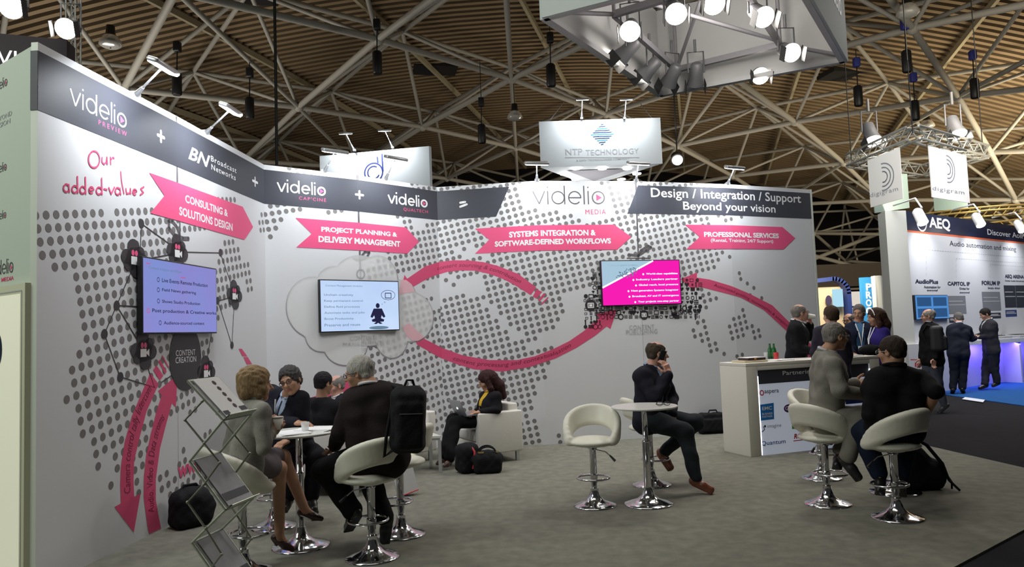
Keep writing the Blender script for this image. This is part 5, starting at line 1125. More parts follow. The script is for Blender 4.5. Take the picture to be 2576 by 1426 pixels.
# ------------------------------------------------------------------ screens on the printed walls
M_S1 = emis('lavender_screen', (.24, .29, .68), .85); M_S2 = emis('pale_blue_screen', (.50, .66, .95), .95); M_S3 = emis('magenta_screen', (.86, .012, .42), 1.0); M_SW = emis('screen_white', (.95, .95, 1), 1.1); M_SK = emis('screen_dark', (.03, .03, .09), .6)
M_SB = emis('screen_ice', (.40, .58, .72), .9); M_SM = emis('screen_mid', (.16, .27, .38), .8); M_SP = emis('screen_pink', (.75, .08, .25), .8)
for nm, mm in (('lavender_screen', M_S1), ('pale_blue_screen', M_S2)):                # soft unevenness of the picture
    nt = mm.node_tree; e = nt.nodes['Emission']; tc = nt.nodes.new('ShaderNodeTexCoord'); n_ = nt.nodes.new('ShaderNodeTexNoise'); n_.inputs['Scale'].default_value = 1.6
    mx = nt.nodes.new('ShaderNodeMixRGB'); c_ = e.inputs[0].default_value[:]; mx.inputs[1].default_value = (c_[0]*1.35, c_[1]*.8, c_[2]*.95, 1) if nm[0] == 'l' else (c_[0]*.75, c_[1]*.8, c_[2]*.9, 1)
    mx.inputs[2].default_value = (c_[0]*.8, c_[1]*1.15, c_[2]*1.05, 1) if nm[0] == 'l' else (c_[0]*1.25, c_[1]*1.15, c_[2]*1.02, 1)
    nt.links.new(tc.outputs['Object'], n_.inputs[0]); nt.links.new(n_.outputs[0], mx.inputs[0]); nt.links.new(mx.outputs[0], e.inputs[0])
def tv(label, tl, tr, br, bl, mscr):
    off = .065; A = [WALL.hit(*p, off) for p in (tl, tr, br, bl)]; a0 = (A[0][0]+A[3][0])/2; a1 = (A[1][0]+A[2][0])/2; z0 = (A[2][1]+A[3][1])/2; z1 = (A[0][1]+A[1][1])/2
    p0, p1 = WALL.p3(a0, 0, off), WALL.p3(a1, 0, off); S = Surf([tuple(p0[:2]), tuple(p1[:2])], 0); W_ = S.SL[-1]; u = S.u[0]; n_ = S.n[0]; R = np.array([[u[0], -n_[0], 0], [u[1], -n_[1], 0], [0, 0, 1.]])
    t = thing('television', label, 'television', S.p3(W_/2, z0, 0), 0, 'flat screens on the printed walls'); c_ = S.p3(W_/2, (z0+z1)/2, -.024)
    mb = MB(); mb.rbox(c_, (W_/2+.014, .022, (z1-z0)/2+.014), .006, R); mb.build('screen_frame', M_BLK, t)
    mb = MB(); mb.box(S.p3(W_/2, (z0+z1)/2, -.054), (W_*.2, .009, .12), R); mb.build('wall_bracket', M_BLK, t)
    mb = MB(); V = [S.p3(0, z0, 0), S.p3(W_, z0, 0), S.p3(W_, z1, 0), S.p3(0, z1, 0)]; mb.add(V, [(0, 1, 2, 3)]); t0_ = t; t = mb.build('display', mscr, t)
    f = lambda x, y: (x*W_, z0 + y*(z1-z0))
    def tx(s_, x0, y0, x1, y1, m, b=0.0, l=None): decal('display_lettering', [tuple(np.array(f(x0 + p[0]*(x1-x0), y0 + p[1]*(y1-y0))) for p in tr_) for tr_ in text_tris(s_, b)[0]], m, 2, t, l, S)
    return t, S, f, tx, W_, z1-z0
t, S, f, tx, W_, H_ = tv('wall screen with a lavender slide listing live events and post production', (358, 645), (541, 680), (547, 835), (363, 836), M_S1)
tx('Content creation workflows', .06, .86, .48, .90, M_SM)
for s_, y, h_, x0, x1, b in (('Live Events Remote Production', .70, .055, .22, .86, .012), ('Field News gathering', .56, .055, .22, .68, .012), ('Shows Studio Production', .41, .045, .22, .74, .012), ('Post production & Creative works', .26, .065, .10, .99, .012), ('Audience-sourced content', .11, .045, .24, .80, .012)):
    tx(s_, x0, y, x1, y+h_, M_SK, b, 'dark text reading ' + s_); decal('bullet', ring(f(x0-.045, y+h_*.5), .018, .018, .006), M_SP if h_ > .06 else M_SK, 2, t, None, S)
for a, b in (((.47, .80), (.53, .80)), ((.03, .93), (.08, .93))): decal('slide_rule', stroke([f(*a), f(*b)], .006, round_=False), M_SP, 2, t, None, S)
t, S, f, tx, W_, H_ = tv('wall screen with a pale blue slide and a meditating figure on the printed cloud', (805, 704), (1000, 710), (1005, 829), (809, 833), M_S2)
tx('Content Management modules', .06, .87, .52, .92, M_SM)
for i, s_ in enumerate(('Unchain creativity', 'Keep permanent control', 'Define fluid processes', 'Automate tasks and jobs', 'Boost Productivity', 'Preserve and reuse')): tx(s_, .04, .685-.118*i, (.40, .52, .48, .54, .40, .48)[i], .74-.118*i, M_SM, .006, 'grey text reading ' + s_)
sc = lambda pts: [np.array(f(*p)) for p in pts]
decal('meditating_figure', disc(f(.715, .50), .026*W_, .052*H_*1.0, 18) + tess(sc([(.66, .44), (.77, .44), (.80, .33), (.815, .27), (.79, .25), (.765, .30), (.755, .24), (.80, .21), (.79, .17), (.74, .165), (.775, .13), (.74, .12), (.715, .145), (.69, .12), (.655, .13), (.69, .165), (.64, .17), (.63, .21), (.675, .24), (.665, .30), (.64, .25), (.615, .27), (.63, .33)])), M_SK, 2, t, 'black meditating figure', S)
decal('figure_shadow', disc(f(.725, .045), .13*W_, .035*H_, 24), M_SM, 2, t, None, S)
decal('thought_bubble', ring(f(.86, .72), .095*W_, .10*H_, .006) + stroke(sc([(.82, .66), (.90, .66), (.90, .76), (.82, .76)]), .010, True) + ring(f(.81, .57), .01, .008, .003) + ring(f(.775, .53), .007, .006, .003), M_SK, 2, t, 'thought bubble with a small television', S)
t, S, f, tx, W_, H_ = tv('wall screen with a magenta slide and a pale picture corner', (1513, 657), (1708, 655), (1713, 762), (1517, 769), M_S3)
decal('slide_picture', tess(sc([(0, .40), (.66, 1), (0, 1)])), M_SB, 2, t, 'pale blue picture of a crowd', S); decal('slide_edge', stroke(sc([(0, .40), (.66, 1)]), .025, round_=False), M_SW, 3, t, None, S)
T = []
for i in range(60):
    k = i/60; T += disc(f(.16 + .20*random.random()+.12*k, .60 + .2*k + .06*random.random()), .012, .010, 6)
decal('slide_crowd', T, M_SM, 3, t, None, S); tx('Creating integrated workflows', .08, .88, .46, .92, M_SM)
for i, s_ in enumerate(('World-class capabilities', 'Industry Leaders partner', 'Global reach, local presence', 'Next generation Systems Integrator', 'Broadcast, AV and IT convergence', 'Your projects one-stop partner')):
    x0 = (.56, .43, .46, .36, .37, .44)[i]; y = .665-.127*i; tx(s_, x0, y, .975, y+.055, M_SW, .03, 'white text reading ' + s_); decal('bullet', disc(f(x0-.035, y+.025), .015, .015, 12), M_SW, 2, t, None, S)

# ------------------------------------------------------------------ brochure rack, light box and bags
rk = thing('brochure_rack', 'folding zigzag brochure rack of aluminium with white sheets, in front of the blonde person', 'rack', atY(515, 1426, 3.7)*[1, 1, 0])
Yr = 3.7; wv = np.array([.05, .25, 0])
def rp(px, py, back=0): return atY(px, py, Yr) + wv*back
M_RK = mat('rack_aluminium', (.55, .60, .50), .35, metal=.55); M_ACR = mat('smoked_acrylic', (.35, .37, .36), .15, alpha=.45)
trays = [((472, 958), (562, 1056)), ((477, 1160), (567, 1282)), ((483, 1365), (572, 1490))]
for i, (a, b) in enumerate(trays):
    A, B = rp(*a), rp(*b); mb = MB()
    for q in (0, 1): mb.tube([A + wv*q, B + wv*q], .007, 6)
    mb.tube([A, A + wv], .006, 6); mb.tube([B, B + wv], .006, 6); mb.build('tray_frame', M_RK, rk)
    d = (B-A)/np.linalg.norm(B-A); nn = np.cross(wv, d); nn /= np.linalg.norm(nn); nn = nn if nn[2] > 0 else -nn
    mb = MB(); V = [A + nn*.004, B + nn*.004, B + wv + nn*.004, A + wv + nn*.004]; mb.add(V + [v - nn*.003 for v in V], [(0, 1, 2, 3), (7, 6, 5, 4), (0, 3, 7, 4), (1, 5, 6, 2)]); mb.build('tray_plate', M_ACR, rk)
    mb = MB(); V = [B + nn*.006, B + wv + nn*.006, B + wv + nn*.045, B + nn*.045]; mb.add(V + [v + d*.004 for v in V], [(0, 1, 2, 3), (7, 6, 5, 4), (3, 2, 6, 7)]); mb.build('tray_lip', M_RK, rk)
    L_ = np.linalg.norm(B-A); sheet = thing('brochure', ('top white leaflet with a column of round pictures, on the highest tray of the rack', 'grey printed brochure on the middle tray of the rack', 'brochure on the lowest visible tray of the rack')[i], 'brochure', A)
    mb = MB(); P = lambda s_, w__, h=0: A + d*L_*s_ + wv*w__ + nn*(.008+h)
    for k in range(3): V = [P(.03, .08, .003*k), P(.97, .08, .003*k), P(.97, .93, .003*k), P(.03, .93, .003*k)]; mb.add(V + [v - nn*.002 for v in V], [(0, 1, 2, 3), (7, 6, 5, 4), (0, 3, 7, 4), (1, 5, 6, 2), (0, 4, 5, 1), (3, 2, 6, 7)])
    mb.build('paper_sheets', M_PAPER if i == 0 else mat('printed_paper', (.42, .42, .46), .6, noise=.25, nscale=18), sheet)
    if i == 0:
        mb = MB()
        for k in range(5): c_ = P(.16+.15*k, .62, .0075); ring_ = [c_ + d*.014*math.cos(t_) + wv/np.linalg.norm(wv)*.014*math.sin(t_) for t_ in np.linspace(0, 2*math.pi, 13)[:-1]]; mb.add(ring_, [tuple(range(12))])
        mb.build('round_pictures', mat('dark_maroon', (.04, .01, .015), .5), sheet)
        mb = MB(); V = [P(.84, .1, .0075), P(.94, .1, .0075), P(.94, .28, .0075), P(.84, .28, .0075)]; mb.add(V, [(0, 1, 2, 3)]); V = [P(.80, .70, .0075), P(.90, .70, .0075), P(.90, .93, .0075), P(.80, .93, .0075)]; mb.add(V, [(0, 1, 2, 3)]); mb.build('dark_blocks', M_BAND, sheet)
    else:
        mb = MB(); V = [P(.74, .1, .0075), P(.88, .1, .0075), P(.88, .93, .0075), P(.74, .93, .0075)]; mb.add(V, [(0, 1, 2, 3)]); mb.build('dark_band', M_BAND, sheet)
for (a, b) in (((562, 1056), (477, 1160)), ((567, 1282), (483, 1365))):
    mb = MB(); A, B = rp(*a), rp(*b)
    for q in (0, 1): mb.tube([A + wv*q, B + wv*q], .007, 6)
    mb.tube([A, A+wv], .006, 6); mb.build('zigzag_frame', M_RK, rk)
    mb = MB(); V = [A + [0, 0, .003], B + [0, 0, .003], B + wv + [0, 0, .003], A + wv + [0, 0, .003]]; mb.add(V, [(0, 1, 2, 3)]); mb.build('acrylic_sheet', M_ACR, rk)
mb = MB()
for q in (-.03, 1.03):
    Z_ = [rp(*p, q) for p in ((511, 1009), (468, 1056), (516, 1114), (555, 1163), (515, 1218), (474, 1262), (520, 1328), (560, 1393), (520, 1445))]; mb.tube(Z_, .0055, 6)
    for z_ in Z_: mb.ell(z_, (.008, .008, .008), n=5)
mb.build('scissor_links', mat('dull_aluminium', (.36, .37, .30), .4, metal=.5), rk)

# cream light box at the far left, against the outer face
la, lb = OUT.hit(62, 900, .06), OUT.hit(-60, 900, .06); zt_ = OUT.hit(62, 711, .06)[1]
t = thing('lit_poster_case', 'cream framed poster case standing at the left edge of the picture', 'display case', OUT.p3(la[0], 0, .2))
mb = MB(); F0 = [OUT.p3(la[0], 0, .06), OUT.p3(lb[0]-.5, 0, .06), OUT.p3(lb[0]-.5, 0, .01), OUT.p3(la[0], 0, .01)]; mb.prism([tuple(p[:2]) for p in F0], .0, zt_); mb.build('case_body', mat('cream_case', (.62, .62, .46), .5), t)
LB = Surf([tuple(OUT.p3(lb[0]-.5, 0, .061)[:2]), tuple(OUT.p3(la[0], 0, .061)[:2])], 0); L_ = LB.SL[-1]
decal('lit_face', tess([(0, .08), (L_-.07, .08), (L_-.07, zt_-.07), (0, zt_-.07)]), mat('lit_cream_face', (.70, .70, .56), .4, emit=(.9, .9, .70), estr=.30), 1, t, None, LB)
decal('frame_groove', stroke([(L_-.05, .04), (L_-.05, zt_-.05), (0, zt_-.05)], .008, round_=False), M_LGREY, 1, t, None, LB)
c_ = LB.hit(-8, 880); decal('round_picture', disc(c_, .10, .13, 32), mat('dark_picture', (.03, .04, .07), .3), 3, t, 'dark round picture', LB)

M_BAG = mat('black_bag_nylon', (.007, .007, .009), .8, bump=.35, bscale=60, spec=.25)
def bag_noise(sc, am): return lambda G: am*(np.sin(G[..., 0]*sc+1.3)*np.sin(G[..., 1]*sc*1.2+.4)*np.sin(G[..., 2]*sc*.9) + .5*np.sin(G[..., 0]*sc*2.3)*np.sin(G[..., 2]*sc*2.1+1))
def bag(name, label, c, h, rz, parts, cat='bag'):
    t = thing(name, label, cat, (c[0], c[1], 0)); s = Sdf(.012); R = Rz(rz); s.box((c[0], c[1], h[2]), h, R, min(h)*.55, .02); s.noise = bag_noise(30, .006); parts(s, R, np.array([c[0], c[1], 0.])); sdf_obj('bag_body', s, M_BAG, t); return t, R
p = atZ(462, 1322) + np.array([.07, -.02, 0])
def f1(s, R, o): s.ell(o + R @ np.array([0, 0, .26]), (.16, .11, .09), R, .05); s.ell(o + R @ np.array([.10, -.04, .14]), (.10, .09, .12), R, .04)
t, R1 = bag('shoulder_bag', 'black bag lying on the floor against the left wall behind the brochure rack', p, (.165, .12, .14), .9, f1)
mb = MB(); o = np.array([p[0], p[1], 0]); mb.tube([o + R1 @ np.array(v) for v in ((-.12, 0, .27), (-.06, 0, .36), (.04, -.02, .36), (.12, 0, .27))], .012, 8); mb.build('strap', M_BAG, t)
p = atZ(1175, 1190); p = p + np.array([0, .05, 0])
def f2(s, R, o): s.ell(o + R @ np.array([0, -.02, .24]), (.12, .10, .10), R, .05)
t, R1 = bag('backpack', 'black backpack with a red stripe on the floor before the sofa', p, (.12, .12, .16), .5, f2, 'backpack')
mb = MB(); o = np.array([p[0], p[1], 0]); mb.tube([o + np.array(v) for v in ((.075, -.12, .06), (.10, -.13, .16), (.095, -.11, .25), (.05, -.06, .31))], .013, 8); mb.build('red_stripe', mat('red_nylon', (.42, .02, .03), .5), t)
p = atZ(1222, 1190); p = p + np.array([.02, .02, 0])
def f3(s, R, o): s.ell(o + R @ np.array([0, 0, .16]), (.19, .10, .10), R, .04)
t, R1 = bag('handbag', 'black leather handbag with gold clasps on the floor before the sofa', p, (.16, .09, .10), .12, f3, 'handbag')
o = np.array([p[0], p[1], 0])
for dy in (-.05, .05): mb = MB(); mb.tube([o + R1 @ np.array([.11*math.cos(a), dy, .2 + .10*math.sin(a)]) for a in np.linspace(0, math.pi, 12)], .009, 6); mb.build('handle', M_BAG, t)
mb = MB()
for x in (-.09, -.06, .11): mb.box(o + R1 @ np.array([x, -.085, .245]), (.016, .006, .008), R1)
mb.build('gold_clasps', mat('gold_metal', (.70, .50, .15), .3, metal=.9), t)
p = atZ(1797, 1090)
def f4(s, R, o): s.box(o + R @ np.array([0, -.07, .13]), (.19, .03, .09), R, .02, .02)
t, R1 = bag('laptop_bag', 'black laptop bag leaning on the right wall behind the man on the phone', p + [0, .02, 0], (.23, .07, .15), .1, f4)
o = np.array([p[0], p[1]+.02, 0]); mb = MB(); mb.tube([o + R1 @ np.array(v) for v in ((-.07, 0, .29), (-.05, 0, .335), (.05, 0, .335), (.07, 0, .29))], .011, 8); mb.build('handle', M_BAG, t)
p = atZ(2318, 1228)
def f5(s, R, o): s.chain([o + [-.06, 0, .12], o + [-.08, 0, .28], o + [-.13, 0, .44]], [.14, .13, .07], .05); s.ell(o + [.08, -.05, .14], (.12, .12, .14), None, .05)
t, R1 = bag('backpack', 'large black backpack on the floor behind the stool of the man in the polo shirt', p, (.15, .13, .13), .1, f5, 'backpack')
o = np.array([p[0], p[1], 0]); mb = MB(); mb.tube([o + np.array(v) for v in ((-.12, -.08, .50), (.0, -.14, .42), (.12, -.16, .25), (.17, -.16, .10), (.24, -.2, .012))], [.014, .016, .016, .012, .010], 8); mb.tube([o + np.array(v) for v in ((.13, -.14, .20), (.2, -.15, .08), (.19, -.16, .02))], .009, 8); mb.build('strap', M_BAG, t)
# white paper bag with red base rim
p = atZ(1026, 1246); t = thing('paper_bag', 'white paper carrier bag with a red rim standing right of the grey-haired man', 'bag', p); Rb = Rz(.45)
mb = MB(); o = p; P8 = [(-.10, -.045, 0), (.10, -.045, 0), (.10, .045, 0), (-.10, .045, 0), (-.115, -.02, .30), (.115, -.02, .30), (.115, .02, .30), (-.115, .02, .30)]
tilt = Ry(-.25); V = [o + Rb @ tilt @ np.array(v) + [0, 0, .03] for v in P8]; mb.add(V, [(0, 3, 2, 1), (0, 1, 5, 4), (1, 2, 6, 5), (2, 3, 7, 6), (3, 0, 4, 7)]); mb.build('bag_body', M_PAPER, t)
mb = MB(); mb.tube([V[0], V[1], V[2], V[3]], .006, 6, closed=True); mb.build('red_rim', M_RED, t)
mb = MB(); mb.tube([o + Rb @ tilt @ np.array([.05*math.cos(a), -.0, .30 + .07*math.sin(a)]) + [0, 0, .03] for a in np.linspace(0, math.pi, 10)], .003, 5); mb.build('cord_handle', M_PAPER, t)
# ------------------------------------------------------------------ people: one continuous body surface, clothes as their own surfaces
def V3(*a): return np.array(a, float)
def unit(v): v = np.array(v, float); return v/(np.linalg.norm(v) + 1e-12)
def head_frame(yaw, pitch=0.0, roll=0.0):
    """yaw 0 looks away from the camera (+Y), counter-clockwise from above; pitch up positive"""
    return Rz(math.radians(yaw)) @ Rx(math.radians(pitch)) @ Ry(math.radians(roll))
SKINS = {'fair': (.56, .33, .24), 'tan': (.46, .25, .16), 'dark': (.34, .18, .11), 'pink': (.60, .32, .24)}
def skin(n): return mat('skin_' + n, SKINS[n], .5, noise=.06, nscale=25, spec=.35)
def wrinkle(am, sc, ph=0.0):
    return lambda G: am*(np.sin(G[..., 0]*sc + 2*np.sin(G[..., 2]*sc*.6 + ph) + ph)*np.sin(G[..., 2]*sc*1.3 + 1.7*np.sin(G[..., 1]*sc*.7)) + .6*np.sin(G[..., 1]*sc*1.7 + G[..., 2]*sc*.9 + ph))
def head_sdf(s, c, R, nose=1.0, jaw=1.0, female=False):
    P = lambda x, y, z: c + R @ V3(x, y, z)
    s.ell(P(0, -.014, .030), (.075, .097, .086), R, .02); s.ell(P(0, .026, -.040), (.056*jaw, .068, .080), R, .035)
    s.ell(P(0, .068, -.098), (.023*jaw, .020, .018), R, .025)
    s.cone(P(-.034, .078, .020), P(.034, .078, .020), .012, k=.018)
    for x in (-1, 1): s.ell(P(x*.036, .062, -.030), (.024, .022, .022), R, .025)
    for x in (-1, 1): s.ell(P(x*.031, .101, .002), (.017, .014, .012), R, .012).sub(.010)
    s.cone(P(0, .088, .008), P(0, .109*nose + .004, -.030), .0075, .0125, .012)
    for x in (-1, 1): s.ell(P(x*.010, .097, -.034), (.008, .010, .007), R, .008)
    s.cone(P(-.019, .085, -.064), P(.019, .085, -.064), .0062, k=.007); s.cone(P(-.015, .084, -.074), P(.015, .084, -.074), .0068, k=.007)
    for x in (-1, 1): s.ell(P(x*.077, -.008, -.008), (.009, .019, .031), R @ Rz(x*-.35), .006); s.ell(P(x*.084, -.004, -.006), (.005, .010, .016), R, .003).sub(.004)
def hand_sdf(s, w, d, n, side, curl=(25, 30, 20), spread=1.0, sc=1.0, thumb=1.0):
    """w wrist, d direction of the palm, n palm normal (the side the fingers close to), side +1 thumb along x = d x n"""
    d = unit(d); n = unit(n - d*(n @ d)); x = np.cross(d, n)*side; R = np.array([x, d, n]).T
    s.box(w + d*.048*sc, (.040*sc, .050*sc, .0135*sc), R, .013*sc, .012); s.cone(w - d*.03, w + d*.02, .026*sc, .027*sc, .015)
    L = [(.028, .040, .024, .018), (.009, .045, .028, .020), (-.0105, .042, .026, .019), (-.029, .032, .020, .016)]
    for i, (ox, a, b, c_) in enumerate(L):
        p = w + d*(.092 - abs(ox-.005)*.25)*sc + x*ox*sc; ang = 0; pts = [p - d*.012]; r = [.0098*sc]
        for l, cu in zip((a, b, c_), curl):
            ang += math.radians(cu*(1 + .12*i)); dirv = d*math.cos(ang) + n*math.sin(ang) + x*ox*1.6*spread; p = p + unit(dirv)*l*sc; pts.append(p); r.append(r[-1]*.91)
        s.chain(pts, r, .004)
    p = w + d*.022*sc + x*.030*sc; q1 = p + unit(x*.75 + d*.6 + n*.25*thumb)*.042*sc; q2 = q1 + unit(x*.3 + d*.85 + n*.4*thumb)*.032*sc; q3 = q2 + unit(x*.0 + d*.9 + n*.5*thumb)*.024*sc
    s.chain([p, q1, q2, q3], [.0145*sc, .0125*sc, .0105*sc, .0085*sc], .008)
def hair_sdf(kind, c, R, res):
    P = lambda x, y, z: c + R @ V3(x, y, z); s = Sdf(res)
    if kind in ('short', 'curly', 'thin', 'sides'):
        g = {'short': .010, 'curly': .015, 'thin': .007, 'sides': .007}[kind]
        s.ell(P(0, -.016, .034), (.075+g, .097+g, .086+g), R, 0); s.cone(P(-.040, -.062, -.030), P(.040, -.062, -.030), .026+g*.4, k=.025)
        for x in (-1, 1): s.ell(P(x*.072, .022, .006), (.007, .012, .022), R, .008)
        s.ell(P(0, .098, -.030), (.070, .068, .098), R, 0).sub(.008); s.ell(P(0, .06, -.095), (.11, .085, .065), R, 0).sub(.008)
        s.cut(P(0, 0, -.058), R @ V3(0, .30, -1))
        if kind == 'sides': s.ell(P(0, .02, .115), (.062, .10, .075), R, 0).sub(.01)
        for x in (-1, 1): s.ell(P(x*.092, -.004, -.012), (.016, .022, .030), R, 0).sub(.004)
    elif kind == 'bob':
        s.ell(P(0, -.018, .036), (.093, .116, .098), R, 0); s.ell(P(0, -.060, -.045), (.082, .058, .075), R, .04)
        for x in (-1, 1): s.ell(P(x*.072, .015, -.030), (.026, .055, .070), R, .02)
        s.ell(P(0, .105, -.035), (.062, .062, .098), R, 0).sub(.012); s.cut(P(0, 0, -.125), R @ V3(0, .2, -1))
    elif kind == 'long':
        s.ell(P(0, -.018, .036), (.090, .112, .096), R, 0); s.chain([P(0, -.07, .0), P(.01, -.105, -.13), P(.02, -.11, -.28)], [.085, .075, .040], .04)
        for x in (-1, 1): s.chain([P(x*.070, .0, .02), P(x*.085, .005, -.10), P(x*.080, .015, -.22)], [.034, .036, .020], .02)
        s.ell(P(0, .108, -.035), (.062, .064, .100), R, 0).sub(.010)
    sc = 190 if kind == 'curly' else 150
    am = .0050 if kind == 'curly' else (.0045 if kind == 'bob' else .0030)
    def nz(G):
        L = (G - c) @ R; return am*np.sin(L[..., 0]*sc + 3*np.sin(L[..., 2]*40))*np.sin(L[..., 1]*sc*.35 + L[..., 2]*sc*(.8 if kind == 'curly' else .25))
    s.noise = nz; return s
def hair_mat(n, col):
    if n in MATS: return MATS[n]
    m = mat(n, col, .62, spec=.22); nt = m.node_tree; b = nt.nodes['Principled BSDF']; tc = nt.nodes.new('ShaderNodeTexCoord'); mp = nt.nodes.new('ShaderNodeMapping'); mp.inputs['Scale'].default_value = (95, 95, 14)
    n1 = nt.nodes.new('ShaderNodeTexNoise'); n1.inputs['Scale'].default_value = 1.6; n1.inputs['Detail'].default_value = 5; nt.links.new(tc.outputs['Object'], mp.inputs[0]); nt.links.new(mp.outputs[0], n1.inputs[0])
    r = nt.nodes.new('ShaderNodeMixRGB'); r.inputs[1].default_value = (*[c*.45 for c in col], 1); r.inputs[2].default_value = (*[min(1, c*1.6) for c in col], 1); nt.links.new(n1.outputs[0], r.inputs[0]); nt.links.new(r.outputs[0], b.inputs['Base Color'])
    bp = nt.nodes.new('ShaderNodeBump'); bp.inputs['Strength'].default_value = .9; bp.inputs['Distance'].default_value = .012; nt.links.new(n1.outputs[0], bp.inputs['Height']); nt.links.new(bp.outputs[0], b.inputs['Normal'])
    return m
def figure(name_label, Y, J, head, skin_='fair', hair=('short', (.05, .04, .03)), top=('suit', (.02, .02, .03)), legs=('trousers', (.02, .02, .03)), shoes=('shoe', (.02, .015, .01)),
           hands=None, build=1.0, fem=False, fine=True, shirt=(.55, .62, .75), glasses=None, jac_hem=.02, sleeve=1.0, belly=0.0, headscale=1.0, tie=None, group=None, lean_cut=None, coat_open=False):
    j = {}
    for k, v in J.items(): j[k] = atY(v[0], v[1], Y + (v[2] if len(v) > 2 else 0))
    hp = (j['hipL'] + j['hipR'])/2 if 'hipL' in j else j['hip']
    r_ = unit(j['shR'] - j['shL']); up = unit(j['neck'] - hp); fw = unit(np.cross(up, r_)); r_ = np.cross(fw, up)
    if 'hipL' not in j: hr = unit(V3(r_[0], r_[1], 0)); j['hipL'] = hp - hr*.09*build; j['hipR'] = hp + hr*.09*build
    b = build; hc = j['head']; HR = head_frame(*head); t = thing('person', name_label, 'person', (hp[0], hp[1], 0.0), 0, group)
    res = .010 if fine else .016; SK = skin(skin_)
    nb = j['neck']; chest = nb - up*.17 + fw*.0; waist = hp + up*.17
    sw = np.linalg.norm(j['shR']-j['shL'])/2
    def torso(s, g, k=.04):
        for x in (-1, 1):
            s.chain([hp + r_*x*.075*b, waist + r_*x*.065*b + fw*belly*.3, chest + r_*x*.082*b + fw*.01, nb - up*.075 + r_*x*sw*.62], [.100*b+g, .088*b+g+belly*.3, .098*b+g, .060*b+g], k)
        if belly: s.ell(waist + fw*(.05+belly) + up*-.01, (.12*b, .09*b, .12*b), np.array([r_, fw, up]).T, .05)
        s.chain([j['shL'] - up*.012, nb - up*.055 - fw*.005, j['shR'] - up*.012], [.050*b+g, .070*b+g, .050*b+g], .04); s.ell(nb - up*.14 + fw*(.035 if not fem else .045), (.13*b, .085*b+g, .10*b), np.array([r_, fw, up]).T, .05)
        if fem:
            for x in (-1, 1): s.ell(nb - up*.20 + fw*.085 + r_*x*.065, (.055, .05, .055), None, .04)
    ba = min(b, 1.1); a0, a1, a2 = (.050*ba, .040*ba, .028*ba) if not fem else (.042*b, .033*b, .024*b)
    # ---- body
    s = Sdf(max(res, .012)); torso(s, -.012); s.chain([nb - up*.05, nb + up*.02, hc + HR @ V3(0, -.02, -.06)], [.060*b, .054*b, .052*b], .02)
    for q in 'LR':
        s.chain([j['sh'+q], j['el'+q], j['wr'+q]], [a0, a1, a2], .02)
        s.chain([j['hip'+q], j['kn'+q], j['an'+q]], [.088*b, .054*b, .036*b], .03)
        ca = j['kn'+q]*.68 + j['an'+q]*.32; 
        s.chain([j['an'+q], j['an'+q]*.25 + j['toe'+q]*.75 + V3(0, 0, .008)], [.030, .014], .02)
    Vb, Fb = s.mesh(); parts = [(Vb, Fb, 0)]
    s = Sdf(.0045 if fine else .008); head_sdf(s, hc, HR, jaw=.92 if fem else 1.0); s.chain([nb + up*.0, nb + up*.02, hc + HR @ V3(0, -.02, -.05)], [.058*b, .053*b, .050*b], .02)
    Vb, Fb = s.mesh(); parts.append((Vb, Fb, 0))
    LIP = mat('lips_' + skin_, tuple(c_*f for c_, f in zip(SKINS[skin_], (.85, .55, .6))), .45)
    for q in 'LR':
        h = (hands or {}).get(q)
        dflt = unit(j['wr'+q] - j['el'+q]); side = 1 if q == 'R' else -1
        if h is None: d, n, cu = dflt, -r_*side if False else unit(np.cross(dflt, fw)*side) if abs(dflt @ fw) < .9 else -up, (20, 25, 15)
        else: d, n, cu = (unit(V3(*h[0])) if h[0] is not None else dflt), unit(V3(*h[1])), h[2]
        s = Sdf(.0038 if fine else .006); hand_sdf(s, j['wr'+q], d, n, side*(1 if (len(h) < 4 if h else True) else -1), cu, sc=.92 if fem else 1.0); Vb, Fb = s.mesh(); parts.append((Vb, Fb, 0))
    body = add_np('body', parts, [SK, LIP], t)
    L = (np.array([v.co[:] for v in body.data.vertices]) - hc) @ HR
    lipv = (L[:, 1] > .070) & (np.abs(L[:, 0]) < .024) & (np.abs(L[:, 2] + .069) < .0115)
    mi = np.zeros(len(body.data.polygons), np.int32); vi = np.zeros(len(mi)*4, np.int32); body.data.polygons.foreach_get('material_index', mi)
    vi = np.array([p.vertices[0] for p in body.data.polygons]); mi[lipv[vi]] = 1; body.data.polygons.foreach_set('material_index', mi)
    P = lambda x, y, z: hc + HR @ V3(x, y, z)
    mb = MB()
    for x in (-1, 1): mb.ell(P(x*.031, .0775, .0), (.0125, .0118, .0070), HR, n=8, mi=0); mb.ell(P(x*.031, .0870, .0), (.0062, .0035, .0058), HR, n=6, mi=1)
    mb.build('eyes', [mat('eye_white', (.62, .58, .54), .3), mat('dark_iris', (.03, .02, .015), .2)], t)
    HM = hair_mat('hair_%02d%02d%02d' % tuple(int(c_*99) for c_ in hair[1]), hair[1])
    mb = MB()
    for x in (-1, 1): mb.tube([P(x*.016, .089, .019), P(x*.030, .092, .024), P(x*.046, .080, .019)], [.003, .0042, .0025], 6)
    mb.build('eyebrows', HM, t)
    if hair[0] != 'bald':
        hs = hair_sdf(hair[0], hc, HR, .006 if fine else .009); sdf_obj('hair', hs, HM, t)
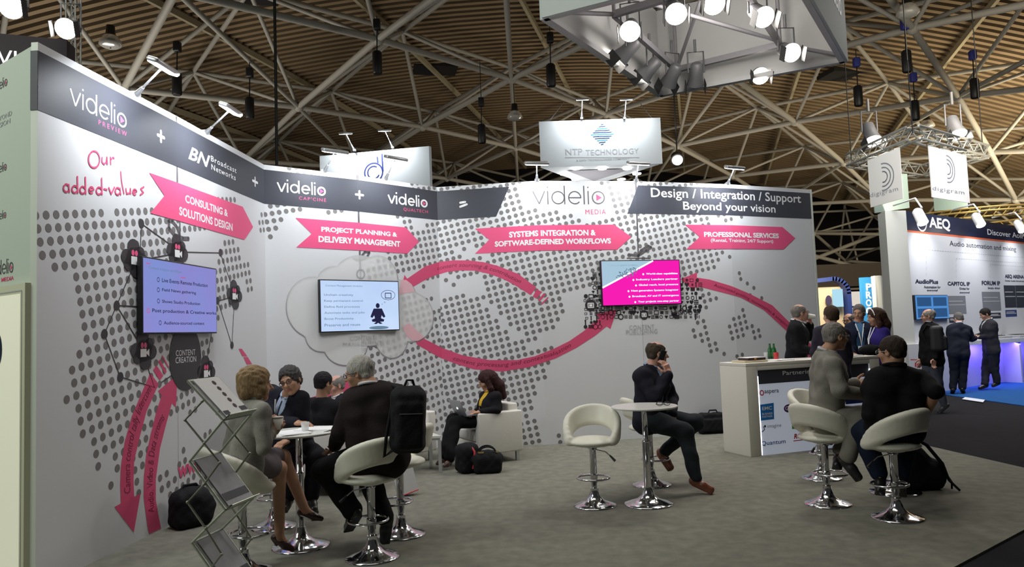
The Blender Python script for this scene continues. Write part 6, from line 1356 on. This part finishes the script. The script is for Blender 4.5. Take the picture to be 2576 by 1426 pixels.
    if glasses:
        GM = mat('glasses_' + glasses, {'dark': (.03, .015, .01), 'metal': (.25, .25, .27), 'white': (.6, .6, .6)}[glasses], .3, metal=.5 if glasses == 'metal' else 0); mb = MB(); r = .0026 if glasses == 'dark' else .0016
        for x in (-1, 1):
            mb.tube([P(x*.032 + .023*math.cos(a), .103, .001 + .017*math.sin(a)) for a in np.linspace(0, 2*math.pi, 17)[:-1]], r, 6, closed=True); mb.tube([P(x*.055, .102, .004), P(x*.080, .04, .005), P(x*.083, -.008, .004)], r, 6)
        mb.tube([P(-.009, .103, .004), P(.009, .103, .004)], r, 6); mb.build('glasses', GM, t)
    # ---- upper clothes
    kind, col = top[0], top[1]; nm = {'suit': 'jacket', 'tweed': 'jacket', 'polo': 'polo_shirt', 'sweater': 'sweater', 'cardigan': 'cardigan'}[kind]
    TM = mat('cloth_%s_%02d%02d%02d' % (kind, *[int(c_*199) for c_ in col]), col, .85, noise=.45 if kind == 'tweed' else .12, nscale=160 if kind == 'tweed' else 20, bump=.25, bscale=250 if kind == 'tweed' else 90, spec=.15)
    g = (.026 if not fem else .018) if kind in ('suit', 'tweed', 'cardigan') else .008
    s = Sdf(res); torso(s, g)
    if kind in ('suit', 'tweed', 'cardigan'):
        for x in (-1, 1): s.cone(waist + r_*x*.065, hp + r_*x*.085 - up*jac_hem, .105*b, .118*b, .04)
    sl = sleeve
    for q in 'LR':
        e = j['el'+q]; w_ = j['wr'+q]; e1 = e + (w_-e)*.93 if sl >= 1 else None
        if sl >= 1: s.chain([j['sh'+q], e, e1], [a0+g*.75, a1+g*.80, a2+g*.65+.006], .02)
        else: el = j['sh'+q] + (e - j['sh'+q])*sl; s.chain([j['sh'+q], el], [a0+g+.006, a1+g+.010], .02)
    if kind in ('suit', 'tweed', 'cardigan'):
        s.cone(nb + fw*.075 + up*.02, nb - up*(.24 if not coat_open else .42) + fw*(.155+belly), .062, .016 if not coat_open else .05, .0).sub(.006)
        s.ell(nb + up*.055, (.066*b, .070*b, .055), np.array([r_, fw, up]).T, 0).sub(.008)
    else: s.ell(nb + up*.045 + fw*.02, (.060*b, .064*b, .05), np.array([r_, fw, up]).T, 0).sub(.008)
    s.noise = wrinkle(.0042 if fine else .004, 24, Y); sdf_obj(nm, s, TM, t)
    if kind in ('suit', 'tweed', 'cardigan'):
        s = Sdf(.009 if fine else .014); torso(s, .008)
        s.cut(waist, -up); SM = mat('shirt_%02d%02d%02d' % tuple(int(c_*99) for c_ in shirt), shirt, .7)
        for q in 'LR':
            e = j['el'+q]; w_ = j['wr'+q]; d_ = unit(w_-e); s.cone(w_ - d_*.06, w_ - d_*.004, .037*b if not fem else .03, .034*b if not fem else .028, .01)
        s.ell(nb + up*.055 + fw*.006, (.054*b, .058*b, .03), np.array([r_, fw, up]).T, 0).sub(.006)
        sdf_obj('shirt', s, SM, t)
        mb = MB()
        mb.tube([nb + up*.030 + r_*math.sin(a)*.060*b + fw*(math.cos(a)*.066*b - .004) - up*.016*math.cos(a) for a in np.linspace(.28, 6.0, 28)], .012, 8); mb.build('shirt_collar', SM, t)
        mb = MB()                                                          # lapels / jacket collar
        for x in (-1, 1): mb = MB(); mb.tube([nb - fw*.078 + up*.030, nb + r_*x*.068 - fw*.02 + up*.030, nb + r_*x*.075 + fw*.055 - up*.03, nb + r_*x*.045 + fw*(.115+belly*.5) - up*.13, nb + r_*x*.012 + fw*(.132+belly) - up*.235], [.017, .017, .017, .018, .008], 8); mb.build('lapel', TM, t)
        if tie: mb = MB(); mb.tube([nb + fw*.072 - up*.015, nb + fw*.108 - up*.08, nb + fw*.128 - up*.17, nb + fw*(.13+belly) - up*.26], [.012, .016, .022, .020], 8); mb.build('tie', mat('tie_cloth', tie, .5), t)
    elif kind == 'polo':
        mb = MB(); mb.tube([nb + up*.022 + r_*math.sin(a)*.066*b + fw*(math.cos(a)*.070*b - .004) - up*.022*math.cos(a) for a in np.linspace(.32, 5.96, 28)], .012, 8); mb.build('collar', TM, t)
    # ---- lower clothes
    kind, col = legs; LM = mat('cloth_%s_%02d%02d%02d' % (kind, *[int(c_*199) for c_ in col]), col, .85, noise=.15, nscale=15, bump=.25, bscale=90, spec=.15)
    if kind in ('trousers', 'jeans'):
        s = Sdf(res)
        for q in 'LR':
            an = j['an'+q]; kn = j['kn'+q]; s.chain([j['hip'+q], kn, kn + (an-kn)*.93], [.106*b, .076*b, .064*b if kind == 'trousers' else .055*b], .03)
        s.cone(hp - r_*.03, hp + r_*.03 + up*.04, .11*b, .10*b, .04); s.noise = wrinkle(.005, 20, Y+1); sdf_obj('trousers', s, LM, t)
    elif kind == 'skirt':
        s = Sdf(res)
        for q in 'LR': kn = j['kn'+q]; hq = j['hip'+q]; s.chain([hq, hq + (kn-hq)*.78], [.108*b, .082*b], .06)
        s.cone(hp - r_*.03, hp + r_*.03 + up*.04, .11*b, .10*b, .04); s.noise = wrinkle(.003, 24, 1.0); sdf_obj('skirt', s, LM, t)
    kind, col = shoes; HMt = mat('%s_%02d%02d%02d' % (kind, *[int(c_*199) for c_ in col]), col, .35, spec=.6)
    for q in 'LR':
        an, toe = j['an'+q], j['toe'+q]; f = unit(toe-an); side = unit(np.cross(f, V3(0, 0, 1))); u2_ = np.cross(side, f); s = Sdf(.0065 if fine else .012)
        if kind == 'heel':
            s.chain([an - u2_*.015 - f*.018, an*.45 + toe*.55 - u2_*.012, toe], [.032, .030, .020], .02); s.ell(an + u2_*.045 + f*.02, (.032, .05, .040), np.array([side, f, u2_]).T, 0).sub(.005)
            s.cone(an - f*.035 - u2_*.03, an - f*.030 + V3(0, 0, -.075), .017, .009, .01)
        else:
            s.chain([an - f*.030 - u2_*.020, an*.5+toe*.5 - u2_*.018, toe - u2_*.020], [.040, .040, .034], .02); s.cone(an - u2_*.01, an + u2_*.025, .040, .037, .02); s.box((an+toe)/2 - u2_*.050 + f*.0, (.040, np.linalg.norm(toe-an)/2+.024, .010), np.array([side, f, u2_]).T, .008, .022)
            s.cut((an+toe)/2 - u2_*.056, -u2_)
        sdf_obj('shoe', s, HMt, t)
    D_ = lambda a, c_: float(np.linalg.norm(j[a]-j[c_]))
    if DEBUG: print('FIG %-40s h %.2f uarm %.2f/%.2f farm %.2f/%.2f thigh %.2f/%.2f shin %.2f/%.2f foot %.2f sh %.2f torso %.2f neckhead %.2f | toes z %.2f %.2f' % (name_label[:40], hc[2], D_('shL', 'elL'), D_('shR', 'elR'), D_('elL', 'wrL'), D_('elR', 'wrR'), D_('hipL', 'knL'), D_('hipR', 'knR'), D_('knL', 'anL'), D_('knR', 'anR'), D_('anL', 'toeL'), sw*2, np.linalg.norm(nb-hp), np.linalg.norm(hc-nb), j['toeL'][2], j['toeR'][2]))
    return t, j, dict(r=r_, up=up, fw=fw, nb=nb, hp=hp, HR=HR, hc=hc)
DEBUG = False
# ------------------------------------------------------------------ the people of the scene (joints on sight lines at their own distances)
K = (.012, .011, .014); NAVY = (.012, .014, .028)
# man on the phone
t, j, fr = figure('person in a navy blazer talking on a phone, sitting at the middle round table', 7.4,
    dict(head=(1653, 889, 0), neck=(1640, 926, .0), shR=(1612, 945, -.16), shL=(1668, 943, .22), elR=(1648, 1000, -.24), wrR=(1683, 940, -.15), elL=(1690, 1001, .24), wrL=(1690, 1043, .02),
         hipR=(1630, 1056, -.10), hipL=(1640, 1053, .10), knR=(1722, 1085, -.20), anR=(1752, 1208, -.30), toeR=(1790, 1226, -.36), knL=(1750, 1062, .24), anL=(1668, 1140, .26), toeL=(1690, 1172, .18)),
    (-80, -4, 0), 'pink', ('sides', (.075, .055, .04)), ('suit', (.016, .016, .026)), ('jeans', (.022, .028, .034)), ('shoe', (.16, .045, .02)),
    hands={'R': ((-.30, .06, .95), (-.55, .8, .1), (22, 30, 25)), 'L': ((.05, -.35, -.9), (-.2, .6, -.6), (20, 25, 15))}, shirt=(.30, .42, .66), build=1.08, coat_open=True)
ph = j['head'] + fr['HR'] @ V3(.098, .015, -.02); mb = MB(); mb.rbox(ph, (.006, .030, .058), .006, fr['HR'] @ Rx(-.35)); tag(mb.build('mobile_phone', M_BLK), 'black mobile phone held to the ear by the man behind the middle table', 'phone')
mb = MB(); d_ = unit(j['wrL'] - j['elL']); c_ = j['wrL'] - d_*.015; Rw = frame(d_, (0, 1, 0)); mb.tube([c_ + Rw[:, 0]*.034*math.cos(a) + Rw[:, 2]*.034*math.sin(a) for a in np.linspace(0, 2*math.pi, 17)[:-1]], .007, 6, closed=True); mb.ell(c_ + V3(0, -.034, .005), (.018, .008, .018)); mb.build('wrist_watch', mat('watch_steel', (.6, .58, .5), .25, metal=.9), t)
# man in the grey suit
figure('person in a light grey suit and glasses on a bar stool before the counter', 6.45,
    dict(head=(2101, 846, 0), neck=(2082, 888, .0), shR=(2094, 916, -.18), shL=(2066, 903, .20), elR=(2112, 982, -.24), wrR=(2176, 994, -.12), elL=(2108, 975, .26), wrL=(2152, 965, .22),
         hipR=(2074, 1052, .02), hipL=(2080, 1046, .18), knR=(2158, 1054, -.17), knL=(2164, 1044, .14), anR=(2131, 1156, -.14), toeR=(2164, 1196, -.20), anL=(2112, 1138, .08), toeL=(2104, 1164, -.08)),
    (-78, -3, 0), 'tan', ('thin', (.24, .22, .20)), ('suit', (.24, .23, .20)), ('trousers', (.20, .19, .165)), ('shoe', (.012, .011, .012)),
    hands={'L': ((.95, -.15, .15), (0, -.5, .8), (20, 15, 10)), 'R': ((1, .1, .1), (0, .2, -1), (15, 20, 15))}, shirt=(.45, .47, .52), glasses='metal', build=1.06)
# man in the black polo shirt
figure('person in a black polo shirt and jeans, seen from behind on the right-most stool', 5.95,
    dict(head=(2243, 884, 0), neck=(2248, 926, .0), shL=(2204, 950, .03), shR=(2318, 952, -.02), elL=(2187, 1046, -.02), wrL=(2200, 1050, .24), elR=(2354, 986, -.20), wrR=(2330, 1040, .02),
         hipL=(2232, 1076, 0), hipR=(2272, 1078, 0), knL=(2170, 1088, .30), knR=(2285, 1095, .42), anL=(2214, 1196, .22), toeL=(2212, 1228, .10), anR=(2262, 1205, .30), toeR=(2268, 1232, .42)),
    (32, -4, 0), 'tan', ('short', (.030, .020, .014)), ('polo', (.006, .006, .007)), ('jeans', (.010, .016, .034)), ('shoe', (.010, .009, .009)), hands={'L': ((.6, .8, -.1), (.2, .2, -1), (15, 20, 10)), 'R': ((-.4, .5, -.7), (-.9, .1, .1), (15, 20, 10))},
    sleeve=.97, build=1.28, glasses='white', belly=.03)
# blonde woman
t, j, fr = figure('blonde person in a grey tweed jacket holding a paper cup at the left table', 5.2,
    dict(head=(643, 966, 0), neck=(637, 1006, 0), shL=(604, 1024, .13), shR=(658, 1034, -.14), elR=(663, 1128, -.18), wrR=(683, 1087, -.02), elL=(652, 1118, .24), wrL=(693, 1078, .20),
         hipL=(612, 1166, .10), hipR=(604, 1172, -.08), knL=(712, 1150, .36), anL=(768, 1285, .44), toeL=(808, 1304, .46), knR=(702, 1178, .24), anR=(703, 1352, .30), toeR=(736, 1381, .32)),
    (-62, -4, 0), 'tan', ('bob', (.29, .19, .10)), ('tweed', (.25, .24, .215)), ('skirt', (.13, .11, .12)), ('heel', (.035, .012, .010)),
    hands={'R': ((.65, .2, .70), (-.1, .95, .1), (40, 40, 25)), 'L': ((.35, -.3, .75), (-.15, -.95, .1), (40, 40, 25))}, fem=True, build=.96)
mb = MB(); d_ = unit(j['wrR'] - j['elR']); c_ = j['wrR'] - d_*.03; Rw = frame(d_, (0, 1, 0)); mb.tube([c_ + Rw[:, 0]*.036*math.cos(a) + Rw[:, 2]*.036*math.sin(a) for a in np.linspace(0, 2*math.pi, 17)[:-1]], .008, 6, closed=True); mb.build('bracelet', mat('gold_bracelet', (.62, .52, .28), .3, metal=.6), t)
cc_ = atY(700, 1080, 5.20); cup(cc_, .036, .085, M_CUP, 'white paper cup held in both hands by the blonde person')
# man with glasses at the left table
t, j, fr = figure('smiling person with dark glasses and navy suit leaning on the left table', 6.42,
    dict(head=(731, 957, -.12), neck=(728, 996, -.03), shR=(684, 988, .14), shL=(756, 1002, -.10), elR=(690, 1066, -.10), wrR=(744, 1064, -.30), elL=(766, 1078, -.10), wrL=(724, 1108, -.28),
         hipR=(722, 1118, .22), hipL=(752, 1120, .16), knR=(738, 1152, -.18), knL=(798, 1150, -.10), anR=(724, 1250, -.10), toeR=(712, 1272, -.25), anL=(782, 1252, .0), toeL=(790, 1275, -.12)),
    (172, -8, 16), 'tan', ('curly', (.06, .055, .055)), ('suit', (.014, .015, .022)), ('trousers', (.012, .012, .016)), ('shoe', (.01, .01, .01)),
    hands={'R': ((.9, -.4, .0), (.1, 0, -1), (15, 20, 15)), 'L': ((-.4, -.8, -.2), (0, 0, -1), (20, 20, 15))}, shirt=(.42, .50, .66), glasses='dark', build=1.06, tie=(.03, .035, .06))
mb = MB(); mb.tube([fr['nb'] + fr['fw']*.11 + fr['up']*.0 + fr['r']*.045, fr['nb'] + fr['fw']*.150 - fr['up']*.12 + fr['r']*.015, fr['nb'] + fr['fw']*.150 - fr['up']*.20], .007, 6); mb.build('lanyard', M_WHITE, t)
# dark-haired man in the armchair and the man facing him
sofa((-2.31, 8.28), (.20, .98), .86, 'white armchair turned away from the camera under the dark-haired person in black', depth=.66, hA=.60, hB=.70)
figure('dark-haired person in a black hooded sweater seen from behind, right of the man with glasses', 7.95,
    dict(head=(815, 964, 0), neck=(810, 1003, 0), shL=(778, 1014, .08), shR=(842, 1022, -.08), elL=(774, 1066, .10), wrL=(790, 1076, .34), elR=(858, 1066, .02), wrR=(846, 1070, .28), hip=(812, 1098, 0), knL=(806, 1098, .42), knR=(838, 1100, .38), anL=(806, 1150, .50), anR=(840, 1152, .48), toeL=(806, 1158, .66), toeR=(842, 1160, .64)),
    (-38, -6, 0), 'tan', ('short', (.012, .010, .012)), ('sweater', (.010, .010, .012)), ('trousers', (.012, .012, .015)), build=1.08)
figure('smiling balding person in white shirt, half hidden behind the dark-haired person in black', 9.0,
    dict(head=(846, 969, 0), neck=(849, 1000, 0), shR=(836, 1010, .16), shL=(868, 1012, -.12), elR=(830, 1050, .2), wrR=(815, 1068, .0), elL=(874, 1056, -.2), wrL=(850, 1072, -.36), hip=(862, 1085, 0), knL=(842, 1088, -.40), knR=(828, 1085, -.30), anL=(846, 1150, -.42), anR=(830, 1146, -.36), toeL=(838, 1160, -.52), toeR=(822, 1156, -.46)),
    (128, -8, 0), 'pink', ('sides', (.22, .20, .18)), ('suit', (.014, .015, .024)), ('trousers', (.012, .012, .015)), shirt=(.7, .7, .7))
# grey-haired man with the backpack
t, j, fr = figure('grey-haired person in a dark suit with a backpack on one shoulder, seated back to camera', 5.45,
    dict(head=(904, 938, .02), neck=(930, 976, 0), shL=(884, 1004, .02), shR=(996, 990, -.03), elL=(856, 1086, .0), wrL=(842, 1122, .24), elR=(1018, 1076, .06), wrR=(988, 1112, .30),
         hipL=(925, 1150, 0), hipR=(978, 1152, -.02), knL=(816, 1182, .15), knR=(925, 1194, .40), anL=(892, 1288, .10), toeL=(874, 1318, .22), anR=(968, 1305, .24), toeR=(960, 1358, .22)),
    (82, -12, 0), 'tan', ('short', (.42, .40, .37)), ('suit', (.018, .013, .013)), ('trousers', (.010, .010, .011)), ('shoe', (.010, .010, .011)), shirt=(.62, .62, .66), glasses='dark', build=1.18)
bp = thing('backpack', 'black backpack hanging from the right shoulder of the grey-haired person', 'backpack', atY(1026, 1140, 5.3)); bc = atY(1026, 1055, 5.24); Rb = Rz(.30) @ Ry(.04); s = Sdf(.010)
s.box(bc, (.125, .085, .235), Rb, .07, .02); s.box(bc + Rb @ V3(0, -.085, -.03), (.10, .045, .17), Rb, .04, .02); s.box(bc + Rb @ V3(.0, -.05, .12), (.115, .06, .09), Rb, .05, .02); s.noise = bag_noise(26, .004); sdf_obj('bag_body', s, M_BAG, bp)
mb = MB(); mb.tube([bc + Rb @ V3(-.03, .02, .22), bc + Rb @ V3(-.01, .0, .275), bc + Rb @ V3(.03, .0, .275), bc + Rb @ V3(.05, .02, .22)], .009, 8); mb.build('top_handle', M_BAG, bp)
mb = MB(); mb.tube([bc + Rb @ V3(-.05, .05, .215), j['shR'] + V3(-.01, -.05, .062), j['shR'] + V3(-.03, .07, .045), j['shR'] + V3(-.02, .10, -.1), bc + Rb @ V3(-.11, .12, -.15)], .015, 8); mb.tube([bc + Rb @ V3(-.115, -.01, .10), bc + Rb @ V3(-.150, -.01, -.10), bc + Rb @ V3(-.165, -.03, -.25), bc + Rb @ V3(-.10, -.03, -.20)], .012, 8); mb.build('shoulder_strap', M_BAG, bp)
mb = MB(); mb.tube([bc + Rb @ V3(-.08, -.132, .05), bc + Rb @ V3(.08, -.132, .05)], .0035, 6); mb.build('zip', mat('zip_grey', (.08, .08, .085), .4), bp)
# woman with the laptop
t, j, fr = figure('person in a black blazer and mustard top with a laptop on the white sofa', 9.3,
    dict(head=(1224, 957, 0), neck=(1232, 986, 0), shL=(1249, 996, -.14), shR=(1218, 995, .18), elL=(1250, 1032, -.20), wrL=(1208, 1036, -.26), elR=(1222, 1030, .20), wrR=(1196, 1034, .0), hipL=(1238, 1056, -.08), hipR=(1232, 1052, .10),
         knL=(1146, 1062, -.32), anL=(1130, 1158, -.50), toeL=(1118, 1172, -.56), knR=(1140, 1054, -.14), anR=(1112, 1152, -.40), toeR=(1100, 1166, -.44)),
    (100, -24, 0), 'tan', ('long', (.040, .014, .012)), ('cardigan', (.012, .011, .014)), ('trousers', (.010, .010, .011)), ('heel', (.10, .06, .05)), hands={'L': ((-.95, -.2, -.1), (0, .1, -1), (15, 20, 15)), 'R': ((-.95, -.2, -.1), (0, .1, -1), (15, 20, 15))}, shirt=(.72, .44, .02), fem=True, build=.95, coat_open=True)
lp = thing('laptop', 'open silver laptop on the lap of the person on the sofa', 'laptop', atY(1172, 1046, 9.1)); M_LAPT = mat('laptop_aluminium', (.30, .31, .34), .35, metal=.5)
A, B = atY(1147, 1043, 9.2), atY(1176, 1048, 8.94); e_ = unit(V3(.88, .47, .06)); upv = unit(V3(-.36, -.20, .85))
mb = MB(); V = [A, B, B + upv*.22, A + upv*.22]; nn = unit(np.cross(B-A, upv))*.006; mb.add(V + [v + nn for v in V], [(3, 2, 1, 0), (4, 5, 6, 7), (0, 1, 5, 4), (1, 2, 6, 5), (2, 3, 7, 6), (3, 0, 4, 7)]); merge_doubles(mb.build('screen_lid', M_LAPT, lp))
mb = MB(); V = [A, B, B + e_*.22, A + e_*.22]; nn2 = unit(np.cross(B-A, e_))*.014; mb.add(V + [v + nn2 for v in V], [(3, 2, 1, 0), (4, 5, 6, 7), (0, 1, 5, 4), (1, 2, 6, 5), (2, 3, 7, 6), (3, 0, 4, 7)]); merge_doubles(mb.build('keyboard_base', M_LAPT, lp))
ac = (A+B)/2 + upv*.11; mb = MB(); mb.ell(ac, (.018, .018, .018), n=8); mb.build('glowing_mark', emis('laptop_mark', (.9, .95, 1), 1.0), lp)
# visitors around the counter
t, j, fr = figure('bald person in a black suit drinking from a white cup behind the counter', 10.0,
    dict(head=(2012, 787, 0), neck=(2006, 812, 0), shR=(1998, 826, -.18), shL=(2012, 824, .20), elR=(2006, 876, -.20), wrR=(2046, 884, -.14), elL=(2034, 846, .24), wrL=(2038, 816, .10), hip=(2002, 928, 0), knR=(2004, 1008, -.08), knL=(2006, 1006, .10), anR=(2004, 1088, -.08), anL=(2006, 1086, .10), toeR=(2030, 1096, -.08), toeL=(2032, 1094, .1)),
    (-85, 4, 0), 'pink', ('sides', (.20, .18, .16)), ('suit', (.010, .010, .012)), ('trousers', (.012, .012, .014)), hands={'L': ((-.1, -.1, .95), (-.9, -.2, .1), (45, 45, 30))}, shirt=(.72, .72, .72), glasses='dark', fine=False, build=1.08)
cq = j['head'] + fr['HR'] @ V3(0, .10, -.055); c2_ = thing('paper_cup', 'white paper cup tilted at the mouth of the bald person in black', 'cup', cq); mb = MB(); mb.lathe([(.028, .10), (.040, 0), (.040, -.004), (.036, .0)], cq + V3(.0, 0, 0), frame(V3(.97, 0, -.10), (0, 0, 1)) @ Rx(-math.pi/2) , 18); mb.build('cup_wall', M_CUP, c2_)
figure('brown-haired person in a dark suit standing back to camera at the counter', 9.05,
    dict(head=(2090, 794, 0), neck=(2091, 822, 0), shL=(2062, 836, .0), shR=(2120, 837, 0), elL=(2052, 888, .02), wrL=(2060, 932, .10), elR=(2132, 890, .02), wrR=(2128, 930, .12), hip=(2094, 938, 0), knL=(2086, 1026, .04), knR=(2106, 1026, .04), anL=(2086, 1106, .0), anR=(2108, 1106, .0), toeL=(2084, 1108, .18), toeR=(2112, 1108, .18)),
    (8, 0, 0), 'fair', ('short', (.055, .030, .018)), ('suit', (.026, .022, .036)), ('trousers', (.016, .014, .024)), fine=False, build=1.08)
t, j, fr = figure('grey-haired person in a navy jacket with a white lanyard badge behind the counter', 10.6,
    dict(head=(2161, 787, 0), neck=(2160, 814, 0), shR=(2139, 826, .05), shL=(2189, 828, -.02), elR=(2132, 872, .05), wrR=(2146, 890, -.25), elL=(2196, 876, .0), wrL=(2184, 894, -.2), hip=(2164, 918, 0), knL=(2174, 1000, 0), knR=(2156, 1000, 0), anL=(2176, 1072, 0), anR=(2156, 1072, 0), toeL=(2176, 1080, -.18), toeR=(2154, 1080, -.18)),
    (140, -6, 0), 'tan', ('short', (.16, .14, .13)), ('suit', (.012, .015, .035)), ('jeans', (.02, .025, .05)), shirt=(.05, .15, .30), glasses='metal', fine=False, build=1.12, coat_open=True)
def lanyard(t, fr, dx=.0):
    o = fr['nb']; mb = MB(); mb.tube([o + fr['r']*-.055 + fr['fw']*.085, o - fr['up']*.16 + fr['r']*-.02 + fr['fw']*.160, o - fr['up']*.31 + fr['fw']*.165, o - fr['up']*.16 + fr['r']*.02 + fr['fw']*.160, o + fr['r']*.055 + fr['fw']*.085], .008, 6)
    mb.box(o - fr['up']*.35 + fr['fw']*.168, (.045, .004, .032), np.array([fr['r'], fr['fw'], fr['up']]).T); mb.build('lanyard_badge', M_WHITE, t)
lanyard(t, fr)
t, j, fr = figure('long-haired person in a violet-blue sweater with a white headband, right end of the counter', 10.3,
    dict(head=(2202, 797, 0), neck=(2212, 822, 0), shL=(2228, 834, -.10), shR=(2206, 833, .18), elL=(2232, 882, -.10), wrL=(2200, 888, -.10), elR=(2206, 876, .2), wrR=(2190, 886, .1), hip=(2222, 922, 0), knL=(2218, 1000, -.06), knR=(2216, 1000, .08), anL=(2222, 1070, -.06), anR=(2220, 1068, .08), toeL=(2206, 1080, -.1), toeR=(2204, 1078, .06)),
    (88, -10, 0), 'tan', ('long', (.050, .022, .015)), ('sweater', (.030, .020, .16)), ('skirt', (.012, .012, .014)), ('heel', (.012, .012, .014)), fem=True, fine=False)
mb = MB(); mb.tube([j['head'] + fr['HR'] @ V3(.094*math.cos(a), .045, .02 + .104*math.sin(a)) for a in np.linspace(.1, math.pi-.1, 15)], .007, 6); mb.build('headband', M_WHITE, t)
lanyard(t, fr)
p = atY(2190, 876, 10.05); t2_ = thing('handbag', 'black leather handbag held by the person in the violet-blue sweater', 'handbag', p - V3(0, 0, .1)); s = Sdf(.014); s.ell(p + V3(0, 0, -.02), (.17, .08, .075)); s.noise = bag_noise(30, .006); sdf_obj('bag_body', s, M_BAG, t2_); mb = MB(); mb.tube([p + V3(.15, 0, 0), p + V3(.22, 0, -.10), p + V3(.18, 0, -.3)], .008, 6); mb.build('strap', M_BAG, t2_)
t, j, fr = figure('balding person with glasses and blue shirt, farthest back in the group at the counter', 12.6,
    dict(head=(2135, 806, 0), neck=(2137, 828, 0), shR=(2122, 838, .1), shL=(2152, 840, -.06), elR=(2118, 870, 0), wrR=(2124, 890, -.1), elL=(2156, 872, 0), wrL=(2148, 892, -.1), hip=(2138, 905, 0), knL=(2144, 968, 0), knR=(2132, 968, 0), anL=(2146, 1026, 0), anR=(2132, 1026, 0), toeL=(2146, 1032, -.18), toeR=(2130, 1032, -.18)),
    (125, -4, 0), 'pink', ('sides', (.12, .10, .09)), ('polo', (.035, .07, .20)), ('trousers', (.015, .015, .03)), glasses='dark', fine=False, sleeve=.99)
t, j, fr = figure('person in a black jacket and grey jeans walking past the right-hand stand', 12.4,
    dict(head=(2335, 795, 0), neck=(2340, 815, 0), shL=(2328, 828, .14), shR=(2355, 829, -.12), elL=(2322, 868, .16), wrL=(2318, 902, .14), elR=(2362, 868, -.18), wrR=(2352, 904, -.20), hip=(2346, 905, 0), knR=(2358, 962, -.06), anR=(2376, 1020, -.08), toeR=(2360, 1033, -.02), knL=(2334, 958, .12), anL=(2318, 1008, .16), toeL=(2302, 1020, .2)),
    (62, -4, 0), 'pink', ('sides', (.30, .26, .22)), ('suit', (.008, .008, .009)), ('jeans', (.085, .095, .125)), ('shoe', (.05, .05, .055)), glasses='dark', fine=False, build=1.05)
p = atY(2357, 852, 12.22); t2_ = thing('backpack', 'dark backpack on the back of the walking person', 'backpack', p - V3(0, 0, .25)); s = Sdf(.014); s.box(p, (.10, .09, .22), Rz(-.5), .06, .02); s.box(p + V3(.05, -.06, -.07), (.08, .04, .12), Rz(-.5), .035, .02); sdf_obj('bag_body', s, mat('dark_grey_nylon', (.022, .022, .026), .6), t2_)
mb = MB(); mb.tube([p + V3(-.06, .02, .20), p + V3(-.09, .10, .23), p + V3(-.12, .2, .12), p + V3(-.08, .14, -.15)], .014, 6); mb.build('strap', M_BAG, t2_)
figure('grey-haired person in a dark blue suit at the long blue-lit counter, from behind', 15.1,
    dict(head=(2411, 801, .06), neck=(2411, 817, .0), shL=(2392, 827, 0), shR=(2434, 828, 0), elL=(2388, 858, .0), wrL=(2392, 882, .1), elR=(2445, 852, .05), wrR=(2452, 850, .28), hip=(2411, 888, -.06), knL=(2401, 936, 0), knR=(2422, 936, 0), anL=(2397, 978, -.05), anR=(2421, 977, -.05), toeL=(2395, 982, .1), toeR=(2423, 981, .1)),
    (8, -18, 0), 'fair', ('thin', (.14, .13, .12)), ('suit', (.014, .017, .028)), ('trousers', (.012, .014, .022)), fine=False, build=1.1)
figure('dark-haired person in a charcoal suit leaning over the long blue-lit counter', 15.7,
    dict(head=(2478, 790, .0), neck=(2486, 806, .0), shL=(2498, 815, -.14), shR=(2480, 814, .2), elL=(2492, 845, -.14), wrL=(2462, 848, .02), elR=(2474, 842, .25), wrR=(2455, 846, .25), hip=(2494, 880, 0), knL=(2502, 926, -.06), knR=(2480, 926, .08), anL=(2508, 962, -.06), anR=(2478, 968, -.1), toeL=(2497, 967, -.06), toeR=(2464, 973, -.12)),
    (78, -22, 0), 'tan', ('short', (.015, .012, .012)), ('suit', (.028, .028, .034)), ('trousers', (.022, .022, .028)), shirt=(.7, .7, .7), fine=False, build=1.08)
